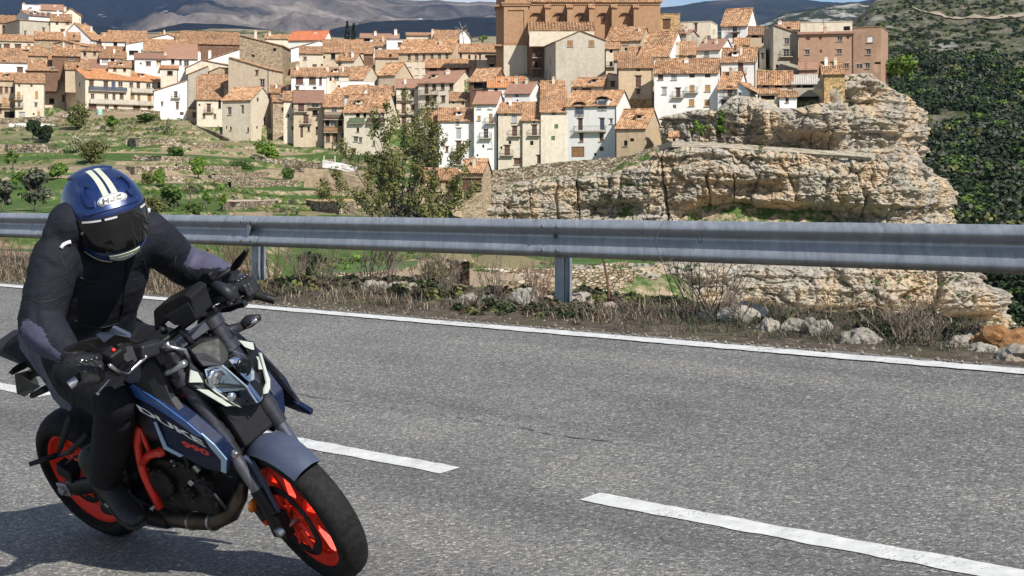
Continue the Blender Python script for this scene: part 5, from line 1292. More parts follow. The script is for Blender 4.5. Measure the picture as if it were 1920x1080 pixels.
def disc(M, z, r0, r1, parent, name='brake_disc'):
    b = MB(); b.lathe([(r0, z - .0025), (r1, z - .0025), (r1, z + .0025), (r0, z + .0025)], M, 48, closed=True)
    o = pb(b, name, K_ENG, parent, smooth=True, auto=30)
    for k in range(8):
        q = MB(); a = 2 * math.pi * k / 8; q.tube([M @ Vector((.045 * math.cos(a), .045 * math.sin(a), z)), M @ Vector(((r0 + .006) * math.cos(a + .35), (r0 + .006) * math.sin(a + .35), z))], .007, 6); pb(q, 'disc_carrier', K_RED, parent)
disc(MF, -.062, .118, .155, fw); disc(MF, .062, .118, .155, fw); disc(MR, -.075, .075, .11, rw)
def SP(p): return ST @ Vector(p)
# --- fork: two legs with upper tubes, sliders, axle feet
TR = math.tan(R(17))
def fork_x(z): return 1.340 - (z - .30) * TR
for sg in (-1, 1):
    y = sg * .105; b = MB()
    f_ = lambda z: SP((fork_x(z), y, z))
    b.tube([f_(.60), f_(.62), f_(1.02)], [.030, .031, .031], 20); b.tube([f_(.655), f_(.70)], .035, 20)
    o = pb(b, 'fork_leg', K_FORK, smooth=True, auto=40)
    b = MB(); b.tube([f_(.36), f_(.62)], .0235, 18); pb(b, 'slider', K_FORKL, o, smooth=True, auto=40)
    b = MB(); b.tube([f_(.46), f_(.36), SP((1.345, y, .27))], [.029, .031, .030], 14); b.box(SP((1.335, y, .315)), (.075, .045, .10), bevel if False else None); pb(b, 'axle_foot', K_BLACK, o, smooth=True, auto=40)
b = MB(); b.tube([SP((1.3586, -.135, .30)), SP((1.3586, .135, .30))], .012, 14); b.lathe([(0, -.142), (.019, -.140), (.021, -.130), (.021, -.118)], MF, 18); pb(b, 'axle', K_STEEL, smooth=True, auto=30)
for z, nm in ((.93, 'lower_clamp'), (1.03, 'top_clamp')):
    b = MB(); c = SP((fork_x(z) - .012, 0, z)); 
    for sg in (-1, 1): b.tube([SP((fork_x(z - .018), sg * .105, z - .018)), SP((fork_x(z + .018), sg * .105, z + .018))], .041, 16)
    b.box(c, (.07, .22, .03), (ST.to_3x3() @ Matrix.Rotation(R(-17), 3, 'Y'))); pb(b, nm, K_FORK, auto=40)
for sg in (-1, 1):      # calipers behind the fork feet
    b = MB(); c = SP((1.245, sg * .088, .345)); rot = ST.to_3x3() @ Matrix.Rotation(R(-28), 3, 'Y')
    b.box(c, (.062, .055, .125), rot); b.box(c + rot @ Vector((-.02, sg * .012, 0)), (.05, .05, .09), rot); o = pb(b, 'brake_caliper', K_BLACK, bevel=.008)
    for dz in (-.04, .04):
        q = MB(); M = Matrix.Translation(c + rot @ Vector((.0, sg * .036, dz))) @ (rot.to_4x4() @ Matrix.Rotation(R(90), 4, 'X')); q.lathe([(0, .008), (.010, .007), (.012, -.006)], M, 10); pb(q, 'caliper_bolt', K_RED, o)
# --- front mudguard: arched crown and side blades running down to the fork feet
b = MB(); rings = []
for k in range(17):
    a = R(52 + (128 - 52) * k / 16) ; rr = .318; wv = .074 - .012 * abs(k - 8) / 8
    ring = []
    for q in range(-4, 5):
        yy = wv * q / 4; rad = rr + .012 - .034 * (abs(q) / 4) ** 2.4
        ring.append(SP((FA.x + rad * math.cos(a), yy, FA.z + rad * math.sin(a))))
    for q in range(4, -5, -1):
        yy = (wv - .003) * q / 4; rad = rr + .008 - .034 * (abs(q) / 4) ** 2.4
        ring.append(SP((FA.x + rad * math.cos(a), yy, FA.z + rad * math.sin(a))))
    rings.append(ring)
b.loft(rings)
for sg in (-1, 1):
    out = [(1.292, .572), (1.235, .585), (1.205, .555), (1.232, .47), (1.262, .375), (1.30, .315), (1.335, .300), (1.342, .345), (1.318, .43), (1.312, .50)]
    pts = [SP((x + .02, sg * (.086 + .022 * max(0, (.52 - z) / .22)), z)) for x, z in out]
    inn = [SP((x + .02, sg * (.070 + .022 * max(0, (.52 - z) / .22)), z)) for x, z in out]; n = len(pts)
    b.add(pts + inn, [tuple(range(n)), tuple(range(2 * n - 1, n - 1, -1))] + [(k, k + n, (k + 1) % n + n, (k + 1) % n) for k in range(n)])
pb(b, 'front_mudguard', K_SLATE, smooth=True, auto=38, bevel=.003)
for sg in (-1, 1):
    b = MB(); b.lathe([(0, .012), (.012, .012), (.0155, .003), (.016, 0)], Matrix.Translation(SP((1.292, sg * .098, .425))) @ Matrix.Rotation(R(90 if sg < 0 else -90), 4, 'X'), 12); pb(b, 'mudguard_bolt', K_BLACK)
b = MB(); p = un(474, 948, -.125); b.ball(p, (.012, .024, .030), 14, 8, Matrix.Rotation(R(20), 3, 'Y')); pb(b, 'side_reflector', K_AMBER, smooth=True)

# --- plates on the flanks
def plate(name, pts, mat, th=.012, parent=None, bev=.003, inward=None, smooth=False):
    v = [un(*p) for p in pts]; n = len(v); sg = 1 if (inward if inward is not None else (pts[0][2] < 0)) else -1
    w = [p + Vector((0, sg * th, 0)) for p in v]; b = MB()
    b.add(v + w, [tuple(range(n)), tuple(range(2 * n - 1, n - 1, -1))] + [(k, k + n, (k + 1) % n + n, (k + 1) % n) for k in range(n)])
    return pb(b, name, mat, parent, bevel=bev)
def q2(pts, y=None):
    return [(*c2(p[0], p[1]), p[2] if len(p) > 2 else y) for p in pts]
shr = [(545,222,-.17),(612,196,-.17),(720,270,-.20),(860,372,-.20),(985,478,-.185),(1042,545,-.16),(1038,608,-.155),(950,590,-.165),(835,530,-.18),(765,500,-.185),(700,420,-.185),(668,335,-.18),(600,262,-.17)]
sh = plate('tank_shroud', q2(shr), K_BLUE, .055, bev=.006)
up = [(548,224,-.176),(612,199,-.176),(720,272,-.206),(858,374,-.206),(940,444,-.196),(905,440,-.199),(800,362,-.206),(690,290,-.2),(610,252,-.18)]
plate('shroud_flash', q2(up), K_MBLUE, .006, sh, bev=.0015)
for pts in ([(925,424,-.198),(985,478,-.190),(1042,545,-.165),(1038,608,-.160),(1016,600,-.163),(1016,548,-.170),(968,490,-.192)], [(706,372,-.19),(716,372,-.19),(766,486,-.19),(842,528,-.185),(830,534,-.184),(752,496,-.189)]):
    plate('shroud_trim', q2(pts), K_EDGE, .005, sh, bev=.001)
# the mirrored shroud on the far side
b = MB(); v = [un(*p) for p in q2(shr)]; v = [Vector((p.x, -p.y, p.z)) for p in v]; n = len(v); w_ = [p - Vector((0, .05, 0)) for p in v]
b.add(v + w_, [tuple(range(n)), tuple(range(2 * n - 1, n - 1, -1))] + [(k, k + n, (k + 1) % n + n, (k + 1) % n) for k in range(n)]); pb(b, 'tank_shroud', K_BLUE, bevel=.006)
# winglet seen beyond the headlight: blue outer blade, dark inner face
out = [(*c4(x, y), yy) for x, y, yy in ((660,85,.15),(800,130,.18),(1020,320,.22),(1270,580,.235),(1330,690,.235),(1430,830,.23),(1553,902,.225),(1550,945,.22),(1440,920,.22),(1270,852,.205),(1120,770,.19),(1000,480,.17),(900,300,.15))]
plate('side_wing', out, K_GLOSS, .012, inward=False)
edge = [(*c4(x, y), yy) for x, y, yy in ((660,84,.152),(800,128,.182),(1022,316,.222),(1272,576,.237),(1332,686,.237),(1432,826,.232),(1555,898,.227),(1550,935,.222),(1425,868,.228),(1310,730,.232),(1240,600,.232),(1010,370,.216),(790,175,.178))]
plate('wing_edge', edge, K_BLUE, .02, bev=.002, inward=False)
# lettering on the shroud
def text_on(txt, mat, p0, p1, p2, name, parent, th=.0012, shear=.25, lift=.006):
    """text laid from p0 towards p1, its cap height reaching p2"""
    cu = bpy.data.curves.new(name, 'FONT'); cu.body = txt; cu.size = 1; cu.offset = .035; cu.extrude = 0.0
    o = bpy.data.objects.new(name, cu); COL.objects.link(o); dg = bpy.context.evaluated_depsgraph_get(); dg.update()
    me = bpy.data.meshes.new_from_object(o.evaluated_get(dg)); bpy.data.objects.remove(o)
    co = [v.co.copy() for v in me.vertices]; x0 = min(c.x for c in co); x1 = max(c.x for c in co); y1 = max(c.y for c in co); y0 = min(c.y for c in co)
    ex, ey = p1 - p0, p2 - p0; nn = ex.cross(ey).normalized()
    for v_, c in zip(me.vertices, co): v_.co = p0 + ex * ((c.x - x0) / (x1 - x0)) + ey * ((c.y - y0) / (y1 - y0)) + nn * lift
    me.materials.clear(); me.materials.append(mat); me.update()
    return link(name, me, parent)
text_on('DUKE', K_LETTER, un(*c2(648,318), -.204), un(*c2(952,486), -.190), un(*c2(628,286), -.207), 'lettering', sh, lift=.004)
text_on('990', K_RLET, un(*c2(846,480), -.190), un(*c2(970,528), -.184), un(*c2(836,452), -.192), 'number_lettering', sh, lift=.004)
# --- tank, seat, tail
b = MB(); rings = []
for x, zt, zb, w, e in ((.46,.845,.70,.085,.6),(.54,.885,.66,.115,.6),(.66,.925,.62,.14,.55),(.80,.945,.60,.158,.5),(.93,.945,.62,.160,.5),(1.02,.915,.66,.14,.5),(1.07,.87,.72,.10,.55)):
    ring = []; n = 20
    for k in range(n):
        a = 2 * math.pi * k / n; c, s_ = math.cos(a), math.sin(a)
        ring.append((x, w * math.copysign(abs(c) ** e, c), (zt + zb) / 2 + (zt - zb) / 2 * math.copysign(abs(s_) ** .6, s_)))
    rings.append(ring)
b.loft(rings); pb(b, 'fuel_tank', K_GRAPH, smooth=True)
pan = [(558,196,-.172),(600,120,-.165),(655,118,-.165),(700,88,-.15),(725,130,-.155),(785,268,-.175),(858,368,-.188),(720,266,-.192),(612,192,-.176)]
plate('tank_side_panel', q2(pan), K_GRAPH, .03, bev=.005)
plate('tank_badge_panel', q2([(572,178,-.178),(640,112,-.172),(652,150,-.174),(640,186,-.178),(596,196,-.18)]), K_SLATE, .01, bev=.002)
b = MB(); rings = []
for x, z, w, h in ((.50,.845,.10,.05),(.38,.835,.13,.06),(.22,.85,.12,.06),(.10,.905,.10,.06),(-.06,.955,.085,.05)):
    rings.append([(x, w * math.cos(2 * math.pi * k / 14), z + h / 2 * math.sin(2 * math.pi * k / 14)) for k in range(14)])
b.loft(rings); pb(b, 'seat', K_SEAT, smooth=True)
ca = lambda X, Y: (X / 4.153, 560 + Y / 4.153)
tp = [(135,285,-.09),(165,268,-.09),(240,315,-.10),(300,420,-.115),(372,520,-.12),(425,660,-.13),(500,755,-.13),(562,850,-.13),(545,885,-.13),(470,850,-.13),(408,782,-.125),(365,690,-.12),(305,600,-.115),(225,490,-.10),(150,390,-.09)]
plate('tail_panel', [(*ca(x, y), yy) for x, y, yy in tp], K_SLATE, .03, bev=.006)
b = MB(); b.box((.0, 0, .90), (.36, .14, .06), Matrix.Rotation(R(14), 3, 'Y')); pb(b, 'tail_unit', K_GRAPH, bevel=.02)
plate('number_plate', [(*ca(x, y), yy) for x, y, yy in ((112,590,-.11),(248,553,.0),(308,690,.02),(262,722,.0),(190,765,-.04),(130,742,-.09))], K_PLATEB, .004, bev=.001)
b = MB(); b.tube([un(*ca(330,560), -.02), un(*ca(250,580), -.02), un(*ca(215,640), -.02)], [.022, .02, .012], 8); b.tube([un(*ca(360,700), -.03), un(*ca(250,755), -.03)], [.016, .012], 8); pb(b, 'plate_bracket', K_BLACK)
plate('rear_indicator', [(*ca(x, y), yy) for x, y, yy in ((60,580,-.16),(100,535,-.15),(225,482,-.08),(250,510,-.06),(200,545,-.08),(95,590,-.15))], K_BLACK, .03, bev=.006)
# --- frame, engine, swingarm, exhaust
for pts, r_ in (([(640,395),(632,470),(645,540),(660,600),(690,670),(738,765)], .0175), ([(650,560),(690,520),(742,508)], .017), ([(640,398),(668,460),(690,508)], .010)):
    b = MB(); b.tube([un(*c2(*p), -.155) for p in pts], r_, 12); o = pb(b, 'frame_tube', K_FRAME, smooth=True)
    b2 = MB(); b2.tube([(lambda q: (q.x, -q.y, q.z))(un(*c2(*p), -.155)) for p in pts], r_, 12); pb(b2, 'frame_tube', K_FRAME, smooth=True)
b = MB(); b.lathe([(0, .02), (.014, .018), (.02, .0)], Matrix.Translation(un(*c2(742,508), -.165)) @ Matrix.Rotation(R(90), 4, 'X'), 12); pb(b, 'frame_bolt', K_FRAME)
for pts in ([(795,165),(812,195),(795,225),(830,240),(862,248)], [(812,262),(830,255)]):
    b = MB(); b.tube([un(*c2(*p), -.09) for p in pts], .013, 8); pb(b, 'head_tube_gusset', K_FRAME, smooth=True)
b = MB(); b.box((.80, 0, .42), (.36, .25, .24)); b.box((.93, 0, .60), (.22, .20, .26), Matrix.Rotation(R(22), 3, 'Y')); b.box((.66, 0, .50), (.24, .22, .22)); pb(b, 'engine', K_ENG, bevel=.02)
b = MB(); b.box((1.03, 0, .66), (.10, .18, .16), Matrix.Rotation(R(20), 3, 'Y')); b.box((.62, 0, .62), (.30, .16, .18)); pb(b, 'airbox', K_BLACK, bevel=.015)
for (X, Y), r_, y in (((742,652), .066, -.145), ((940,665), .042, -.14), ((850,560), .03, -.14), ((870,700), .028, -.14)):
    b = MB(); b.lathe([(0, .018), (r_ * .55, .018), (r_ * .62, .012), (r_ * .9, .010), (r_, 0), (r_, -.03)], Matrix.Translation(un(*c2(X, Y), y)) @ Matrix.Rotation(R(90), 4, 'X'), 28); o = pb(b, 'engine_cover', K_ENG, smooth=True, auto=30)
    for k in range(6):
        q = MB(); a = k * math.pi / 3; q.lathe([(0, .006), (.006, .005), (.007, 0)], Matrix.Translation(un(*c2(X, Y), y) + Vector((r_ * 1.08 * math.cos(a), -.002, r_ * 1.08 * math.sin(a)))) @ Matrix.Rotation(R(90), 4, 'X'), 6); pb(q, 'cover_bolt', K_FORK, o)
rnd2 = random.Random(5)         # hoses, brackets and fins in the shadow behind the fork
for k in range(14):
    p0 = Vector((rnd2.uniform(.86, 1.12), rnd2.uniform(-.15, -.07), rnd2.uniform(.48, .82))); p1 = p0 + Vector((rnd2.uniform(-.12, .12), rnd2.uniform(-.03, .03), rnd2.uniform(-.16, .10)))
    b = MB(); b.tube([p0, (p0 + p1) / 2 + Vector((.02, -.015, .02)), p1], .007, 6); pb(b, 'hose', K_BLACK, smooth=True)
for k in range(6):
    b = MB(); p0 = un(*c2(*((885,355),(920,400),(905,585),(800,560),(1080,520),(880,650))[k]), -.15); b.box(p0, (.03, .012, .022), Matrix.Rotation(R(30 * k), 3, 'Y')); pb(b, 'bracket', K_STEEL, bevel=.003)
rad = MB(); rad.box((1.10, 0, .70), (.035, .26, .22), Matrix.Rotation(R(-14), 3, 'Y')); ro_ = pb(rad, 'radiator', K_BLACK, bevel=.006)
for k in range(16):
    b = MB(); b.box((1.122 - .0035 * (k - 8) * .9 * .25, 0, .605 + k * .0125), (.006, .24, .004)); pb(b, 'radiator_fin', K_ENG, ro_)
pp = [((1120,640), -.03, .022), ((1105,715), -.05, .030), ((1065,790), -.06, .035), ((985,828), -.08, .036), ((890,826), -.09, .035), ((800,815), -.10, .034), ((735,785), -.10, .036)]
b = MB(); b.tube([un(*c2(*p), y) for p, y, r_ in pp], [r_ for p, y, r_ in pp], 16); o = pb(b, 'exhaust_pipe', K_PIPE, smooth=True)
for (p, y, r_) in (pp[3], pp[4], pp[6]):
    b = MB(); c = un(*c2(*p), y); b.tube([c + Vector((-.006, 0, 0)), c + Vector((.006, 0, 0))], r_ + .004, 16); pb(b, 'pipe_band', K_STEEL, o, smooth=True, auto=40)
b = MB(); b.tube([(.62, -.11, .22), (.45, -.13, .26), (.30, -.15, .30)], [.036, .045, .05], 14); b.box((.52, 0, .24), (.32, .20, .10)); pb(b, 'silencer', K_ENG, bevel=.01)
for sg in (-1, 1):
    b = MB(); rings = []
    for x, z, w, h in ((0, .315, .02, .06), (.06, .32, .024, .08), (.28, .37, .028, .075), (.50, .42, .04, .09)):
        rings.append([(x, sg * .125 + w * math.cos(2 * math.pi * k / 10), z + h / 2 * math.sin(2 * math.pi * k / 10)) for k in range(10)])
    b.loft(rings); o = pb(b, 'swingarm', K_ENG, smooth=True)
    b = MB(); b.box((0, sg * .14, .315), (.07, .02, .06)); b.tube([(0, sg * .15, .315), (0, sg * .165, .315)], .018, 12); pb(b, 'axle_block', K_STEEL, o, bevel=.003)
b = MB(); b.box((.055, -.118, .40), (.09, .05, .06), Matrix.Rotation(R(30), 3, 'Y')); b.tube([(.06, -.12, .43), (.2, -.14, .50), (.42, -.12, .52)], .006, 6); pb(b, 'rear_caliper', K_BLACK, bevel=.006)
for sg in (-1, 1):      # rider footrests and passenger hangers
    b = MB(); b.tube([(.47, sg * .13, .385), (.47, sg * .25, .375)], .012, 8); b.box((.44, sg * .135, .42), (.10, .014, .12), Matrix.Rotation(R(20), 3, 'Y')); pb(b, 'footrest', K_STEEL if sg < 0 else K_BLACK)
    b = MB(); b.tube([(.30, sg * .13, .70), (.16, sg * .15, .56), (.10, sg * .155, .50), (.20, sg * .15, .53), (.36, sg * .13, .62)], [.014, .013, .012, .012, .013], 8); b.tube([(.10, sg * .15, .505), (.06, sg * .26, .53)], [.014, .010], 8); pb(b, 'passenger_hanger', K_GRAPH, smooth=True)
b = MB(); b.tube([(.44, .0, .50), (.30, .02, .74)], .022, 12)
for k in range(7): b.lathe([(.030, -.006), (.036, 0), (.030, .006)], Matrix.Translation(Vector((.44, 0, .50)).lerp(Vector((.30, .02, .74)), .15 + k * .11)) @ Vector((-.14, .02, .24)).to_track_quat('Z', 'Y').to_matrix().to_4x4(), 14)
pb(b, 'shock_spring', K_RED if False else K_STEEL, smooth=True)
b = MB(); b.tube([un(*c2(640,800), -.13), un(*c2(700,770), -.12), un(*c2(735,745), -.1)], .010, 8); b.box(un(*c2(665,795), -.13), (.05, .02, .012)); pb(b, 'brake_pedal', K_STEEL)

# --- headlight: a pointed mask of two lenses, daytime strips and cowl
def face(px, py, dx=0.0):
    """where the ray meets the pointed nose surface of the headlight"""
    d = BI.to_3x3() @ Vector(((px - 960) / FPX, 1, (YH - py) / FPX)); c = BI @ Vector((0, 0, CZ))
    g = lambda k: (lambda p: p.x - (1.315 + dx - .42 * (p.z - .80) - .50 * (math.sqrt(p.y ** 2 + .0004)) - 1.2 * max(0, p.z - 1.0)))(c + d * k)
    lo, hi = 4.6, 7.6      # walking away from the eye the surface is met once
    for _ in range(60):
        m = (lo + hi) / 2
        if g(m) > 0: lo = m
        else: hi = m
    return c + d * lo
def mask(name, pts, mat, th=.02, lift=0.0, parent=None, bev=.002, conv=c4):
    v = [face(*conv(*p), lift) for p in pts]; n = len(v); w_ = [p + Vector((-th, 0, 0)) for p in v]; b = MB()
    b.add(v + w_, [tuple(range(n)), tuple(range(2 * n - 1, n - 1, -1))] + [(k, k + n, (k + 1) % n + n, (k + 1) % n) for k in range(n)])
    return pb(b, name, mat, parent, bevel=bev)
hl = mask('headlight', [(300,300),(440,190),(620,150),(800,190),(960,215),(1010,330),(1110,600),(1105,690),(1040,830),(990,850),(820,880),(680,890),(330,680),(290,620),(310,420)], K_GLOSS, .10, -.012, bev=.008)
mask('cowl', [(300,300),(400,235),(500,180),(600,175),(660,240),(700,330),(690,400),(620,455),(470,475),(380,400)], K_BLACK, .03, .012, hl, .005)
mask('cowl_facet', [(352,345),(455,335),(500,350),(655,440),(610,455),(440,470),(385,400)], K_GRAPH, .01, .017, hl, .002)
lens_r = [(452,500),(500,475),(620,455),(680,505),(850,640),(900,700),(830,715),(640,730),(560,690),(490,590)]
lens_l = [(690,410),(745,375),(830,385),(910,450),(955,520),(955,600),(900,630),(860,600),(770,510)]
for pts, cc in ((lens_r, (560,585)), (lens_l, (835,480))):
    bowl = mask('lamp_bowl', pts, K_BOWL if cc[0] < 700 else K_REFL, .004, -.004, hl, .001)
    v = [face(*c4(*p), .012) for p in pts]; ctr = sum(v, Vector()) / len(v) + Vector((.014, 0, 0)); b = MB(); n = len(v)
    b.add(v + [ctr], [(k, (k + 1) % n, n) for k in range(n)]); pb(b, 'lens', K_LENS, hl, smooth=True)
    c = face(*cc, .0) if False else face(*c4(*cc), .004)
    b = MB(); b.lathe([(.0, .010), (.016, .012), (.026, .006), (.032, .014), (.035, .0)], Matrix.Translation(c) @ Vector((1, 0, -.1)).to_track_quat('Z', 'Y').to_matrix().to_4x4(), 22); pb(b, 'projector', K_REFL if cc[0] < 700 else K_GLOSS, hl, smooth=True)
mask('lamp_stripe', [(560,630),(840,660),(890,695),(590,690)], K_PALE, .004, .003, hl, .001)
for pts in ([(620,455),(640,452),(900,680),(1000,840),(975,838),(870,680)], [(905,630),(925,660),(1030,800),(1045,705),(1035,800),(1010,830),(890,660)], [(690,295),(700,292),(850,350),(870,365),(840,352)], [(455,510),(465,505),(500,590),(565,690),(640,735),(610,735),(545,690),(480,600)]):
    mask('chrome_edge', pts, K_REFL, .004, .010, hl, .0005)
for pts in ([(312,505),(385,530),(440,632),(300,634)], [(372,700),(492,708),(735,868),(672,876)], [(795,203),(945,228),(958,300),(935,302),(862,275)], [(975,365),(1000,375),(1040,500),(1005,500),(1000,420)]):
    mask('pale_panel', pts, K_PALE, .006, .004, hl, .001)
mask('daytime_strip', [(1010,330),(1030,335),(1085,520),(1118,600),(1118,690),(1095,740),(1055,750),(1060,700),(1085,640),(1060,520)], K_PALE, .01, .006, hl, .001)
mask('daytime_strip', [(465,600),(490,640),(580,720),(690,800),(760,850),(835,892),(800,880),(670,805),(560,730),(475,650)], K_PALE, .008, .008, hl, .001)
b = MB(); b.lathe([(0, .012), (.014, .010), (.018, 0)], Matrix.Translation(face(*c4(725, 775), .004)) @ Vector((1, -.3, 0)).to_track_quat('Z', 'Y').to_matrix().to_4x4(), 14); pb(b, 'position_lamp', K_REFL, hl, smooth=True)
b = MB(); b.box((1.20, 0, .70), (.10, .15, .20), Matrix.Rotation(R(-15), 3, 'Y')); pb(b, 'headlight_bracket', K_BLACK, bevel=.01)

# --- handlebar, instruments, controls, mirrors
GR = un(163, 700, -.385); GL = un(458, 545, .385)      # grip centres
BR = un(140, 716, -.43); BL = un(505, 560, .43)
CR, CL = un(262, 672, -.17), un(398, 585, .17)
tc_ = SP((fork_x(1.06) - .02, 0, 1.07))
b = MB(); b.tube([BR, GR, CR, tc_ + Vector((0, -.08, 0)), tc_ + Vector((0, .08, 0)), CL, GL, BL], .0125, 12); hb = pb(b, 'handlebar', K_BLACK, smooth=True)
for (a_, g_, c_, nm) in ((BR, GR, CR, 'grip'), (BL, GL, CL, 'grip')):
    b = MB(); d = (g_ - a_).normalized(); b.tube([a_ + d * .01, a_ + d * .015, g_ + d * .06, g_ + d * .065], [.016, .0185, .0185, .014], 14); pb(b, nm, K_SEAT, smooth=True)
    b = MB(); b.tube([a_ - d * .022, a_ + d * .012], [.0165, .0165], 14); pb(b, 'bar_end', K_STEEL if g_ is GR else K_BLACK, smooth=True, auto=30)
    b = MB(); p = g_ + d * .10; b.box(p + Vector((.01, 0, .0)), (.055, .06, .06), Matrix.Rotation(R(25), 3, 'Y')); b.box(p + d * .035 + Vector((.0, 0, .012)), (.05, .03, .05)); o = pb(b, 'switch_block', K_BLACK, bevel=.009)
    b = MB(); b.ball(p + Vector((.032, 0, .028)), .0075, 8, 6); pb(b, 'kill_button', K_RLET, o, smooth=True)
b = MB(); b.tube([c2 and un(*c2(505,110), -.36) for _ in (0,)] + [un(*c2(548,140), -.30), un(*c2(590,148), -.25), un(*c2(675,65), -.2)], [.007, .0065, .006, .008], 8); pb(b, 'brake_lever', K_STEEL, smooth=True)
b = MB(); b.tube([un(*c2(505,172), -.33), un(*c2(450,238), -.38)], .0035, 6); b.ball(un(*c2(450,240), -.38), .007, 8, 6); pb(b, 'lever_guard', K_STEEL, smooth=True)
b = MB(); b.tube([un(*c1(1350,742), .45), un(*c1(1250,745), .40), un(*c1(1190,690), .33), un(*c1(1130,700), .25)], [.006, .009, .010, .012], 8); pb(b, 'clutch_lever', K_BLACK, smooth=True)
b = MB(); b.tube([un(*c2(535,110), -.24), un(*c2(600,60), -.23)], [.034, .032], 18); b.tube([un(*c2(528,118), -.24), un(*c2(538,106), -.24)], .037, 18); pb(b, 'throttle_housing', K_GRAPH, smooth=True, auto=35)
b = MB(); b.box(un(*c2(690,35), -.16), (.06, .11, .05), Matrix.Rotation(R(-20), 3, 'X')); o = pb(b, 'master_cylinder', K_GRAPH, bevel=.01)
b = MB(); b.tube([un(*c2(765,5), -.14), un(*c2(775,22), -.14), un(*c2(800,30), -.13), un(*c2(850,38), -.11), un(*c2(868,75), -.09), un(*c2(870,130), -.08)], [.011, .009, .007, .0065, .006, .006], 8); pb(b, 'brake_hose', K_STEEL, smooth=True)
b = MB(); b.tube([un(*c2(755,58), -.12), un(*c2(785,46), -.12)], .009, 8); pb(b, 'ignition_tag', K_RLET, smooth=True)
b = MB(); b.tube([un(*c2(718,180), -.13), un(*c2(760,150), -.13), un(*c2(850,100), -.13)], [.009, .014, .013], 10); pb(b, 'front_indicator', K_STEEL, smooth=True)
b = MB(); b.box(un(*c2(805,62), -.12), (.05, .06, .05)); b.box(un(*c2(760,30), -.12), (.04, .05, .04)); pb(b, 'fork_top_bracket', K_GRAPH, bevel=.01)
for pts, r_ in (([(1010,870),(1040,780),(1060,720),(1090,690)], .019), ([(1000,740),(1050,760),(1110,740)], .018), ([(1075,690),(1120,700),(1165,740)], .024)):
    b = MB(); b.tube([un(*c1(*p), .17) for p in pts], r_, 10); pb(b, 'riser', K_GRAPH, smooth=True)
b = MB(); b.box(un(*c1(1140,725), .24), (.055, .07, .06), Matrix.Rotation(R(20), 3, 'Y')); pb(b, 'clutch_switch', K_GRAPH, bevel=.012)
b = MB(); b.ball(un(*c1(1130,686), .25), .008, 8, 6); pb(b, 'switch_button', K_RLET, smooth=True)
b = MB(); v = [un(*c1(x, y), .27) for x, y in ((1075,800),(1120,790),(1215,765),(1225,790),(1185,800),(1150,815),(1090,822))]; b.prism(v, (0, .02, 0)); pb(b, 'lever_shield', K_GRAPH, bevel=.004)
for pts in ([(1065,810),(1062,860),(1075,910)], [(1045,800),(1035,880),(1050,930)]):
    b = MB(); b.tube([un(*c1(*p), .18) for p in pts], .006, 6); pb(b, 'cable', K_BLACK, smooth=True)
# instrument display seen from its back
def box_px(name, pts, y0, y1, mat, bev=.008, conv=c1):
    v = [un(*conv(*p), y0) for p in pts]; n = len(v); sh_ = Vector((-.02, y1 - y0, .0)); w_ = [p + sh_ for p in v]; b = MB()
    b.add(v + w_, [tuple(range(n)), tuple(range(2 * n - 1, n - 1, -1))] + [(k, k + n, (k + 1) % n + n, (k + 1) % n) for k in range(n)]); return pb(b, name, mat, bevel=bev)
dsp = box_px('display', [(765,812),(775,800),(920,728),(952,742),(958,775),(985,850),(875,885),(835,855),(790,905),(772,915)], -.03, .07, K_BLACK, .006)
box_px('display_back', [(820,835),(945,770),(985,850),(930,890),(870,880)], -.045, -.03, K_GRAPH, .006)
b = MB(); b.tube([un(*c1(815,885), -.05), un(*c1(822,915), -.05)], .014, 8); pb(b, 'display_stay', K_FORK, smooth=True)
b = MB(); b.tube([un(*c1(905,900), -.03), un(*c1(960,970), -.02)], .013, 8); pb(b, 'display_stay', K_FORK, smooth=True)
b = MB(); b.ball(un(*c1(972,810), .03), (.02, .02, .028), 10, 8); pb(b, 'display_knob', K_GLOSS, smooth=True)
# mirrors: right one a wide flat blade, left one standing by the hand
rm = plate('mirror', [(*c1(x, y), yy) for x, y, yy in ((308,1000,-.47),(400,968,-.43),(490,940,-.38),(512,962,-.37),(560,893,-.35),(640,930,-.31),(652,962,-.31),(500,995,-.38),(405,1012,-.43),(330,1022,-.47))], K_BLACK, .02, bev=.004)
plate('mirror_cap', [(*c1(x, y), yy) for x, y, yy in ((490,936,-.386),(512,958,-.376),(560,889,-.356),(640,927,-.316),(648,945,-.316),(575,928,-.35),(520,968,-.378))], K_SLATE, .012, rm, bev=.002)
b = MB(); b.tube([un(*c1(640,950), -.30), un(*c1(680,965), -.26), un(*c1(720,950), -.22)], .009, 8); pb(b, 'mirror_stem', K_BLACK, smooth=True)
lm = plate('mirror', [(*c1(x, y), .36) for x, y in ((1168,575),(1190,540),(1240,490),(1250,500),(1240,530),(1205,585),(1180,600))], K_BLACK, .02, bev=.004, inward=False)
b = MB(); b.tube([un(*c1(1060,690), .27), un(*c1(1090,640), .30), un(*c1(1170,590), .35)], .009, 8); pb(b, 'mirror_stem', K_BLACK, smooth=True)
plate('mirror_cap', [(*c1(x, y), .355) for x, y in ((1108,595),(1160,590),(1170,612),(1140,672),(1070,668),(1095,640))], K_SLATE, .02, lm, bev=.006, inward=False)
b = MB(); b.tube([un(*c1(1120,915), .17), un(*c1(1150,905), .19), un(*c1(1210,885), .23)], [.03, .022, .018], 10); b.tube([un(*c1(1205,888), .23), un(*c1(1245,860), .25), un(*c1(1298,838), .27)], [.016, .026, .012], 10); o = pb(b, 'left_indicator' if False else 'front_indicator', K_GRAPH, smooth=True)
b = MB(); b.tube([un(*c1(1232,878), .235), un(*c1(1285,850), .255)], [.014, .008], 8); pb(b, 'indicator_lens', K_REFL, o, smooth=True)
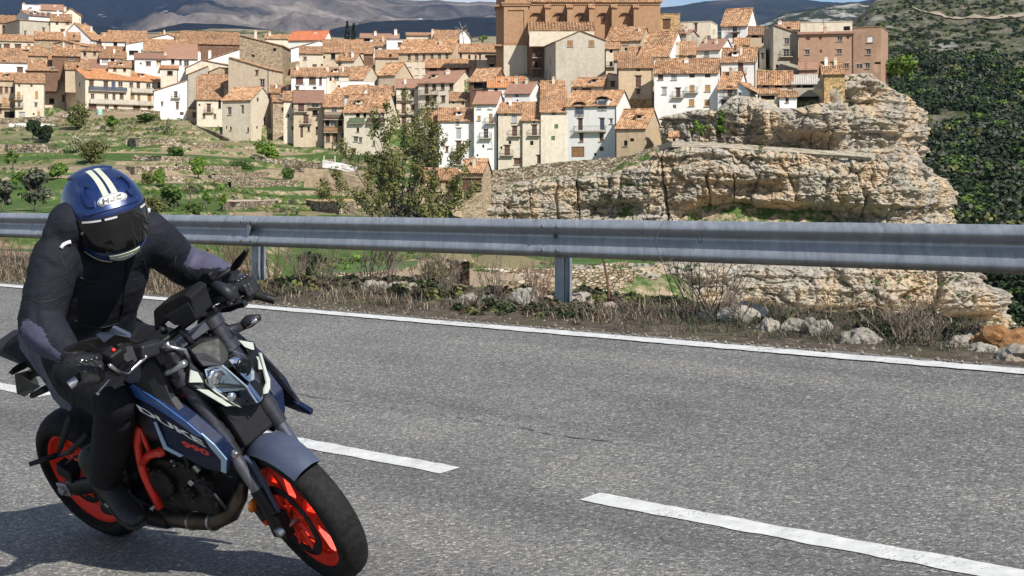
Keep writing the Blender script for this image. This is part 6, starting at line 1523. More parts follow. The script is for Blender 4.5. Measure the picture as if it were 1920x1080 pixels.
b = MB(); b.box(un(*c1(1105,905), .17), (.07, .05, .06), Matrix.Rotation(R(35), 3, 'Y')); pb(b, 'indicator_mount', K_BLACK, bevel=.012)
# ================================================================== RIDER
def mat_cloth(name, a, b, bs=.5, scale=900):
    t = NT(name); v = t.pos(obj=True); f = t.noise(v, 7, 5, .6)
    c = t.ramp(f, [(.3, a), (.7, b)])
    c = t.mix(t.ramp(t.noise(v, 120, 3, .7), [(.6, (0, 0, 0)), (.75, (.2, .2, .2))]), c, g3(b, 1.7))
    w = t.noise(v, 420, 2); fo = t.noise(t.pos((1, 1, 2.2), obj=True), 13, 5, .6, .8)
    t.bump(t.math('ADD', t.math('MULTIPLY', w, .10), fo), bs, .018)
    return t.done(c, .78, 0, .22)
J_BLACK = mat_cloth('black_jacket_cloth', (.0085, .0095, .015), (.015, .0165, .025))
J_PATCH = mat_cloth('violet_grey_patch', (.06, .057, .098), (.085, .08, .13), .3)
J_TROUS = mat_cloth('black_trouser_cloth', (.004, .0045, .007), (.008, .0085, .0125))
J_SEAM = plain('grey_seam', (.012, .013, .018), .8)
J_BOOT = noisy('black_boot_leather', (.008, .008, .0095), (.02, .02, .023), 18, .55, bump=.3, bscale=90, dist=.004)
J_GLOVE = noisy('black_glove_leather', (.006, .006, .0075), (.016, .016, .019), 40, .5, bump=.35, bscale=160, dist=.002)
J_GUARD = plain('glossy_knuckle_guard', (.022, .022, .027), .22, 0, .5, .4)
J_SILVER = plain('reflective_piping', (.55, .57, .58), .4)
H_BLUE = paint('helmet_satin_blue', (.005, .019, .088), (.008, .028, .122), .28, .35, .30)
H_VISOR = NT('dark_visor').done((.006, .006, .007), .06, 0, .6)
H_CREAM = plain('helmet_cream_stripe', (.50, .53, .41), .45)
H_WHITE = plain('helmet_white', (.80, .80, .79), .35)
H_INK = plain('helmet_black_ink', (.012, .012, .014), .4)
H_RUB = plain('helmet_rubber', (.012, .012, .013), .7)

rider = empty('person', (0, 0, 0), 'motorcyclist in black jacket and blue full face helmet riding the motorcycle', 'person')
rider.matrix_world = BM
def V(*a): return Vector(a)
PEL, CHE, NEC = V(.40, .0, .90), V(.58, .03, 1.18), V(.735, .045, 1.385)
SHR, SHL = un(105, 482, -.165), un(278, 438, .215)
ELR, ELL = un(74, 612, -.335), un(350, 503, .385)
HAR, HAL = un(140, 672, -.385), un(446, 525, .375)
HIR, HIL = V(.44, -.10, .885), V(.44, .10, .885)
KNR, KNL = un(222, 752, -.215), V(.80, .225, .80)
ANR, ANL = un(196, 902, -.20), V(.44, .21, .44)

def capsule(b, p0, p1, r0, r1, n=14, k=5, bulge=0.0):
    d = p1 - p0; L = d.length; z = d.normalized(); x = z.orthogonal().normalized(); y = z.cross(x); rings = []
    st = [(-math.cos(math.pi / 2 * i / k) , math.sin(math.pi / 2 * i / k), 0) for i in range(1, k + 1)]
    prof = [(-r0 * math.cos(math.pi / 2 * i / k), r0 * math.sin(math.pi / 2 * i / k)) for i in range(1, k + 1)]
    prof += [(L * t, r0 + (r1 - r0) * t + bulge * math.sin(math.pi * t)) for t in (.25, .5, .75)]
    prof += [(L + r1 * math.sin(math.pi / 2 * i / k), r1 * math.cos(math.pi / 2 * i / k)) for i in range(0, k)]
    rings = [[p0 + z * h + x * (r * math.cos(2 * math.pi * j / n)) + y * (r * math.sin(2 * math.pi * j / n)) for j in range(n)] for h, r in prof]
    b.loft(rings)

def remesh(b, voxel, smooth_it, name):
    me = b.mesh(name, J_BLACK); o = bpy.data.objects.new(name, me); COL.objects.link(o)
    m = o.modifiers.new('r', 'REMESH'); m.mode = 'VOXEL'; m.voxel_size = voxel
    if smooth_it: s_ = o.modifiers.new('s', 'SMOOTH'); s_.factor = .5; s_.iterations = smooth_it
    dg = bpy.context.evaluated_depsgraph_get(); dg.update()
    out = bpy.data.meshes.new_from_object(o.evaluated_get(dg)); bpy.data.objects.remove(o)
    return out

def segdist(Pn, a, b_):
    a, b_ = np.array(a), np.array(b_); d = b_ - a; t = np.clip(((Pn - a) @ d) / (d @ d), 0, 1)
    return np.linalg.norm(Pn - (a + t[:, None] * d), axis=1), t

# torso: rings along the spine, shoulders swinging with the shoulder line
b = MB(); lat1 = (SHL - SHR).normalized()
spine = [(PEL + V(-.03, 0, -.07), .165, .125), (PEL + V(.0, 0, .05), .178, .135), (PEL.lerp(CHE, .45), .175, .128), (PEL.lerp(CHE, .8), .19, .135), (CHE, .205, .142), (CHE.lerp(NEC, .4), .215, .145), (CHE.lerp(NEC, .72), .20, .128), (CHE.lerp(NEC, .95), .13, .10), (NEC + V(.03, .0, .05), .085, .085)]
rings = []
for i, (c, w, dp) in enumerate(spine):
    k = min(i / 5.0, 1); lat = (V(0, 1, 0).lerp(lat1, k)).normalized(); tan = (spine[min(i + 1, len(spine) - 1)][0] - spine[max(i - 1, 0)][0]).normalized()
    fwd = lat.cross(tan).normalized(); ring = []
    for j in range(24):
        a = 2 * math.pi * j / 24; ca, sa = math.cos(a), math.sin(a)
        ring.append(c + lat * (w * math.copysign(abs(ca) ** .8, ca)) + fwd * (dp * math.copysign(abs(sa) ** .9, sa)))
    rings.append(ring)
b.loft(rings)
for sh_, el, ha, hi, kn, an, ctr in ((SHR, ELR, HAR, HIR, KNR, ANR, CHE), (SHL, ELL, HAL, HIL, KNL, ANL, CHE)):
    capsule(b, CHE.lerp(NEC, .55).lerp(sh_, .45), sh_, .10, .080)
    capsule(b, sh_, el, .084, .072, bulge=.008)
    wr = ha + (el - ha).normalized() * .075
    capsule(b, el, wr, .074, .056, bulge=.012)
    capsule(b, hi, kn, .105, .078, bulge=.006)
    capsule(b, kn, an, .076, .056, bulge=.010)
# hood bunched behind the neck, and collar
capsule(b, un(98, 436, -.145), un(134, 420, -.075), .036, .078); capsule(b, un(132, 420, -.075), NEC + V(-.09, .09, .01), .085, .078); capsule(b, un(98, 444, -.145), un(140, 462, -.06), .035, .065); capsule(b, NEC + V(-.02, -.10, .06), NEC + V(.05, -.06, .05), .055, .045)
# loose hem over the lap
capsule(b, V(.50, -.15, .93), V(.50, .14, .93), .075, .07)
me = remesh(b, .0105, 6, 'body')
n = len(me.vertices); co = np.empty(n * 3); me.vertices.foreach_get('co', co); Pn = co.reshape(-1, 3)
no = np.empty(n * 3); me.vertices.foreach_get('normal', no); Nn = no.reshape(-1, 3)
dtr, _ = segdist(Pn, PEL, NEC); 
disp = np.zeros(n)
# folds: long creases wrap the limbs, gathers at the elbows and the waist
for a_, b_, fr in ((SHR, ELR, 1), (ELR, HAR, 1), (SHL, ELL, 1), (ELL, HAL, 1), (HIR, KNR, .6), (KNR, ANR, .9), (HIL, KNL, .6), (KNL, ANL, .9)):
    dd, tt = segdist(Pn, a_, b_); L = (b_ - a_).length; w = np.clip(1 - dd / .13, 0, 1)
    q = fbm(tt * L * 21 * fr + 2.2 * vnoise(Pn[:, 0] * 7, Pn[:, 1] * 7, Pn[:, 2] * 7, seed=3), Pn[:, 0] * 4.5, Pn[:, 1] * 4.5, oct=3, seed=int(abs(a_.x) * 997) % 91, ridge=True)
    gather = .55 + .9 * np.exp(-((tt - .98) / .22) ** 2) + .7 * np.exp(-((tt - .05) / .2) ** 2)
    disp += .0135 * w * (q - .1) * gather
wt = np.clip(1 - dtr / .26, 0, 1)
zz = (Pn - np.array(PEL)) @ np.array((NEC - PEL).normalized())
disp += .015 * wt * fbm(zz * 11 + 1.6 * vnoise(Pn[:, 1] * 6, Pn[:, 0] * 6, Pn[:, 2] * 6, seed=8), Pn[:, 1] * 3.2, Pn[:, 0] * 3, oct=4, seed=31, ridge=True) * (.35 + .9 * np.exp(-((zz - .08) / .12) ** 2))
disp += .0028 * fbm(Pn[:, 0] * 30, Pn[:, 1] * 30, Pn[:, 2] * 30, oct=3, seed=12)
Pn = Pn + Nn * disp[:, None]
me.vertices.foreach_set('co', Pn.ravel()); me.update()
for m_ in (J_PATCH, J_TROUS): me.materials.append(m_)
fc = np.empty(len(me.polygons) * 3); me.polygons.foreach_get('center', fc); fc = fc.reshape(-1, 3); mi = np.zeros(len(fc), int)
fn = np.empty(len(me.polygons) * 3); me.polygons.foreach_get('normal', fn); fn = fn.reshape(-1, 3)
dl = np.minimum.reduce([segdist(fc, HIR, KNR)[0], segdist(fc, KNR, ANR)[0], segdist(fc, HIL, KNL)[0], segdist(fc, KNL, ANL)[0]])
da = np.minimum.reduce([segdist(fc, SHR, ELR)[0], segdist(fc, ELR, HAR)[0], segdist(fc, SHL, ELL)[0], segdist(fc, ELL, HAL)[0], segdist(fc, PEL + V(.02, 0, .07), NEC)[0] - .05])
mi[(dl < da)] = 2
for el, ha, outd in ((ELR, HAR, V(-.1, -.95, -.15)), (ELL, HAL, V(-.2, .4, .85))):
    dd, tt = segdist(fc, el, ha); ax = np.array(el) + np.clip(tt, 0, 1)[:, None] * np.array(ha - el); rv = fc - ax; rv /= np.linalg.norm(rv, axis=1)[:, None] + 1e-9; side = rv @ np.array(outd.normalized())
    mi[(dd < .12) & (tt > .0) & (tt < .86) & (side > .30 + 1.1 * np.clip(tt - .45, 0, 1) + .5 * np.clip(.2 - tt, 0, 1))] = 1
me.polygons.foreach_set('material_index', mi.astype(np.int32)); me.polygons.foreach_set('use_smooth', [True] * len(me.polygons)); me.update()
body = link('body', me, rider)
# jacket details: placket, zip line, reflective shoulder piping, cuffs, shoulder seam
def snap(px, py, y0=-.5, y1=.5, lift=.006):
    """first point of the body the eye meets through this pixel"""
    o = BI @ Vector((0, 0, CZ)); d = (BI.to_3x3() @ Vector(((px - 960) / FPX, 1, (YH - py) / FPX))).normalized()
    hit, loc, nr, fi = body.ray_cast(o, d)
    return (loc + nr * lift) if hit else None
bpy.context.view_layer.update()
def ribbon(name, pxs, wd, mat, lift=.004):
    pts = [snap(*p, lift=lift) for p in pxs]; pts = [p for p in pts if p is not None]
    if len(pts) < 2: return
    b = MB(); b.tube(pts, wd, 6); return b.build(name, mat, rider, smooth=True)
ribbon('shoulder_piping', [(114, 466), (118, 460), (125, 455), (133, 452)], .0075, J_SILVER)
ribbon('zip_placket', [(240, 492), (237, 510), (234, 530), (232, 550), (230, 570), (226, 590)], .0055, J_TROUS, .001)
for i_, ln in enumerate((((112, 478), (122, 500), (130, 530), (134, 560)), ((262, 470), (270, 490), (274, 512)), ((56, 560), (70, 566), (90, 566), (108, 560)), ((140, 600), (165, 612), (195, 614), (222, 606)), ((330, 480), (326, 500), (330, 522)), ((150, 520), (170, 528), (190, 530)))):
    ribbon('seam', ln, .0028, J_SEAM, .0005)
# --- boots
def boot(an, toe_dir, sole):
    b = MB(); f_ = toe_dir.normalized(); up = V(0, 0, 1); sd = up.cross(f_).normalized(); rings = []
    for x, z, w, h in ((-.075, -.035, .034, .06), (-.05, -.035, .042, .085), (0, -.03, .046, .10), (.06, -.045, .048, .085), (.12, -.062, .052, .062), (.165, -.07, .046, .046), (.19, -.074, .03, .03)):
        c = an + f_ * x + up * z; rings.append([c + sd * (w * math.cos(2 * math.pi * k / 16)) + up * (h * .5 * math.copysign(abs(math.sin(2 * math.pi * k / 16)) ** .8, math.sin(2 * math.pi * k / 16))) for k in range(16)])
    b.loft(rings); capsule(b, an + up * .10 + f_ * -.02, an + up * -.01 + f_ * -.01, .062, .054)
    me = remesh(b, .008, 3, 'boot'); me.materials.clear(); me.materials.append(J_BOOT); me.polygons.foreach_set('use_smooth', [True] * len(me.polygons))
    o = link('boot', me, rider)
    q = MB(); rr = [(-.08, .036), (-.04, .044), (.03, .045), (.10, .052), (.165, .045), (.195, .026)]
    out = [an + f_ * x + sd * w for x, w in rr] + [an + f_ * x - sd * w for x, w in reversed(rr)]
    q.prism([p + up * -.085 for p in out], up * -.018); q.build('sole', H_RUB, o, bevel=.004)
boot(ANR + V(.02, -.005, .0), V(.95, -.22, -.30), 1); boot(ANL, V(.95, .15, -.1), 1)
# --- gloves: palm, four curled fingers of unequal length and a thumb around each grip
def glove(el, ha, bar, grip, side):
    """bar: direction of the grip pointing inwards (towards the machine)"""
    b = MB(); bd = bar.normalized(); fo = (ha - el).normalized()
    kn = fo - bd * fo.dot(bd); kn.normalize()            # from wrist over the bar
    up = kn.cross(bd) * (1 if side > 0 else -1)
    if up.z < 0: up = -up
    wrist = grip - kn * .085 + up * .020
    capsule(b, wrist - fo * .05, wrist, .040, .036)
    lens_ = (.92, 1.05, 1.0, .84)
    for i in range(4):
        off = bd * ((1.5 - i) * .0215 * 1.0)
        base = grip + off + up * .036 - kn * .008
        capsule(b, wrist + off * .55, base, .026, .0165)
        L = lens_[i]; p1 = grip + off + up * .030 + kn * .028 * L; p2 = grip + off - up * .004 + kn * .042 * L; p3 = grip + off - up * .030 + kn * .022 * L; p4 = grip + off - up * .030 - kn * .004
        capsule(b, base, p1, .0145, .0135, 10, 3); capsule(b, p1, p2, .0135, .0125, 10, 3); capsule(b, p2, p3, .0125, .0115, 10, 3); capsule(b, p3, p4, .0115, .0100, 10, 3)
    tb = wrist + bd * .028 + kn * .03 - up * .012
    capsule(b, wrist + bd * .012, tb, .022, .0175); capsule(b, tb, grip + bd * .052 - kn * .012 - up * .026, .0165, .0145, 10, 3); capsule(b, grip + bd * .052 - kn * .012 - up * .026, grip + bd * .058 + kn * .014 - up * .030, .0140, .0115, 10, 3)
    me = remesh(b, .0042, 2, 'glove'); me.materials.clear(); me.materials.append(J_GLOVE); me.polygons.foreach_set('use_smooth', [True] * len(me.polygons))
    o = link('glove', me, rider)
    q = MB()
    M3 = Matrix((bd, kn, up)).transposed()
    q.ball(grip + up * .050 - kn * .024, (.040, .026, .012), 16, 8, M3)
    for i in range(4): q.ball(grip + bd * ((1.5 - i) * .0215) + up * .052 - kn * .004, (.0095, .013, .008), 10, 6, M3)
    q.build('knuckle_guard', J_GUARD, o, smooth=True)
    # cuff
    q = MB(); c = wrist - fo * .075; q.tube([c - fo * .03, c - fo * .028, c + fo * .032, c + fo * .034], [.046, .052, .050, .044], 18); q.build('cuff', J_GLOVE, o, smooth=True, auto=50)
glove(ELR, HAR, (CR - GR), GR, -1)
glove(ELL, HAL, (CL - GL), GL, 1)

# --- helmet: its own frame (x out of the face, y to the rider's left, z to the crown)
hc = un(196, 398, .055)
fw_w = Vector((.54, -.78, -.36)).normalized(); up_w = Vector((-.16, -.30, .95)); up_w = (up_w - fw_w * up_w.dot(fw_w)).normalized(); lf_w = up_w.cross(fw_w)
HMw = Matrix((fw_w, lf_w, up_w)).transposed()
HM = Matrix.Translation(hc) @ (BI.to_3x3() @ HMw).to_4x4() @ Matrix.Scale(1.08, 4)
def hshell(d, lift=0.0):
    """outer shell radius along unit direction d"""
    x, y, z = d.x, d.y, d.z
    a = .168 if x > 0 else .178; bb = .132; c = .142 if z > 0 else .160
    if z < 0 and x > 0: a = .168 + .020 * min(-z * 1.6, 1) * x      # chin bar runs forward
    if z < 0: bb = .132 - .012 * min(-z, 1) 
    p = 2.35
    r = (abs(x / a) ** p + abs(y / bb) ** p + abs(z / c) ** p) ** (-1 / p)
    r += .004 * math.exp(-((z - .42) / .09) ** 2) * max(x, 0)               # brow ridge
    return d * (r + lift)
def direc(az, el): return Vector((math.cos(el) * math.cos(az), math.cos(el) * math.sin(az), math.sin(el)))
def patch(name, grid, lift, mat, parent, th=.003, smooth=True):
    """grid[i][j] of directions laid on the shell as a thin solid"""
    ni, nj = len(grid), len(grid[0]); v = [hshell(d, lift) for row in grid for d in row] + [hshell(d, lift - th) for row in grid for d in row]
    f = []
    for i in range(ni - 1):
        for j in range(nj - 1):
            a = i * nj + j; q = (a, a + nj, a + nj + 1, a + 1); f.append(q); f.append(tuple(ni * nj + k for k in reversed(q)))
    rim = [i * nj for i in range(ni)] + [(ni - 1) * nj + j for j in range(1, nj)] + [i * nj + nj - 1 for i in range(ni - 2, -1, -1)] + [j for j in range(nj - 2, 0, -1)]
    m = len(rim)
    for k in range(m): f.append((rim[k], rim[(k + 1) % m], ni * nj + rim[(k + 1) % m], ni * nj + rim[k]))
    b = MB(); b.add(v, f); return b.build(name, mat, parent, smooth=smooth, auto=40)
b = MB(); n, k = 64, 40; vs = []
for i in range(k + 1):
    el = math.pi / 2 - (math.pi / 2 + R(56)) * i / k
    for j in range(n): vs.append(hshell(direc(2 * math.pi * j / n, el)))
low = len(vs) - n
# rolled lower rim and dark inside
for j in range(n): vs.append(vs[low + j] * .93 + Vector((0, 0, .004)))
for j in range(n): vs.append(vs[low + j] * .80 + Vector((0, 0, .05)))
f = [(i * n + j, (i + 1) * n + j, (i + 1) * n + (j + 1) % n, i * n + (j + 1) % n) for i in range(k + 2) for j in range(n)]
f.append(tuple((k + 2) * n + j for j in range(n)))
b.add(vs, f)
helmet = b.build('helmet', H_BLUE, rider, smooth=True); helmet.matrix_local = HM
def top_edge(az): return R(19) - R(11) * (abs(az) / R(88)) ** 2.2
def low_edge(az): return R(-24) + R(16) * (abs(az) / R(88)) ** 2.0
AZ = [R(-88) + R(176) * i / 40 for i in range(41)]
patch('visor', [[direc(az, low_edge(az) + (top_edge(az) - low_edge(az)) * j / 12) for j in range(13)] for az in AZ], .0045, H_VISOR, helmet, .006)
patch('visor_seal', [[direc(az, top_edge(az) + R(1.3) * j / 2) for j in range(3)] for az in AZ], .004, H_RUB, helmet)
for a0, a1 in ((-44, -20), (-16, -2), (30, 44)):
    patch('visor_tab', [[direc(R(a0 + (a1 - a0) * i / 8), top_edge(R(a0 + (a1 - a0) * i / 8)) - R(.4 + 2.0 * j / 2)) for j in range(3)] for i in range(9)], .007, J_SILVER, helmet)
for sg in (-1, 1):
    b = MB(); c = hshell(direc(R(62) * sg, R(-3)), .006); M = Matrix.Translation(c) @ direc(R(62) * sg, R(-3)).to_track_quat('Z', 'Y').to_matrix().to_4x4()
    b.lathe([(0, .006), (.008, .005), (.010, 0)], M, 16); b.build('visor_stud', J_SILVER, helmet, smooth=True)
def band(y, w, e0, e1, n=26):
    """strip over the crown at sideways offset y, from the brow at elevation e0 back to e1 (past 90 is behind)"""
    g = []
    for i in range(n + 1):
        e = R(e0 + (e1 - e0) * i / n); row = []
        for j in range(4):
            yy = (y + w * (j / 3 - .5)) / .15; q = Vector((math.cos(e), yy, math.sin(e))); row.append(q.normalized())
        g.append(row)
    return g
patch('crown_stripe', band(.0140, .019, 45, 122), .0016, H_CREAM, helmet, .002); patch('crown_stripe', band(-.0140, .019, 45, 122), .0016, H_CREAM, helmet, .002)
# brow vent: raised lip under the logo and two intake scoops
patch('brow_vent', [[direc(R(-40 + 80 * i / 20), R(22.5 + 5.0 * math.cos(R(-40 + 80 * i / 20) * 2.1)) + R(5.2) * j / 4) for j in range(5)] for i in range(21)], .006, H_BLUE, helmet, .008)
for sg in (-1, 1):
    patch('intake_scoop', [[direc(sg * R(26 + 26 * i / 10), R(33 + 19 * (i / 10) ** 1.4 + 8 * j / 4 - 4 * math.sin(math.pi * i / 10))) for j in range(5)] for i in range(11)], .0085, H_BLUE, helmet, .010)
    patch('intake_hole', [[direc(sg * R(44 + 8 * i / 4), R(59 + 3.5 * j / 3)) for j in range(4)] for i in range(5)], .0068, H_RUB, helmet, .002)
    patch('side_line', [[direc(sg * R(18 + 62 * i / 24), R(-47 + 13 * (i / 24) ** 1.3) + R(3.0 - .8 * i / 24) * j / 2) for j in range(3)] for i in range(25)], .002, H_CREAM, helmet, .003)
    patch('chin_crease', [[direc(sg * R(16 + 70 * i / 20), R(-33 + 16 * (i / 20) ** 1.6) + R(1.6) * j / 2) for j in range(3)] for i in range(21)], .0025, H_BLUE, helmet, .003)
    patch('rear_strip', [[direc(sg * R(104 + 6 * j / 2), R(-8 + 26 * i / 8)) for j in range(3)] for i in range(9)], .002, H_CREAM, helmet, .003)
patch('chin_vent', [[direc(R(-19 + 38 * i / 16), R(-27 - 1.5 * j - 9 * (j / 4) * (1 - abs(i - 8) / 8))) for j in range(5)] for i in range(17)], .005, H_CREAM, helmet, .006)
patch('chin_vent_slot', [[direc(R(-10 + 20 * i / 10), R(-31 - 2.5 * j / 2)) for j in range(3)] for i in range(11)], .0056, J_SILVER, helmet, .002)
# oval badge
def on_brow(u, v, lift):
    """u sideways, v up (metres) from the badge's centre on the brow"""
    e0 = R(38); base = Vector((math.cos(e0), 0, math.sin(e0))); upv = Vector((-math.sin(e0), 0, math.cos(e0)))
    return hshell((base * .178 + Vector((0, 1, 0)) * u + upv * v).normalized(), lift)
def oval(name, ru, rv, lift, mat):
    b = MB(); n = 36; ring = [on_brow(ru * math.cos(2 * math.pi * k / n), rv * math.sin(2 * math.pi * k / n), lift) for k in range(n)]
    mid = [on_brow(ru * .5 * math.cos(2 * math.pi * k / n), rv * .5 * math.sin(2 * math.pi * k / n), lift) for k in range(n)]; c = on_brow(0, 0, lift)
    low_ = [on_brow(ru * math.cos(2 * math.pi * k / n), rv * math.sin(2 * math.pi * k / n), lift - .003) for k in range(n)]
    b.add(ring + mid + [c] + low_, [(k, (k + 1) % n, n + (k + 1) % n, n + k) for k in range(n)] + [(n + k, n + (k + 1) % n, 2 * n) for k in range(n)] + [(k, 2 * n + 1 + k, 2 * n + 1 + (k + 1) % n, (k + 1) % n) for k in range(n)])
    return b.build(name, mat, helmet, smooth=True)
bd = oval('badge', .056, .0225, .0030, H_WHITE); oval('badge_ring', .0525, .0195, .0036, H_INK); oval('badge_field', .0500, .0172, .0042, H_WHITE)
def glyph(polys, x0):
    b = MB()
    for poly in polys:
        n = len(poly); t = [on_brow((x0 + p[0] + .25 * p[1]), p[1], .0058) for p in poly]; l = [on_brow((x0 + p[0] + .25 * p[1]), p[1], .0035) for p in poly]
        b.add(t + l, [tuple(range(n))] + [(k, k + n, (k + 1) % n + n, (k + 1) % n) for k in range(n)])
    return b
def rect(x0, y0, x1, y1): return [(x0, y0), (x1, y0), (x1, y1), (x0, y1)]
hh, t_ = .0098, .0062
G = [rect(-.0370, -hh, -.0300, hh), rect(-.0200, -hh, -.0130, hh), rect(-.0300, -t_ * .5, -.0200, t_ * .5),
     rect(.0020, -hh + t_, .0085, hh), rect(-.0095, -hh, .0085, -hh + t_), rect(-.0095, -hh + t_, -.0035, -hh + t_ * 1.6),
     rect(.0125, -hh, .0190, hh), rect(.0190, hh - t_, .0330, hh), rect(.0190, -hh, .0330, -hh + t_)]
glyph(G, 0.0).build('badge_lettering', H_INK, helmet)
# rear spoiler ridge and dark neck roll
patch('crown_spoiler', [[Vector((math.cos(R(e)), yy, math.sin(R(e)))).normalized() for yy in (-.5, -.3, -.1, .1, .3, .5)] for e in (112, 120, 128, 137)], .008, H_BLUE, helmet, .011)
b = MB(); ring = [HM @ (vs[low + j] * .90 + Vector((-.008, 0, -.022))) for j in range(n)]; r2 = [HM @ (vs[low + j] * .97) for j in range(n)]; b.loft([ring, r2], caps=True); b.build('neck_roll', H_RUB, rider, smooth=True)
# ================================================================== VEGETATION
def mat_leaf(name, a, b, c_):
    t = NT(name); oi = t.new('ShaderNodeObjectInfo'); v = t.pos(); f = t.noise(v, .9, 5, .7)
    c = t.ramp(f, [(.3, a), (.5, b), (.72, c_)])
    c = t.mix(1, c, t.ramp(oi.outputs['Random'], [(0, (.82, .85, .8)), (1, (1.15, 1.1, 1.0))]), 'MULTIPLY')
    t.b.inputs['Subsurface Weight'].default_value = 0
    return t.done(c, .65, 0, .25)
L_DARK = mat_leaf('holm_oak_leaf', (.008, .017, .007), (.018, .033, .012), (.038, .055, .019))
L_MID = mat_leaf('mid_green_leaf', (.03, .06, .012), (.065, .115, .02), (.13, .18, .04))
L_BRIGHT = mat_leaf('spring_leaf', (.05, .10, .012), (.10, .18, .025), (.20, .26, .05))
L_OLIVE = mat_leaf('olive_leaf', (.05, .06, .018), (.115, .125, .04), (.22, .21, .08))
L_GREY = mat_leaf('grey_leaf', (.03, .038, .03), (.06, .07, .052), (.12, .125, .09))
L_PALE = mat_leaf('blossom_leaf', (.12, .15, .07), (.28, .30, .18), (.52, .52, .42))
L_FIR = mat_leaf('fir_needle', (.006, .012, .010), (.012, .022, .016), (.03, .045, .03))
W_BARK = noisy('bark', (.06, .048, .038), (.14, .115, .09), 3, .9, obj=False)
W_GREYB = noisy('pale_bark', (.26, .24, .22), (.42, .40, .37), 3, .9, obj=False)
W_TWIG = noisy('dry_twig', (.10, .075, .058), (.22, .175, .14), 6, .9, obj=False)
W_RTWIG = noisy('russet_twig', (.13, .075, .05), (.26, .165, .12), 6, .9, obj=False)

def leaf_quads(rng, ctr, nrm, size, stretch=1.6):
    """one quad per row of ctr, lying roughly across nrm"""
    n = len(ctr); q = rng.normal(size=(n, 3)); nrm = nrm + rng.normal(size=(n, 3)) * .55
    nrm /= np.linalg.norm(nrm, axis=1)[:, None] + 1e-9
    a = np.cross(nrm, q); a /= np.linalg.norm(a, axis=1)[:, None] + 1e-9; b_ = np.cross(nrm, a)
    s = (size * rng.uniform(.6, 1.3, n))[:, None]
    V = np.stack([ctr - a * s * stretch * .5, ctr + b_ * s * .5, ctr + a * s * stretch * .5, ctr - b_ * s * .5], 1)
    return V.reshape(-1, 3), np.arange(4 * n).reshape(-1, 4)
def cloud(rng, blobs, per, size):
    """blobs: (centre, radii); leaves fill an uneven shell of each"""
    C_, N_ = [], []
    for c, r in blobs:
        d = rng.normal(size=(per, 3)); d /= np.linalg.norm(d, axis=1)[:, None]
        k = rng.uniform(.45, 1.08, per) ** .6
        C_.append(np.array(c) + d * np.array(r) * k[:, None]); N_.append(d + np.array((0, 0, .35)))
    return leaf_quads(rng, np.concatenate(C_), np.concatenate(N_), size)

def limbs(rr, h, spread, n1=6, n2=4, lean=0.0, trunk_frac=.35, r0=.05, droop=0.0, multi=1):
    """tapered trunk(s), boughs and twigs: list of (points, radii) and the twig tips"""
    out, tips = [], []
    for m in range(multi):
        a0 = rr.uniform(0, 6.28); off = Vector((math.cos(a0), math.sin(a0), 0)) * (.06 * h * (multi > 1))
        ln = Vector((math.cos(a0), math.sin(a0), 0)) * (spread * .55 * (multi > 1)) + Vector((lean, 0, 0))
        pts = [off + ln * (t ** 1.3) + Vector((rr.uniform(-.03, .03) * h, rr.uniform(-.03, .03) * h, h * (.72 if multi == 1 else rr.uniform(.6, .95)) * t)) for t in (0, .25, .5, .75, 1)]
        pts[0] = off; out.append((pts, [h * r0 * k for k in (1, .8, .6, .4, .18)])); tips.append(pts[-1])
        for i in range(n1):
            t = trunk_frac + (1 - trunk_frac) * (i + rr.random()) / n1; f = t * 4; j = min(int(f), 3); p = pts[j].lerp(pts[j + 1], f - j)
            a = i * 2.4 + rr.uniform(-.5, .5); d = Vector((math.cos(a), math.sin(a), rr.uniform(.35, 1.1) - droop)).normalized(); L = spread * rr.uniform(.55, 1.0) * (1.15 - .5 * t)
            e = [p, p + d * L * .5 + Vector((0, 0, L * .06)), p + d * L + Vector((0, 0, L * (.18 - droop)))]
            out.append((e, [h * r0 * .36, h * r0 * .22, h * r0 * .08])); tips.append(e[-1])
            for q in range(n2):
                u = rr.uniform(.35, 1); pp = e[0].lerp(e[2], u); dd = (d + Vector((rr.uniform(-.8, .8), rr.uniform(-.8, .8), rr.uniform(-.1, .8)))).normalized(); l2 = L * rr.uniform(.25, .5)
                e2 = [pp, pp + dd * l2 * .5 + Vector((0, 0, l2 * .05)), pp + dd * l2]; out.append((e2, [h * r0 * .12, h * r0 * .08, h * r0 * .03])); tips.append(e2[-1])
    return out, tips
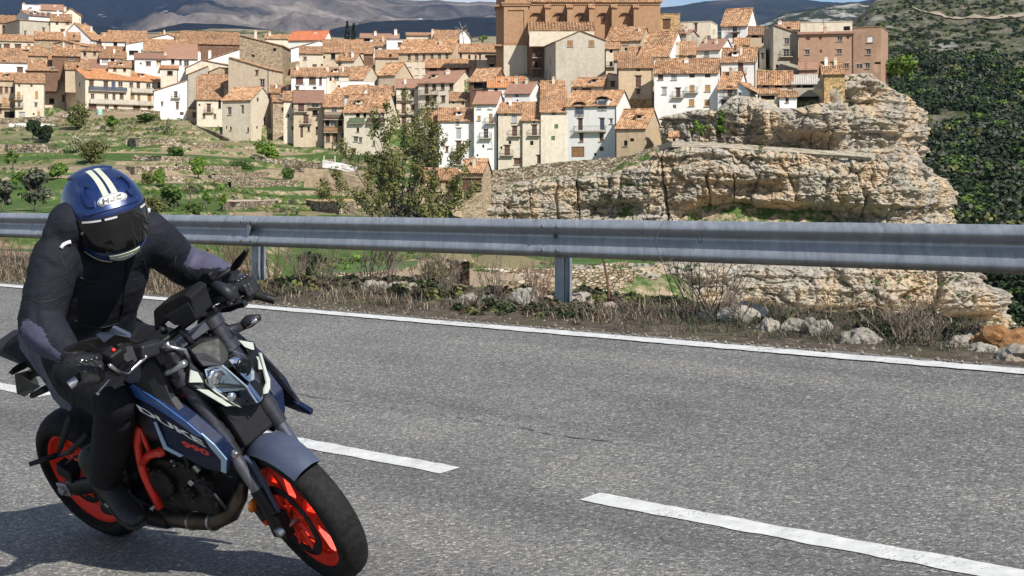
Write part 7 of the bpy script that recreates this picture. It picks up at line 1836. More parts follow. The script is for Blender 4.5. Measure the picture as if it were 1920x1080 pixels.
def tree_proto(kind, h, w, seed):
    """meshes of one tree: (trunk mesh, crown mesh)"""
    rr = random.Random(seed); rng = np.random.default_rng(seed)
    K = dict(round=(L_MID, .42, 130), bright=(L_BRIGHT, .40, 120), dark=(L_DARK, .42, 150), olive=(L_OLIVE, .36, 80), grey=(L_GREY, .36, 70), sparse=(L_BRIGHT, .26, 28), bare=(L_OLIVE, .2, 5), pale=(L_PALE, .28, 60), bush=(L_MID, .36, 150), obush=(L_OLIVE, .34, 140), ghost=(L_GREY, .2, 0))[kind]
    lf, sz, per = K; bushy = kind in ('bush', 'obush', 'pale')
    ls, tips = limbs(rr, h, w * .5, 7 if not bushy else 5, 4, rr.uniform(-.1, .1) * w, .30 if not bushy else .1, .034 if kind != 'sparse' else .026, multi=1 if not bushy else 3)
    b = MB()
    for pts, rad in ls: b.tube(pts, [max(r, .012) for r in rad], 5)
    tm = b.mesh('trunk', W_GREYB if kind == 'ghost' else W_BARK, smooth=True, fix=False)
    if per == 0: return tm, None
    if kind in ('sparse', 'bare'):
        blobs = [(tuple(t), (h * .085,) * 3) for t in tips]
    else:
        blobs = []
        for k in range(11):
            a = k * 2.4; rad = w * .32 * math.sqrt((k + .5) / 11); z = h * (.36 + .48 * rr.random()) if not bushy else h * (.25 + .5 * rr.random())
            s_ = w * rr.uniform(.14, .29); blobs.append(((rad * math.cos(a), rad * math.sin(a), z), (s_, s_, s_ * rr.uniform(.7, 1))))
        blobs.append(((0, 0, h * .82), (w * .2, w * .2, h * .17)))
    V_, F_ = cloud(rng, blobs, per, sz * (h / 5) ** .5)
    return tm, np_mesh('crown', V_, F_, lf, smooth=False)
_tp = {}
def at_row(px, py, y0=95, y1=398):
    """where the ground shows at pixel px, py (nearest such place)"""
    Ys = np.linspace(y0, y1, 700); X = (px - 960) / FPX * Ys; z = ground_z(X, Ys); row = YH - (z - CZ) * FPX / Ys
    ok = np.where(row <= py)[0]; k = ok[0] if len(ok) else len(Ys) - 1
    return Vector((X[k], Ys[k], z[k]))
def tree(kind, px, py, hpx, wpx, label, Y=None, name='tree', cat='tree', group='garden trees below the town', seed=None):
    p = at_row(px, py) if Y is None else P(px, py, Y); s = FPX / p.y; h, w = hpx / s, wpx / s
    sd = seed if seed is not None else (int(px) * 7 + int(py)) % 5
    if (kind, sd) not in _tp: _tp[(kind, sd)] = (tree_proto(kind, h, w, sd + 100), h, w)
    (tm, cm), h0, w0 = _tp[(kind, sd)]
    r_ = empty(name, p - Vector((0, 0, .15)), label, cat, group, rot=(0, 0, (px * 13 % 628) / 100)); r_.scale = (w / w0, w / w0, h / h0)
    link('trunk', tm, r_)
    if cm: link('crown', cm, r_)
    return r_
tree('dark', 62, 262, 38, 34, 'dark round tree before the garden wall, left of its twin')
tree('dark', 86, 268, 34, 30, 'dark bushy tree close to the right of the round dark one')
tree('obush', 146, 243, 48, 46, 'broad olive green shrub tree before the long apartment house')
tree('bare', 152, 235, 58, 30, 'thin bare tree rising out of the broad olive shrub tree')
tree('pale', 141, 288, 36, 40, 'pale blossoming bush on the left garden slope')
tree('obush', 176, 306, 46, 58, 'yellow green domed bush straight behind the blue helmet')
tree('grey', 66, 398, 88, 64, 'tall grey green tree rising behind the guardrail at left')
tree('grey', 4, 400, 66, 46, 'grey green tree cut by the left picture edge')
tree('sparse', 24, 318, 36, 30, 'little twiggy tree on the grass at far left')
tree('sparse', 33, 358, 42, 26, 'slender young tree beside the tall grey green tree')
tree('bright', 108, 336, 30, 34, 'small bright bush above the rider shoulder')
tree('sparse', 213, 248, 34, 34, 'open spring tree below the long apartment house')
tree('bright', 372, 336, 44, 34, 'upright spring tree in the middle of the terraces')
tree('bright', 499, 303, 36, 50, 'round bright fig tree under the stone lane wall')
tree('sparse', 418, 398, 40, 20, 'slim sapling at the corner of the pale field')
tree('bare', 357, 386, 56, 46, 'leafless spreading tree among the lower gardens')
tree('sparse', 386, 392, 40, 24, 'thin leafy tree right of the leafless spreading one')
tree('bright', 297, 352, 34, 26, 'young tree just right of the helmet')
tree('round', 322, 392, 46, 42, 'full green tree above the beam, right of the helmet')
tree('obush', 290, 398, 34, 48, 'olive bush above the beam nearest to the helmet')
tree('bush', 365, 402, 22, 40, 'low green bush above the beam in the lower gardens')
tree('obush', 278, 346, 26, 30, 'yellowish bush on the bank right of the helmet')
tree('bush', 330, 292, 18, 36, 'low dark bush on a middle terrace')
tree('bush', 540, 338, 26, 26, 'dark ivy bush hanging on the retaining wall')
tree('bush', 452, 316, 14, 52, 'low creeping bush along a middle terrace wall')
tree('bush', 275, 228, 16, 40, 'low bush below the apartment house garden wall')
tree('bush', 1352, 265, 62, 24, 'tall narrow green tree growing against the rock under the long white house', Y=264, group='trees on the cliff')
tree('sparse', 1312, 268, 44, 34, 'open spring tree left of the tall narrow one on the rock', Y=264, group='trees on the cliff')
tree('bare', 1428, 300, 44, 18, 'thin bare tree standing over the path wall', Y=258, group='trees on the cliff')
tree('bright', 1693, 152, 50, 58, 'fresh green tree behind the cliff end', Y=288, group='trees on the cliff')
tree('round', 1668, 150, 36, 30, 'smaller darker tree between the brick house and the fresh green tree', Y=290, group='trees on the cliff')
tree('ghost', 869, 84, 48, 44, 'pale bare tree on the skyline left of the church tower', Y=432, group='skyline trees')
tree('sparse', 906, 86, 20, 22, 'little green tree below the church tower', Y=430, group='skyline trees')
tree('dark', 582, 520, 50, 44, 'dark cypress like bush seen under the beam near the first post', Y=118)
tree('obush', 818, 520, 34, 60, 'olive thicket seen under the beam', Y=112)
# firs on the skyline
for px, h, lab in ((651, 38, 'left one of two slim dark firs on the skyline'), (663, 34, 'right one of two slim dark firs on the skyline')):
    p = P(px, 78, 470); s = FPX / 470; hh = h / s; rng = np.random.default_rng(px); n = 900
    t = rng.uniform(0, 1, n) ** .8; lay = .75 + .25 * np.cos(t * 60); rad = (1 - t) * hh * .17 * lay * rng.uniform(.5, 1, n) ** .5 + .08; a = rng.uniform(0, 6.28, n)
    c = np.stack([rad * np.cos(a), rad * np.sin(a), t * hh * .97 + hh * .03 - rad * .35], -1); nr = np.stack([np.cos(a), np.sin(a), np.full(n, .6)], -1)
    V_, F_ = leaf_quads(rng, c, nr, .42); r_ = empty('fir_tree', p, lab, 'tree', 'skyline trees')
    b = MB(); b.tube([(0, 0, 0), (0, 0, hh * .95)], [.22, .03], 6); b.build('trunk', W_BARK, r_); link('crown', np_mesh('crown', V_, F_, L_FIR, smooth=False), r_)
# the big many stemmed tree in mid picture
def big_tree():
    p = at_row(752, 418); p = P(758, 440, 208); p.z = gz(p.x, p.y) if gz(p.x, p.y) < p.z else p.z; s = FPX / p.y; rr = random.Random(12); rng = np.random.default_rng(12)
    top = (440 - 236) / s; r_ = empty('big_tree', p, 'large many stemmed tree with thin yellow green foliage before the white houses', 'tree', rot=None)
    b = MB(); tips = []; stems = []
    for k in range(15):
        an = math.pi * (.06 + .88 * (k + .5) / 15) + rr.uniform(-.06, .06); L = top * rr.uniform(.72, 1.0) * (.74 + .30 * math.sin(an)); dep = rr.uniform(-.45, .45)
        d = Vector((math.cos(an) * .60, dep, math.sin(an))).normalized(); sid = Vector((rr.uniform(-.3, .3), rr.uniform(-.3, .3), 0)) * L * .12
        pts = [Vector((rr.uniform(-.5, .5), rr.uniform(-.4, .4), 0)), d * L * .33 + sid, d * L * .66 + sid + Vector((0, 0, L * .05)), d * L + Vector((0, 0, L * .10))]
        b.tube(pts, [.17, .11, .065, .02], 6); stems.append(pts)
        for i in range(9):
            u = rr.uniform(.22, 1); f = u * 3; j = min(int(f), 2); q = pts[j].lerp(pts[j + 1], f - j); dd = (d + Vector((rr.uniform(-.8, .8), rr.uniform(-.8, .8), rr.uniform(0, .8)))).normalized(); l2 = L * rr.uniform(.12, .26)
            e = [q, q + dd * l2 * .5, q + dd * l2 + Vector((0, 0, l2 * .15))]; b.tube(e, [.035, .024, .01], 4); tips += [e[1], e[2]]
            for w_ in range(3):
                e2 = e[1].lerp(e[2], rr.random()); d3 = (dd + Vector((rr.uniform(-.7, .7), rr.uniform(-.7, .7), rr.uniform(.2, 1)))).normalized(); e3 = e2 + d3 * l2 * .5; b.tube([e2, e3], [.014, .006], 3); tips.append(e3)
    b.build('trunk', W_BARK, r_, smooth=True, fix=False)
    tips_ = [t for t in tips if rr.random() < .8]; blobs = [(tuple(t), (.5, .5, .72)) for t in tips_]
    V_, F_ = cloud(rng, blobs, 32, .22); link('crown', np_mesh('crown', V_, F_, L_OLIVE, smooth=False), r_)
    low = [(tuple(st[0].lerp(st[1], rr.uniform(.3, 1.2)) + Vector((rr.uniform(-1.6, 1.6), rr.uniform(-1, 1), rr.uniform(-.3, 1)))), (1.0, 1.0, .9)) for st in stems for _ in range(2)]
    V_, F_ = cloud(rng, low, 70, .24); link('undergrowth', np_mesh('undergrowth', V_, F_, L_GREY, smooth=False), r_)
big_tree()
tree('obush', 812, 436, 62, 58, 'yellow green thicket at the right foot of the big many stemmed tree', Y=204, name='thicket', cat='bush', group=None, seed=3)

# ---- the holm oak wood on the flank of the gorge: uncountable, one mass
def bush_proto(n, seed, lumps=5):
    rng = np.random.default_rng(seed); C_, N_ = [], []
    for k in range(lumps):
        a = rng.uniform(0, 6.28); r = rng.uniform(0, .55) if k else 0; c = np.array((r * np.cos(a), r * np.sin(a), rng.uniform(.35, .6))); s_ = rng.uniform(.42, .62)
        m = n // lumps; d = rng.normal(size=(m, 3)); d /= np.linalg.norm(d, axis=1)[:, None]; d[:, 2] = np.where(d[:, 2] < -.35, -d[:, 2], d[:, 2])
        C_.append(c + d * s_ * rng.uniform(.7, 1.05, m)[:, None]); N_.append(d)
    return leaf_quads(rng, np.concatenate(C_), np.concatenate(N_), .29, 1.4)
PROT = [bush_proto(96, 200 + k) for k in range(6)]
PROT_S = [bush_proto(30, 300 + k, 3) for k in range(5)]
def scatter(name, pts, rad, mat, protos, seed, flat=.85, mats=None, mi=None):
    rng = np.random.default_rng(seed); VV, FF, MI = [], [], []; base = 0; which = rng.integers(0, len(protos), len(pts))
    for k, (pv, pf) in enumerate(protos):
        idx = np.where(which == k)[0]
        if not len(idx): continue
        a = rng.uniform(0, 6.28, len(idx)); ca, sa = np.cos(a), np.sin(a); r = rad[idx]
        x = (pv[None, :, 0] * ca[:, None] - pv[None, :, 1] * sa[:, None]) * r[:, None] + pts[idx, 0][:, None]
        y = (pv[None, :, 0] * sa[:, None] + pv[None, :, 1] * ca[:, None]) * r[:, None] + pts[idx, 1][:, None]
        z = pv[None, :, 2] * r[:, None] * flat + pts[idx, 2][:, None]
        m = len(pv); VV.append(np.stack([x, y, z], -1).reshape(-1, 3)); FF.append((pf[None] + (np.arange(len(idx)) * m)[:, None, None] + base).reshape(-1, 4)); base += m * len(idx)
        if mi is not None: MI.append(np.repeat(mi[idx], len(pf)))
    return link(name, np_mesh(name, np.concatenate(VV), np.concatenate(FF), mats or mat, smooth=False, mi=np.concatenate(MI) if mi is not None else None))
rng = np.random.default_rng(5); n = 15000
Yw = rng.uniform(285, 1000, n); uw = (rng.uniform(1600, 2080, n) - 960) / FPX; Xw = uw * Yw; Zw = hill_z(Xw, Yw)
dens = fbm(Xw / 45, Yw / 45, oct=4, seed=81) + .35 * fbm(Xw / 12, Yw / 12, oct=3, seed=82)
hgt = YH - (Zw - CZ) * FPX / Yw
keep = (dens > (-.40 + np.clip((118 - hgt) / 60, 0, 1.2) * .16)) & (rng.uniform(0, 1, n) < np.where(hgt > 112, .85, .55)) & (hgt > -30)
rw_ = (1.3 + 3.0 * rng.uniform(0, 1, n) ** 1.6) * np.where(hgt > 105, 1, .5)
pts = np.stack([Xw, Yw, Zw - .4], -1)[keep]; rad_ = rw_[keep]; mi_ = rng.choice(4, keep.sum(), p=[.66, .19, .11, .04])
tag(scatter('holm_oak_wood', pts, rad_, None, PROT, 6, mats=[L_DARK, L_GREY, L_MID, L_OLIVE], mi=mi_), kind='stuff')
# ---- scrub and herbs scattered over the terraces, the banks and the ledges of the cliff
rng = np.random.default_rng(9); n = 15000; Yw = rng.uniform(100, 392, n); uw = (rng.uniform(-60, 930, n) - 960) / FPX; Xw = uw * Yw; Zw = ground_z(Xw, Yw)
Z2 = ground_z(Xw, Yw - .9); bank = np.abs(Zw - Z2) > .5
dens = fbm(Xw / 20, Yw / 20, oct=4, seed=85); keep = ((bank & (dens > -.25)) | (dens > .30)) & (Zw < 21)
rw_ = rng.uniform(.18, .62, n) * np.where(rng.uniform(0, 1, n) < .06, 2.2, 1); mi_ = rng.integers(0, 4, n)
tag(scatter('undergrowth', np.stack([Xw, Yw, Zw - .05], -1)[keep], rw_[keep], None, PROT_S, 10, mats=[L_MID, L_OLIVE, L_BRIGHT, L_GREY], mi=mi_[keep]), kind='stuff')
def on_cliffs():
    bpy.context.view_layer.update(); rr = random.Random(4); P_, R_, M_ = [], [], []
    names = ['upper_cliff', 'middle_cliff', 'lower_cliff', 'rubble_slope']; obs = [bpy.data.objects[k] for k in names]
    for k in range(7500):
        px, py = rr.uniform(900, 1900), rr.uniform(130, 700); d = Vector(((px - 960) / FPX, 1, (YH - py) / FPX)); best = None
        for o in obs:
            h, loc, nr, fi = o.ray_cast(Vector((0, 0, CZ)), d)
            if h and (best is None or loc.y < best[0].y): best = (loc, nr, o.name)
        if best is None: continue
        loc, nr, nm = best; g = vnoise(np.array([loc.x / 7]), np.array([loc.z / 4]), seed=7)[0]
        want = nr.z > .34 and (g > -.15 or rr.random() < .2)
        if nm == 'lower_cliff' and rr.random() < .30 and g > -.1: want = True
        if nm == 'rubble_slope': want = rr.random() < .35
        if want: P_.append(tuple(loc)); R_.append(rr.uniform(.15, .55)); M_.append(rr.choice((0, 0, 1, 2, 3)))
    return scatter('cliff_scrub', np.array(P_), np.array(R_), None, PROT_S, 15, mats=[L_MID, L_OLIVE, L_BRIGHT, L_GREY], mi=np.array(M_))
tag(on_cliffs(), kind='stuff')
# ================================================================== WALLS AND SMALL BUILT THINGS OF THE VALLEY
def wall_run(pts, label, mat, hpx=None, thick=.6, name='stone_wall', cat='wall', group='dry stone walls around the gardens', lowr=.5):
    """pts: (px, top row, bottom row, depth)"""
    top = [P(px, a, Y) for px, a, b_, Y in pts]; bot = [P(px, b_, Y) for px, a, b_, Y in pts]
    L, s = smooth_line([tuple(t) + (q.z,) for t, q in zip(top, bot)], max(int(sum((top[i + 1] - top[i]).length for i in range(len(top) - 1)) / .5), 6))
    n = len(L); tang = np.gradient(L[:, :2], axis=0); tang /= np.linalg.norm(tang, axis=1)[:, None] + 1e-9; nor = np.stack([tang[:, 1], -tang[:, 0]], -1)
    nv = 9; V_ = []
    for j in range(nv):
        f = j / (nv - 1); z = L[:, 3] - lowr + (L[:, 2] - L[:, 3] + lowr) * f + (.13 * fbm(s * 1.2, s * 0, oct=3, seed=5) if j == nv - 1 else 0)
        d = thick / 2 + .10 * (1 - f) + .10 * fbm(s * 1.1, np.full(n, f * 5.0), oct=4, seed=6, gain=.6) + .05 * (cellnoise(s / .55, np.full(n, f * 4.0), 0.0, 9)[2] - .5)
        V_.append(np.stack([L[:, 0] + nor[:, 0] * d, L[:, 1] + nor[:, 1] * d, z], -1))
    back = []
    for z in (L[:, 2], L[:, 3] - .5): back.append(np.stack([L[:, 0] - nor[:, 0] * thick / 2, L[:, 1] - nor[:, 1] * thick / 2, z], -1))
    A = np.stack(V_ + back, 1); o = link(name, np_mesh(name, A.reshape(-1, 3), grid_faces(n, nv + 2), mat, smooth=False))
    return tag(o, label, cat, group)
def mat_dry():
    t = NT('dry_stone'); v = t.pos((1, 1, 1.9)); cell = t.voro(v, 1.9, 'F1', 'Color'); sc = t.new('ShaderNodeSeparateColor'); t.l.new(cell, sc.inputs[0])
    st = t.ramp(sc.outputs[0], [(0, (.15, .115, .075)), (.35, (.33, .26, .175)), (.7, (.47, .39, .285)), (1, (.60, .54, .43))])
    ed = t.ramp(t.voro(v, 1.9, 'DISTANCE_TO_EDGE', 'Distance'), [(.02, (.22, .2, .18)), (.12, (1, 1, 1))])
    c = t.mix(1, st, ed, 'MULTIPLY'); c = t.mix(t.ramp(t.noise(t.pos(), .35, 6, .7), [(.56, (0, 0, 0)), (.64, (.75, .75, .75))]), c, (.10, .105, .045))
    t.bump(t.math('ADD', ed, t.noise(t.pos(), 5, 5)), .8, .15); return t.done(c, .95, 0, .2)
M_DRY = mat_dry(); M_PALEW = WALLS['cream']
wall_run([(918,320,352,280),(975,314,348,279),(1030,306,342,278),(1100,300,334,277),(1180,292,322,276),(1236,272,306,274)], 'long stone retaining wall carrying the street below the tall white houses', M_DRY, group=None, name='retaining_wall')
wall_run([(1238,272,282,270),(1262,265,274,261.5),(1330,267,274,260.5),(1450,275,282,259.5),(1560,283,289,258.5),(1640,288,294,258)], 'low pale wall along the path that crosses the cliff face', WALLS['grey'], group=None, name='path_wall', thick=.5, lowr=.15)
wall_run([(-40,222,246,384),(20,222,246,382),(72,219,242,381),(128,216,236,382)], 'stone garden wall below the leftmost townhouses', M_DRY)
wall_run([(120,212,228,388),(165,205,224,390),(230,204,224,391),(300,208,226,391)], 'broken stone wall under the long apartment house', M_DRY)
wall_run([(18,232,250,376),(60,230,248,375),(105,234,250,374)], 'short white rendered wall in front of the leftmost garden wall', WALLS['white'], group=None)
wall_run([(174,248,262,352),(200,248,263,352),(226,247,262,352)], 'pale stone bank wall left of the green middle terrace', M_DRY)
wall_run([(228,246,258,356),(252,241,256,356),(276,240,252,357)], 'pale stone bank wall curving right beside the green middle terrace', M_DRY)
wall_run([(368,235,252,372),(400,246,264,362),(425,258,278,354),(442,268,290,348)], 'rough stone lane wall climbing left of the big cornered house', M_DRY)
wall_run([(400,262,282,352),(450,276,300,345),(520,287,310,338),(575,296,318,334)], 'plain lane wall running below the big cornered house', M_PALEW, group=None)
wall_run([(520,296,312,322),(570,303,318,318),(612,306,322,315),(640,312,334,312)], 'stone wall under the lane by the timber balcony row', M_DRY)
wall_run([(572,316,346,286),(610,318,348,284),(650,326,354,281),(690,336,362,278)], 'high tan retaining wall above the ochre yard', WALLS['tan'], group=None, name='retaining_wall')
wall_run([(606,300,309,312),(640,306,314,311),(672,314,322,309)], 'smooth white parapet of the lane near the big tree', WALLS['white'], group=None, name='parapet')
rr_ = random.Random(3)
for i, (a, b_, r0, r1, lab) in enumerate((
    (330,450,318,322,'dry stone terrace wall below the upright spring tree'), (250,360,300,304,'dry stone terrace wall with bushes below the stone bank walls'),
    (400,500,336,331,'dry stone terrace wall above the pinkish field'), (270,345,338,342,'dry stone terrace wall right of the helmet'),
    (430,560,352,348,'tumbled terrace wall right of the pinkish field'), (10,120,285,288,'low terrace wall on the far left slope'),
    (300,420,276,278,'thin terrace wall below the green middle terrace'), (480,570,300,318,'terrace wall left of the high tan retaining wall'))):
    ps = []
    for k in range(5):
        px = a + (b_ - a) * k / 4; q = at_row(px, r0 + (r1 - r0) * k / 4); ps.append((px, YH - (q.z + .9 - CZ) * FPX / q.y, YH - (q.z - .4 - CZ) * FPX / q.y, q.y))
    wall_run(ps, lab, M_DRY)
# walls of the valley floor, seen under the beam
for a, b_, r0, r1, Y, lab in ((868,1190,502,506,163,'upper of three stone terrace walls seen under the beam'), (868,1160,524,530,146,'middle of three stone terrace walls seen under the beam'), (900,1130,556,560,126,'lowest of three stone terrace walls seen under the beam, beside the post')):
    wall_run([(a + (b_ - a) * k / 6, r0 + (r1 - r0) * k / 6 + rr_.uniform(-1, 1), r0 + (r1 - r0) * k / 6 + 15, Y + k * .5) for k in range(7)], lab, M_DRY, group='stone walls on the valley floor')
wall_run([(852,488,540,132),(862,486,542,131),(872,490,544,130)], 'ruined stone pillar seen under the beam', M_DRY, group=None, name='ruined_pillar', cat='ruin', thick=.8)
# fields and yards: draped patches of tilled earth, straw and grass
def field(name, pts, mat, lift=.10):
    c = np.array(pts, float); cen = c.mean(0); rings = [0, .35, .7, 1.0]; n = 48; V_ = []
    ang = np.linspace(0, 1, n, endpoint=False); ext = np.concatenate([c, c[:1]]); d = np.concatenate([[0], np.cumsum(np.linalg.norm(np.diff(ext, axis=0), axis=1))]); d /= d[-1]
    bd = np.stack([np.interp(ang, d, ext[:, 0]), np.interp(ang, d, ext[:, 1])], -1)
    g = [at_row(*q) for q in bd]; gx = np.array([[q.x, q.y] for q in g]); gc = gx.mean(0)
    for r_ in rings:
        xy = gc + (gx - gc) * r_; z = ground_z(xy[:, 0], xy[:, 1]); V_.append(np.concatenate([xy, z[:, None]], 1))
    A = np.array(V_); g0 = A[-1, :, 2].copy(); A[:, :, 2] = np.percentile(A[:, :, 2], 72) * .8 + A[:, :, 2] * .2 + lift; sk = A[-1:].copy(); sk[0, :, 2] = np.minimum(g0 - .4, sk[0, :, 2] - .2); A = np.concatenate([A, sk])
    V_ = A.reshape(-1, 3); F_ = [(i * n + k, (i + 1) * n + k, (i + 1) * n + (k + 1) % n, i * n + (k + 1) % n) for i in range(4) for k in range(n)]
    return tag(link(name, np_mesh(name, V_, np.array(F_), [mat, M_DRY], smooth=False, mi=np.repeat([0, 0, 0, 1], n))), kind='structure')
F_STRAW = noisy('straw_yard', (.30, .20, .085), (.46, .33, .16), 1.6, .95, obj=False, detail=8)
F_TILL = noisy('tilled_earth', (.36, .27, .21), (.48, .38, .30), 1.2, .95, obj=False, detail=8)
F_GRASS = noisy('meadow_grass', (.035, .075, .014), (.085, .15, .03), 1.4, .95, obj=False, detail=8)
field('straw_yard', [(572,378),(585,364),(625,358),(668,362),(690,376),(680,394),(640,402),(590,396)], F_STRAW)
field('tilled_field', [(418,394),(430,370),(470,362),(528,366),(520,382),(470,392)], F_TILL)
field('tilled_field', [(236,318),(300,310),(372,306),(390,314),(330,322),(250,328)], F_TILL)
field('tilled_field', [(390,330),(480,322),(520,330),(450,342),(400,344)], F_TILL)
field('meadow', [(228,268),(300,256),(380,250),(392,258),(320,270),(250,276)], F_GRASS)
field('meadow', [(10,275),(60,266),(100,270),(60,284),(15,286)], F_GRASS)
field('meadow', [(600,516),(640,486),(720,476),(790,482),(780,506),(690,520)], F_GRASS)
field('meadow', [(880,500),(960,492),(1060,494),(1180,500),(1040,508),(900,510)], F_GRASS)
# water butt, gate, garden hut
b = MB(); b.lathe([(0, 0), (.62, 0), (.66, .1), (.66, 2.1), (.6, 2.25), (.2, 2.4), (0, 2.4)], Matrix.Identity(4), 20); b.lathe([(.67, .7), (.70, .75), (.67, .8)], Matrix.Identity(4), 20); b.lathe([(.67, 1.5), (.70, 1.55), (.67, 1.6)], Matrix.Identity(4), 20)
o = b.build('water_tank', noisy('turquoise_plastic', (.25, .45, .40), (.36, .56, .50), 2, .5), None, smooth=True, auto=35); o.location = P(187, 222, 386); tag(o, 'pale turquoise water tank on the wall below the apartment house', 'water tank')
g = empty('iron_gate', P(618, 306, 309), 'dark wire gate with posts at the lane parapet near the big tree', 'gate')
for k in range(9): q = MB(); q.box((-.9 + k * .225, 0, .55), (.03, .03, 1.1)); q.build('bar', M_IRON, g)
for z in (.08, 1.06): q = MB(); q.box((0, 0, z), (1.9, .05, .05)); q.build('rail', M_IRON, g)
for x in (-1.05, 1.05): q = MB(); q.box((x, 0, .7), (.22, .22, 1.5)); q.build('gate_post', M_CONC, g)
# ================================================================== THE VERGE IN FRONT
sL, sR = s_at(-120, 9.3), s_at(2040, 9.3)
G_STRAW = noisy('straw_blade', (.22, .175, .115), (.42, .35, .24), 4, .9, obj=False)
G_BROWN = noisy('brown_blade', (.045, .036, .03), (.115, .09, .072), 4, .9, obj=False)
G_GREEN = noisy('green_blade', (.016, .028, .010), (.045, .066, .024), 4, .85, obj=False)
G_RUST = noisy('rust_blade', (.12, .075, .05), (.24, .155, .11), 4, .9, obj=False)
def blades(rng, base, h, lean, w):
    """curved tapering blades, three quads' worth of triangles each"""
    n = len(base); a = rng.uniform(0, 6.28, n); d = np.stack([np.cos(a), np.sin(a), np.zeros(n)], -1); sd = np.stack([-np.sin(a), np.cos(a), np.zeros(n)], -1); up = np.array((0, 0, 1.0))
    m1 = base + up * (h * .5)[:, None] + d * (h * lean * .22)[:, None]; tp = base + up * (h * (1 - .25 * lean))[:, None] + d * (h * lean * .85)[:, None]
    w = w[:, None]; V = np.stack([base - sd * w, base + sd * w, m1 + sd * w * .7, m1 - sd * w * .7, tp + sd * w * .12, tp - sd * w * .12], 1).reshape(-1, 3)
    i = np.arange(n)[:, None] * 6; F = np.concatenate([i + np.array([[0, 1, 2, 3]]), i + np.array([[3, 2, 4, 5]])], 1).reshape(-1, 4); return V, F
rng = np.random.default_rng(31)
def verge_grass():
    nt = 4600; s = rng.uniform(min(sL, sR), max(sL, sR), nt); t = 8.24 + 2.6 * rng.beta(1.25, 1.1, nt); x, y = NX * t + DX * s, NY * t + DY * s
    den = fbm(x * .9, y * .9, oct=3, seed=51); keep = den > -.34 + .15 * (t < 8.6); x, y, t, s, den = x[keep], y[keep], t[keep], s[keep], den[keep]
    px = 960 + FPX * x / y; nb = rng.integers(12, 30, len(x)); idx = np.repeat(np.arange(len(x)), nb); r = rng.uniform(0, .13, len(idx)); a = rng.uniform(0, 6.28, len(idx))
    bx, by = x[idx] + r * np.cos(a), y[idx] + r * np.sin(a); z = ground_z(bx, by) - .01
    grow = np.clip((t[idx] - 8.22) / .5, .22, 1); right = np.clip((px[idx] - 1150) / 500, 0, 1); left = np.clip((560 - px[idx]) / 260, 0, 1)
    h = rng.uniform(.03, .135, len(idx)) * grow * (1 + 1.1 * left - .25 * right) * (1 + 1.1 * (rng.uniform(0, 1, len(idx)) < .05))
    q = rng.uniform(0, 1, len(idx)) + .45 * fbm(bx * 1.3, by * 1.3, oct=2, seed=57)
    mi = np.where(q < .20 + .14 * left - .10 * right, 0, np.where(q < .80 - .2 * right, 1, np.where(q < .92 + .04 * left - .40 * right, 3, 2)))
    V_, F_ = blades(rng, np.stack([bx, by, z], -1), h, rng.uniform(.3, 1.5, len(idx)), rng.uniform(.0016, .0042, len(idx)))
    return link('dry_grass', np_mesh('dry_grass', V_, F_, [G_STRAW, G_BROWN, G_GREEN, G_RUST], smooth=False, mi=np.repeat(mi, 2)))
tag(verge_grass(), kind='stuff')
# gravel and crumbs at the asphalt's edge
def gravel():
    n = 2200; s = rng.uniform(min(sL, sR), max(sL, sR), n); t = T_E + .10 + np.abs(rng.normal(0, .16, n)); t = np.where(rng.uniform(0, 1, n) < .3, rng.uniform(8.3, 10.2, n), t)
    x, y = NX * t + DX * s, NY * t + DY * s; z = np.where(t < T_E + .16, road_z(t) + .004, ground_z(x, y) + .012); r = rng.uniform(.004, .016, n)
    oc = np.array([(1, 0, 0), (-1, 0, 0), (0, 1, 0), (0, -1, 0), (0, 0, 1), (0, 0, -1.0)]); k = rng.uniform(.6, 1.3, (n, 6, 1)); V_ = (oc[None] * k * r[:, None, None] + np.stack([x, y, z], -1)[:, None, :]).reshape(-1, 3)
    f = np.array([(0, 2, 4), (2, 1, 4), (1, 3, 4), (3, 0, 4), (2, 0, 5), (1, 2, 5), (3, 1, 5), (0, 3, 5)]); F_ = (f[None] + (np.arange(n) * 6)[:, None, None]).reshape(-1, 3)
    return link('gravel', np_mesh('gravel', V_, F_, noisy('gravel_stone', (.09, .075, .06), (.30, .265, .22), 30, .9, obj=False), smooth=False))
tag(gravel(), kind='stuff')
# rocks
def mat_rock(name, a, b, c_):
    t = NT(name); v = t.pos(); f = t.noise(v, 9, 8, .75); g = t.noise(v, 2.2, 5, .7)
    c = t.ramp(f, [(.3, a), (.5, b), (.72, c_)]); c = t.mix(t.ramp(g, [(.55, (0, 0, 0)), (.68, (.6, .6, .6))]), c, (.36, .23, .12)); t.bump(f, .9, .03); return t.done(c, .93, 0, .2)
R_GREY = mat_rock('limestone_rock', (.13, .118, .10), (.30, .275, .235), (.48, .45, .395))
R_PINK = mat_rock('pinkish_rock', (.16, .12, .10), (.32, .25, .215), (.48, .40, .35))
R_OCHRE = mat_rock('ochre_rock', (.12, .06, .025), (.27, .14, .06), (.38, .24, .13))
def rock_mesh(seed):
    bm = bmesh.new(); bmesh.ops.create_icosphere(bm, subdivisions=4, radius=1); co = np.array([v.co for v in bm.verts])
    f1, f2, cv = cellnoise(co[:, 0] * 1.5 + seed, co[:, 1] * 1.5, co[:, 2] * 1.5, seed)
    d = 1 + .34 * (cv - .5) + .22 * fbm(co[:, 0] * 1.3 + seed, co[:, 1] * 1.3, co[:, 2] * 1.3, oct=5, seed=seed, ridge=True) + .10 * fbm(co[:, 0] * 5, co[:, 1] * 5, co[:, 2] * 5 + seed, oct=4, seed=seed)
    for v, k in zip(bm.verts, d): v.co *= float(k)
    me = bpy.data.meshes.new('rock'); bm.to_mesh(me); bm.free(); return me
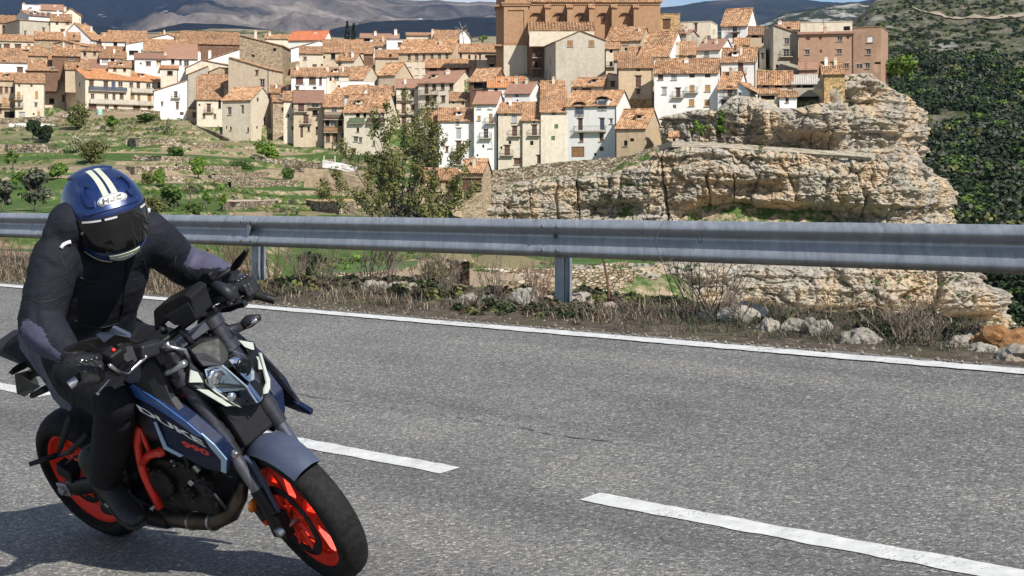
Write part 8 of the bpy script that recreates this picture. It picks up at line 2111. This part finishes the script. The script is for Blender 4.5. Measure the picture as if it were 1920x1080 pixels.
ROCKM = [rock_mesh(k * 3 + 1) for k in range(5)]
def rock(px, t, w, h, mat, k, label):
    t = t - 1.15 * min(max((px - 1080) / 420, 0), 1) - .25 * (px < 1080); s = s_at(px, t); x, y = S2(s, t); z = gz(x, y); me = ROCKM[k % 5].copy(); me.materials.append(mat)
    o = link('rock', me, None, (x, y, z - h * .02), rot=(0, 0, px * .37), scale=(w * .31, w * .27, h * .32)); return tag(o, label, 'rock', 'rocks along the verge')
for a in ((523,10.0,.34,.30,R_GREY,0,'grey rock at the foot of the left barrier post'), (556,10.15,.36,.26,R_GREY,1,'low grey rock right of the left barrier post'), (628,10.1,.34,.28,R_GREY,2,'rough rock among twigs below the first green meadow'),
          (645,9.95,.26,.20,R_GREY,3,'small pale rock beside the rough rock among twigs'), (672,9.9,.24,.20,R_GREY,4,'little pale block left of the flat topped stones'), (706,9.95,.46,.30,R_GREY,1,'flat topped pale stone at the verge edge'),
          (748,9.9,.40,.34,R_GREY,2,'upright pale stone in the middle of the verge stones'), (776,9.8,.36,.30,R_GREY,0,'pointed pale stone next to the upright one'), (803,9.75,.26,.18,R_GREY,3,'small dark edged stone under the pointed one'),
          (880,9.9,.30,.22,R_GREY,4,'broken pale stone left of the large white boulder'), (915,9.85,.24,.20,R_GREY,1,'lesser stone touching the large white boulder'), (985,9.95,.50,.46,R_GREY,2,'large white boulder with an ochre stain beside the middle post'),
          (1022,9.9,.34,.30,R_PINK,3,'pinkish stone at the foot of the middle post'), (1062,9.8,.32,.24,R_PINK,4,'pinkish slab right of the middle post'), (1092,9.9,.42,.30,R_GREY,0,'long grey stone right of the middle post'),
          (1118,9.75,.34,.22,R_PINK,1,'low pink stone by the rusty stake'), (1140,9.7,.24,.16,R_PINK,2,'little pink stone under the rusty stake'), (1322,10.0,.26,.24,R_GREY,3,'round grey stone behind the dark twigs'),
          (1394,10.1,.56,.40,R_GREY,4,'broad furrowed grey rock right of the dark twigs'), (1440,9.9,.26,.28,R_GREY,2,'grey stone wedge in the dark grass'), (1492,10.05,.34,.30,R_GREY,0,'grey stone between two grass tufts'),
          (1535,10.0,.34,.32,R_GREY,1,'grey stone left of the smooth pale boulder'), (1618,9.9,.48,.34,R_GREY,2,'smooth pale boulder under the overhang'), (1810,10.0,.34,.22,R_GREY,3,'flat rock left of the ochre boulder'),
          (1842,9.9,.28,.18,R_GREY,4,'small flat rock touching the ochre boulder'), (1893,10.1,.62,.40,R_OCHRE,1,'large ochre brown boulder at the right picture edge'), (1915,9.7,.50,.26,R_GREY,0,'pale slab below the ochre boulder')): rock(*a)
# leafless shrubs
def shrub_mesh(seed, h=.6, n=22, spread=.45, green=False):
    rr = random.Random(seed); b = MB()
    for k in range(n):
        a = rr.uniform(0, 6.28); d = Vector((math.cos(a) * spread * rr.uniform(.2, 1), math.sin(a) * spread * rr.uniform(.2, 1), rr.uniform(.6, 1.0))).normalized(); L = h * rr.uniform(.5, 1.05)
        p = [Vector((rr.uniform(-.05, .05), rr.uniform(-.05, .05), 0))]
        for q in (1, 2, 3): p.append(p[-1] + d * L / 3 + Vector((rr.uniform(-.05, .05), rr.uniform(-.05, .05), 0)) * L)
        b.tube(p, [.0045, .0036, .0026, .0012], 4, caps=False)
        for w in range(5):
            j = rr.randint(1, 2); q0 = p[j].lerp(p[j + 1], rr.random()); dd = (d + Vector((rr.uniform(-.9, .9), rr.uniform(-.9, .9), rr.uniform(-.1, .6)))).normalized(); l2 = L * rr.uniform(.15, .36)
            q1 = q0 + dd * l2; b.tube([q0, q0.lerp(q1, .5) + Vector((0, 0, l2 * .06)), q1], [.0024, .0018, .0009], 3, caps=False)
    return b
SH = [(shrub_mesh(k, .62 + .1 * (k % 2), 22 if k < 3 else 14, (.45, .6, .38, .5)[k]), (W_TWIG, W_RTWIG, W_TWIG, W_BARK)[k]) for k in range(4)]
SHM = [b.mesh('twigs', m, fix=False) for b, m in SH]
for px, t, sc, k, label in ((18,9.7,1.0,1,'russet twiggy shrub under the beam at the far left'), (300,9.9,.9,0,'dry twiggy shrub behind the rider arm'), (352,9.6,.8,1,'straw brown shrub below the rider sleeve'), (430,9.8,1.1,1,'tall russet shrub left of the first clear post'),
    (468,9.55,1.15,1,'tall russet shrub hugging the first clear post'), (510,9.6,1.0,1,'russet shrub just right of the first clear post'), (560,9.7,.9,0,'grey twig shrub above the edge line'), (610,9.8,.85,0,'grey twig shrub by the rough rock'),
    (690,10.2,1.2,3,'dark bare bush in front of the first green meadow'), (725,10.2,1.1,0,'pale curling twigs in front of the first green meadow'), (800,9.9,1.0,0,'spiky twig shrub right of the verge stones'), (835,9.7,.9,2,'low leafy stemmed shrub left of the white boulder'),
    (930,9.4,.8,3,'thin dark twigs left of the white boulder'), (1012,9.5,.7,1,'russet twigs at the middle post'), (1300,9.9,1.05,3,'dark spreading shrub right of the rusty stake'), (1345,9.9,1.2,3,'large dark spreading shrub against the lower cliff'),
    (1390,9.8,.8,0,'grey twigs on the broad furrowed rock'), (1548,9.6,.7,3,'two dark stalks left of the smooth pale boulder'), (1690,9.8,.9,0,'grey brown shrub right of the smooth pale boulder'), (1740,9.7,.8,2,'thin grey shrub on the verge at right'), (1000,10.1,.6,0,'fine twigs behind the white boulder')):
    t = t - .95 * min(max((px - 1080) / 420, 0), 1); s = s_at(px, t); x, y = S2(s, t); r_ = link('dry_shrub', SHM[k], None, (x, y, gz(x, y) - .02), rot=(0, 0, px * .77), scale=(sc, sc, sc * (.7 if px > 1320 else 1))); tag(r_, label, 'shrub', 'leafless shrubs on the verge')
rng = np.random.default_rng(77)
def verge_scrub():
    n = 3200; s = rng.uniform(min(sL, sR), max(sL, sR), n); t = 8.45 + 2.1 * rng.beta(1.3, 1.1, n); x, y = NX * t + DX * s, NY * t + DY * s
    den = fbm(x * .8, y * .8, oct=3, seed=61); keep = den > -.14; x, y, t = x[keep], y[keep], t[keep]; z = ground_z(x, y) - .02
    r = rng.uniform(.05, .15, len(x)) * np.clip((t - 8.3) / .7, .45, 1.15) * (1 - .5 * np.clip((960 + FPX * x / y - 1080) / 350, 0, 1)); mi = rng.choice(4, len(x), p=[.40, .30, .18, .12])
    return scatter('verge_scrub', np.stack([x, y, z], -1), r, None, PROT, 78, mats=[V_DARK, V_BROWN, L_DARK, L_OLIVE], mi=mi)
V_DARK = mat_leaf('dusty_herb', (.018, .022, .012), (.036, .042, .022), (.075, .08, .045))
V_BROWN = mat_leaf('withered_herb', (.035, .027, .02), (.075, .058, .042), (.15, .12, .09))
tag(verge_scrub(), kind='stuff')
# ================================================================== AIR
def haze():
    b = MB(); lo, hi = -140.0, 1560.0; x, y0, y1 = 12000.0, -400.0, 14000.0
    b.box((0, (y0 + y1) / 2, (lo + hi) / 2), (2 * x, y1 - y0, hi - lo))
    m = bpy.data.materials.new('haze'); m.use_nodes = True; n = m.node_tree.nodes; n.clear()
    o = n.new('ShaderNodeOutputMaterial'); v = n.new('ShaderNodeVolumePrincipled')
    v.inputs['Color'].default_value = (.38, .62, 1, 1); v.inputs['Density'].default_value = 2.0e-5; v.inputs['Anisotropy'].default_value = .15
    m.node_tree.links.new(v.outputs['Volume'], o.inputs['Volume'])
    return tag(b.build('haze', m), kind='stuff')
haze()
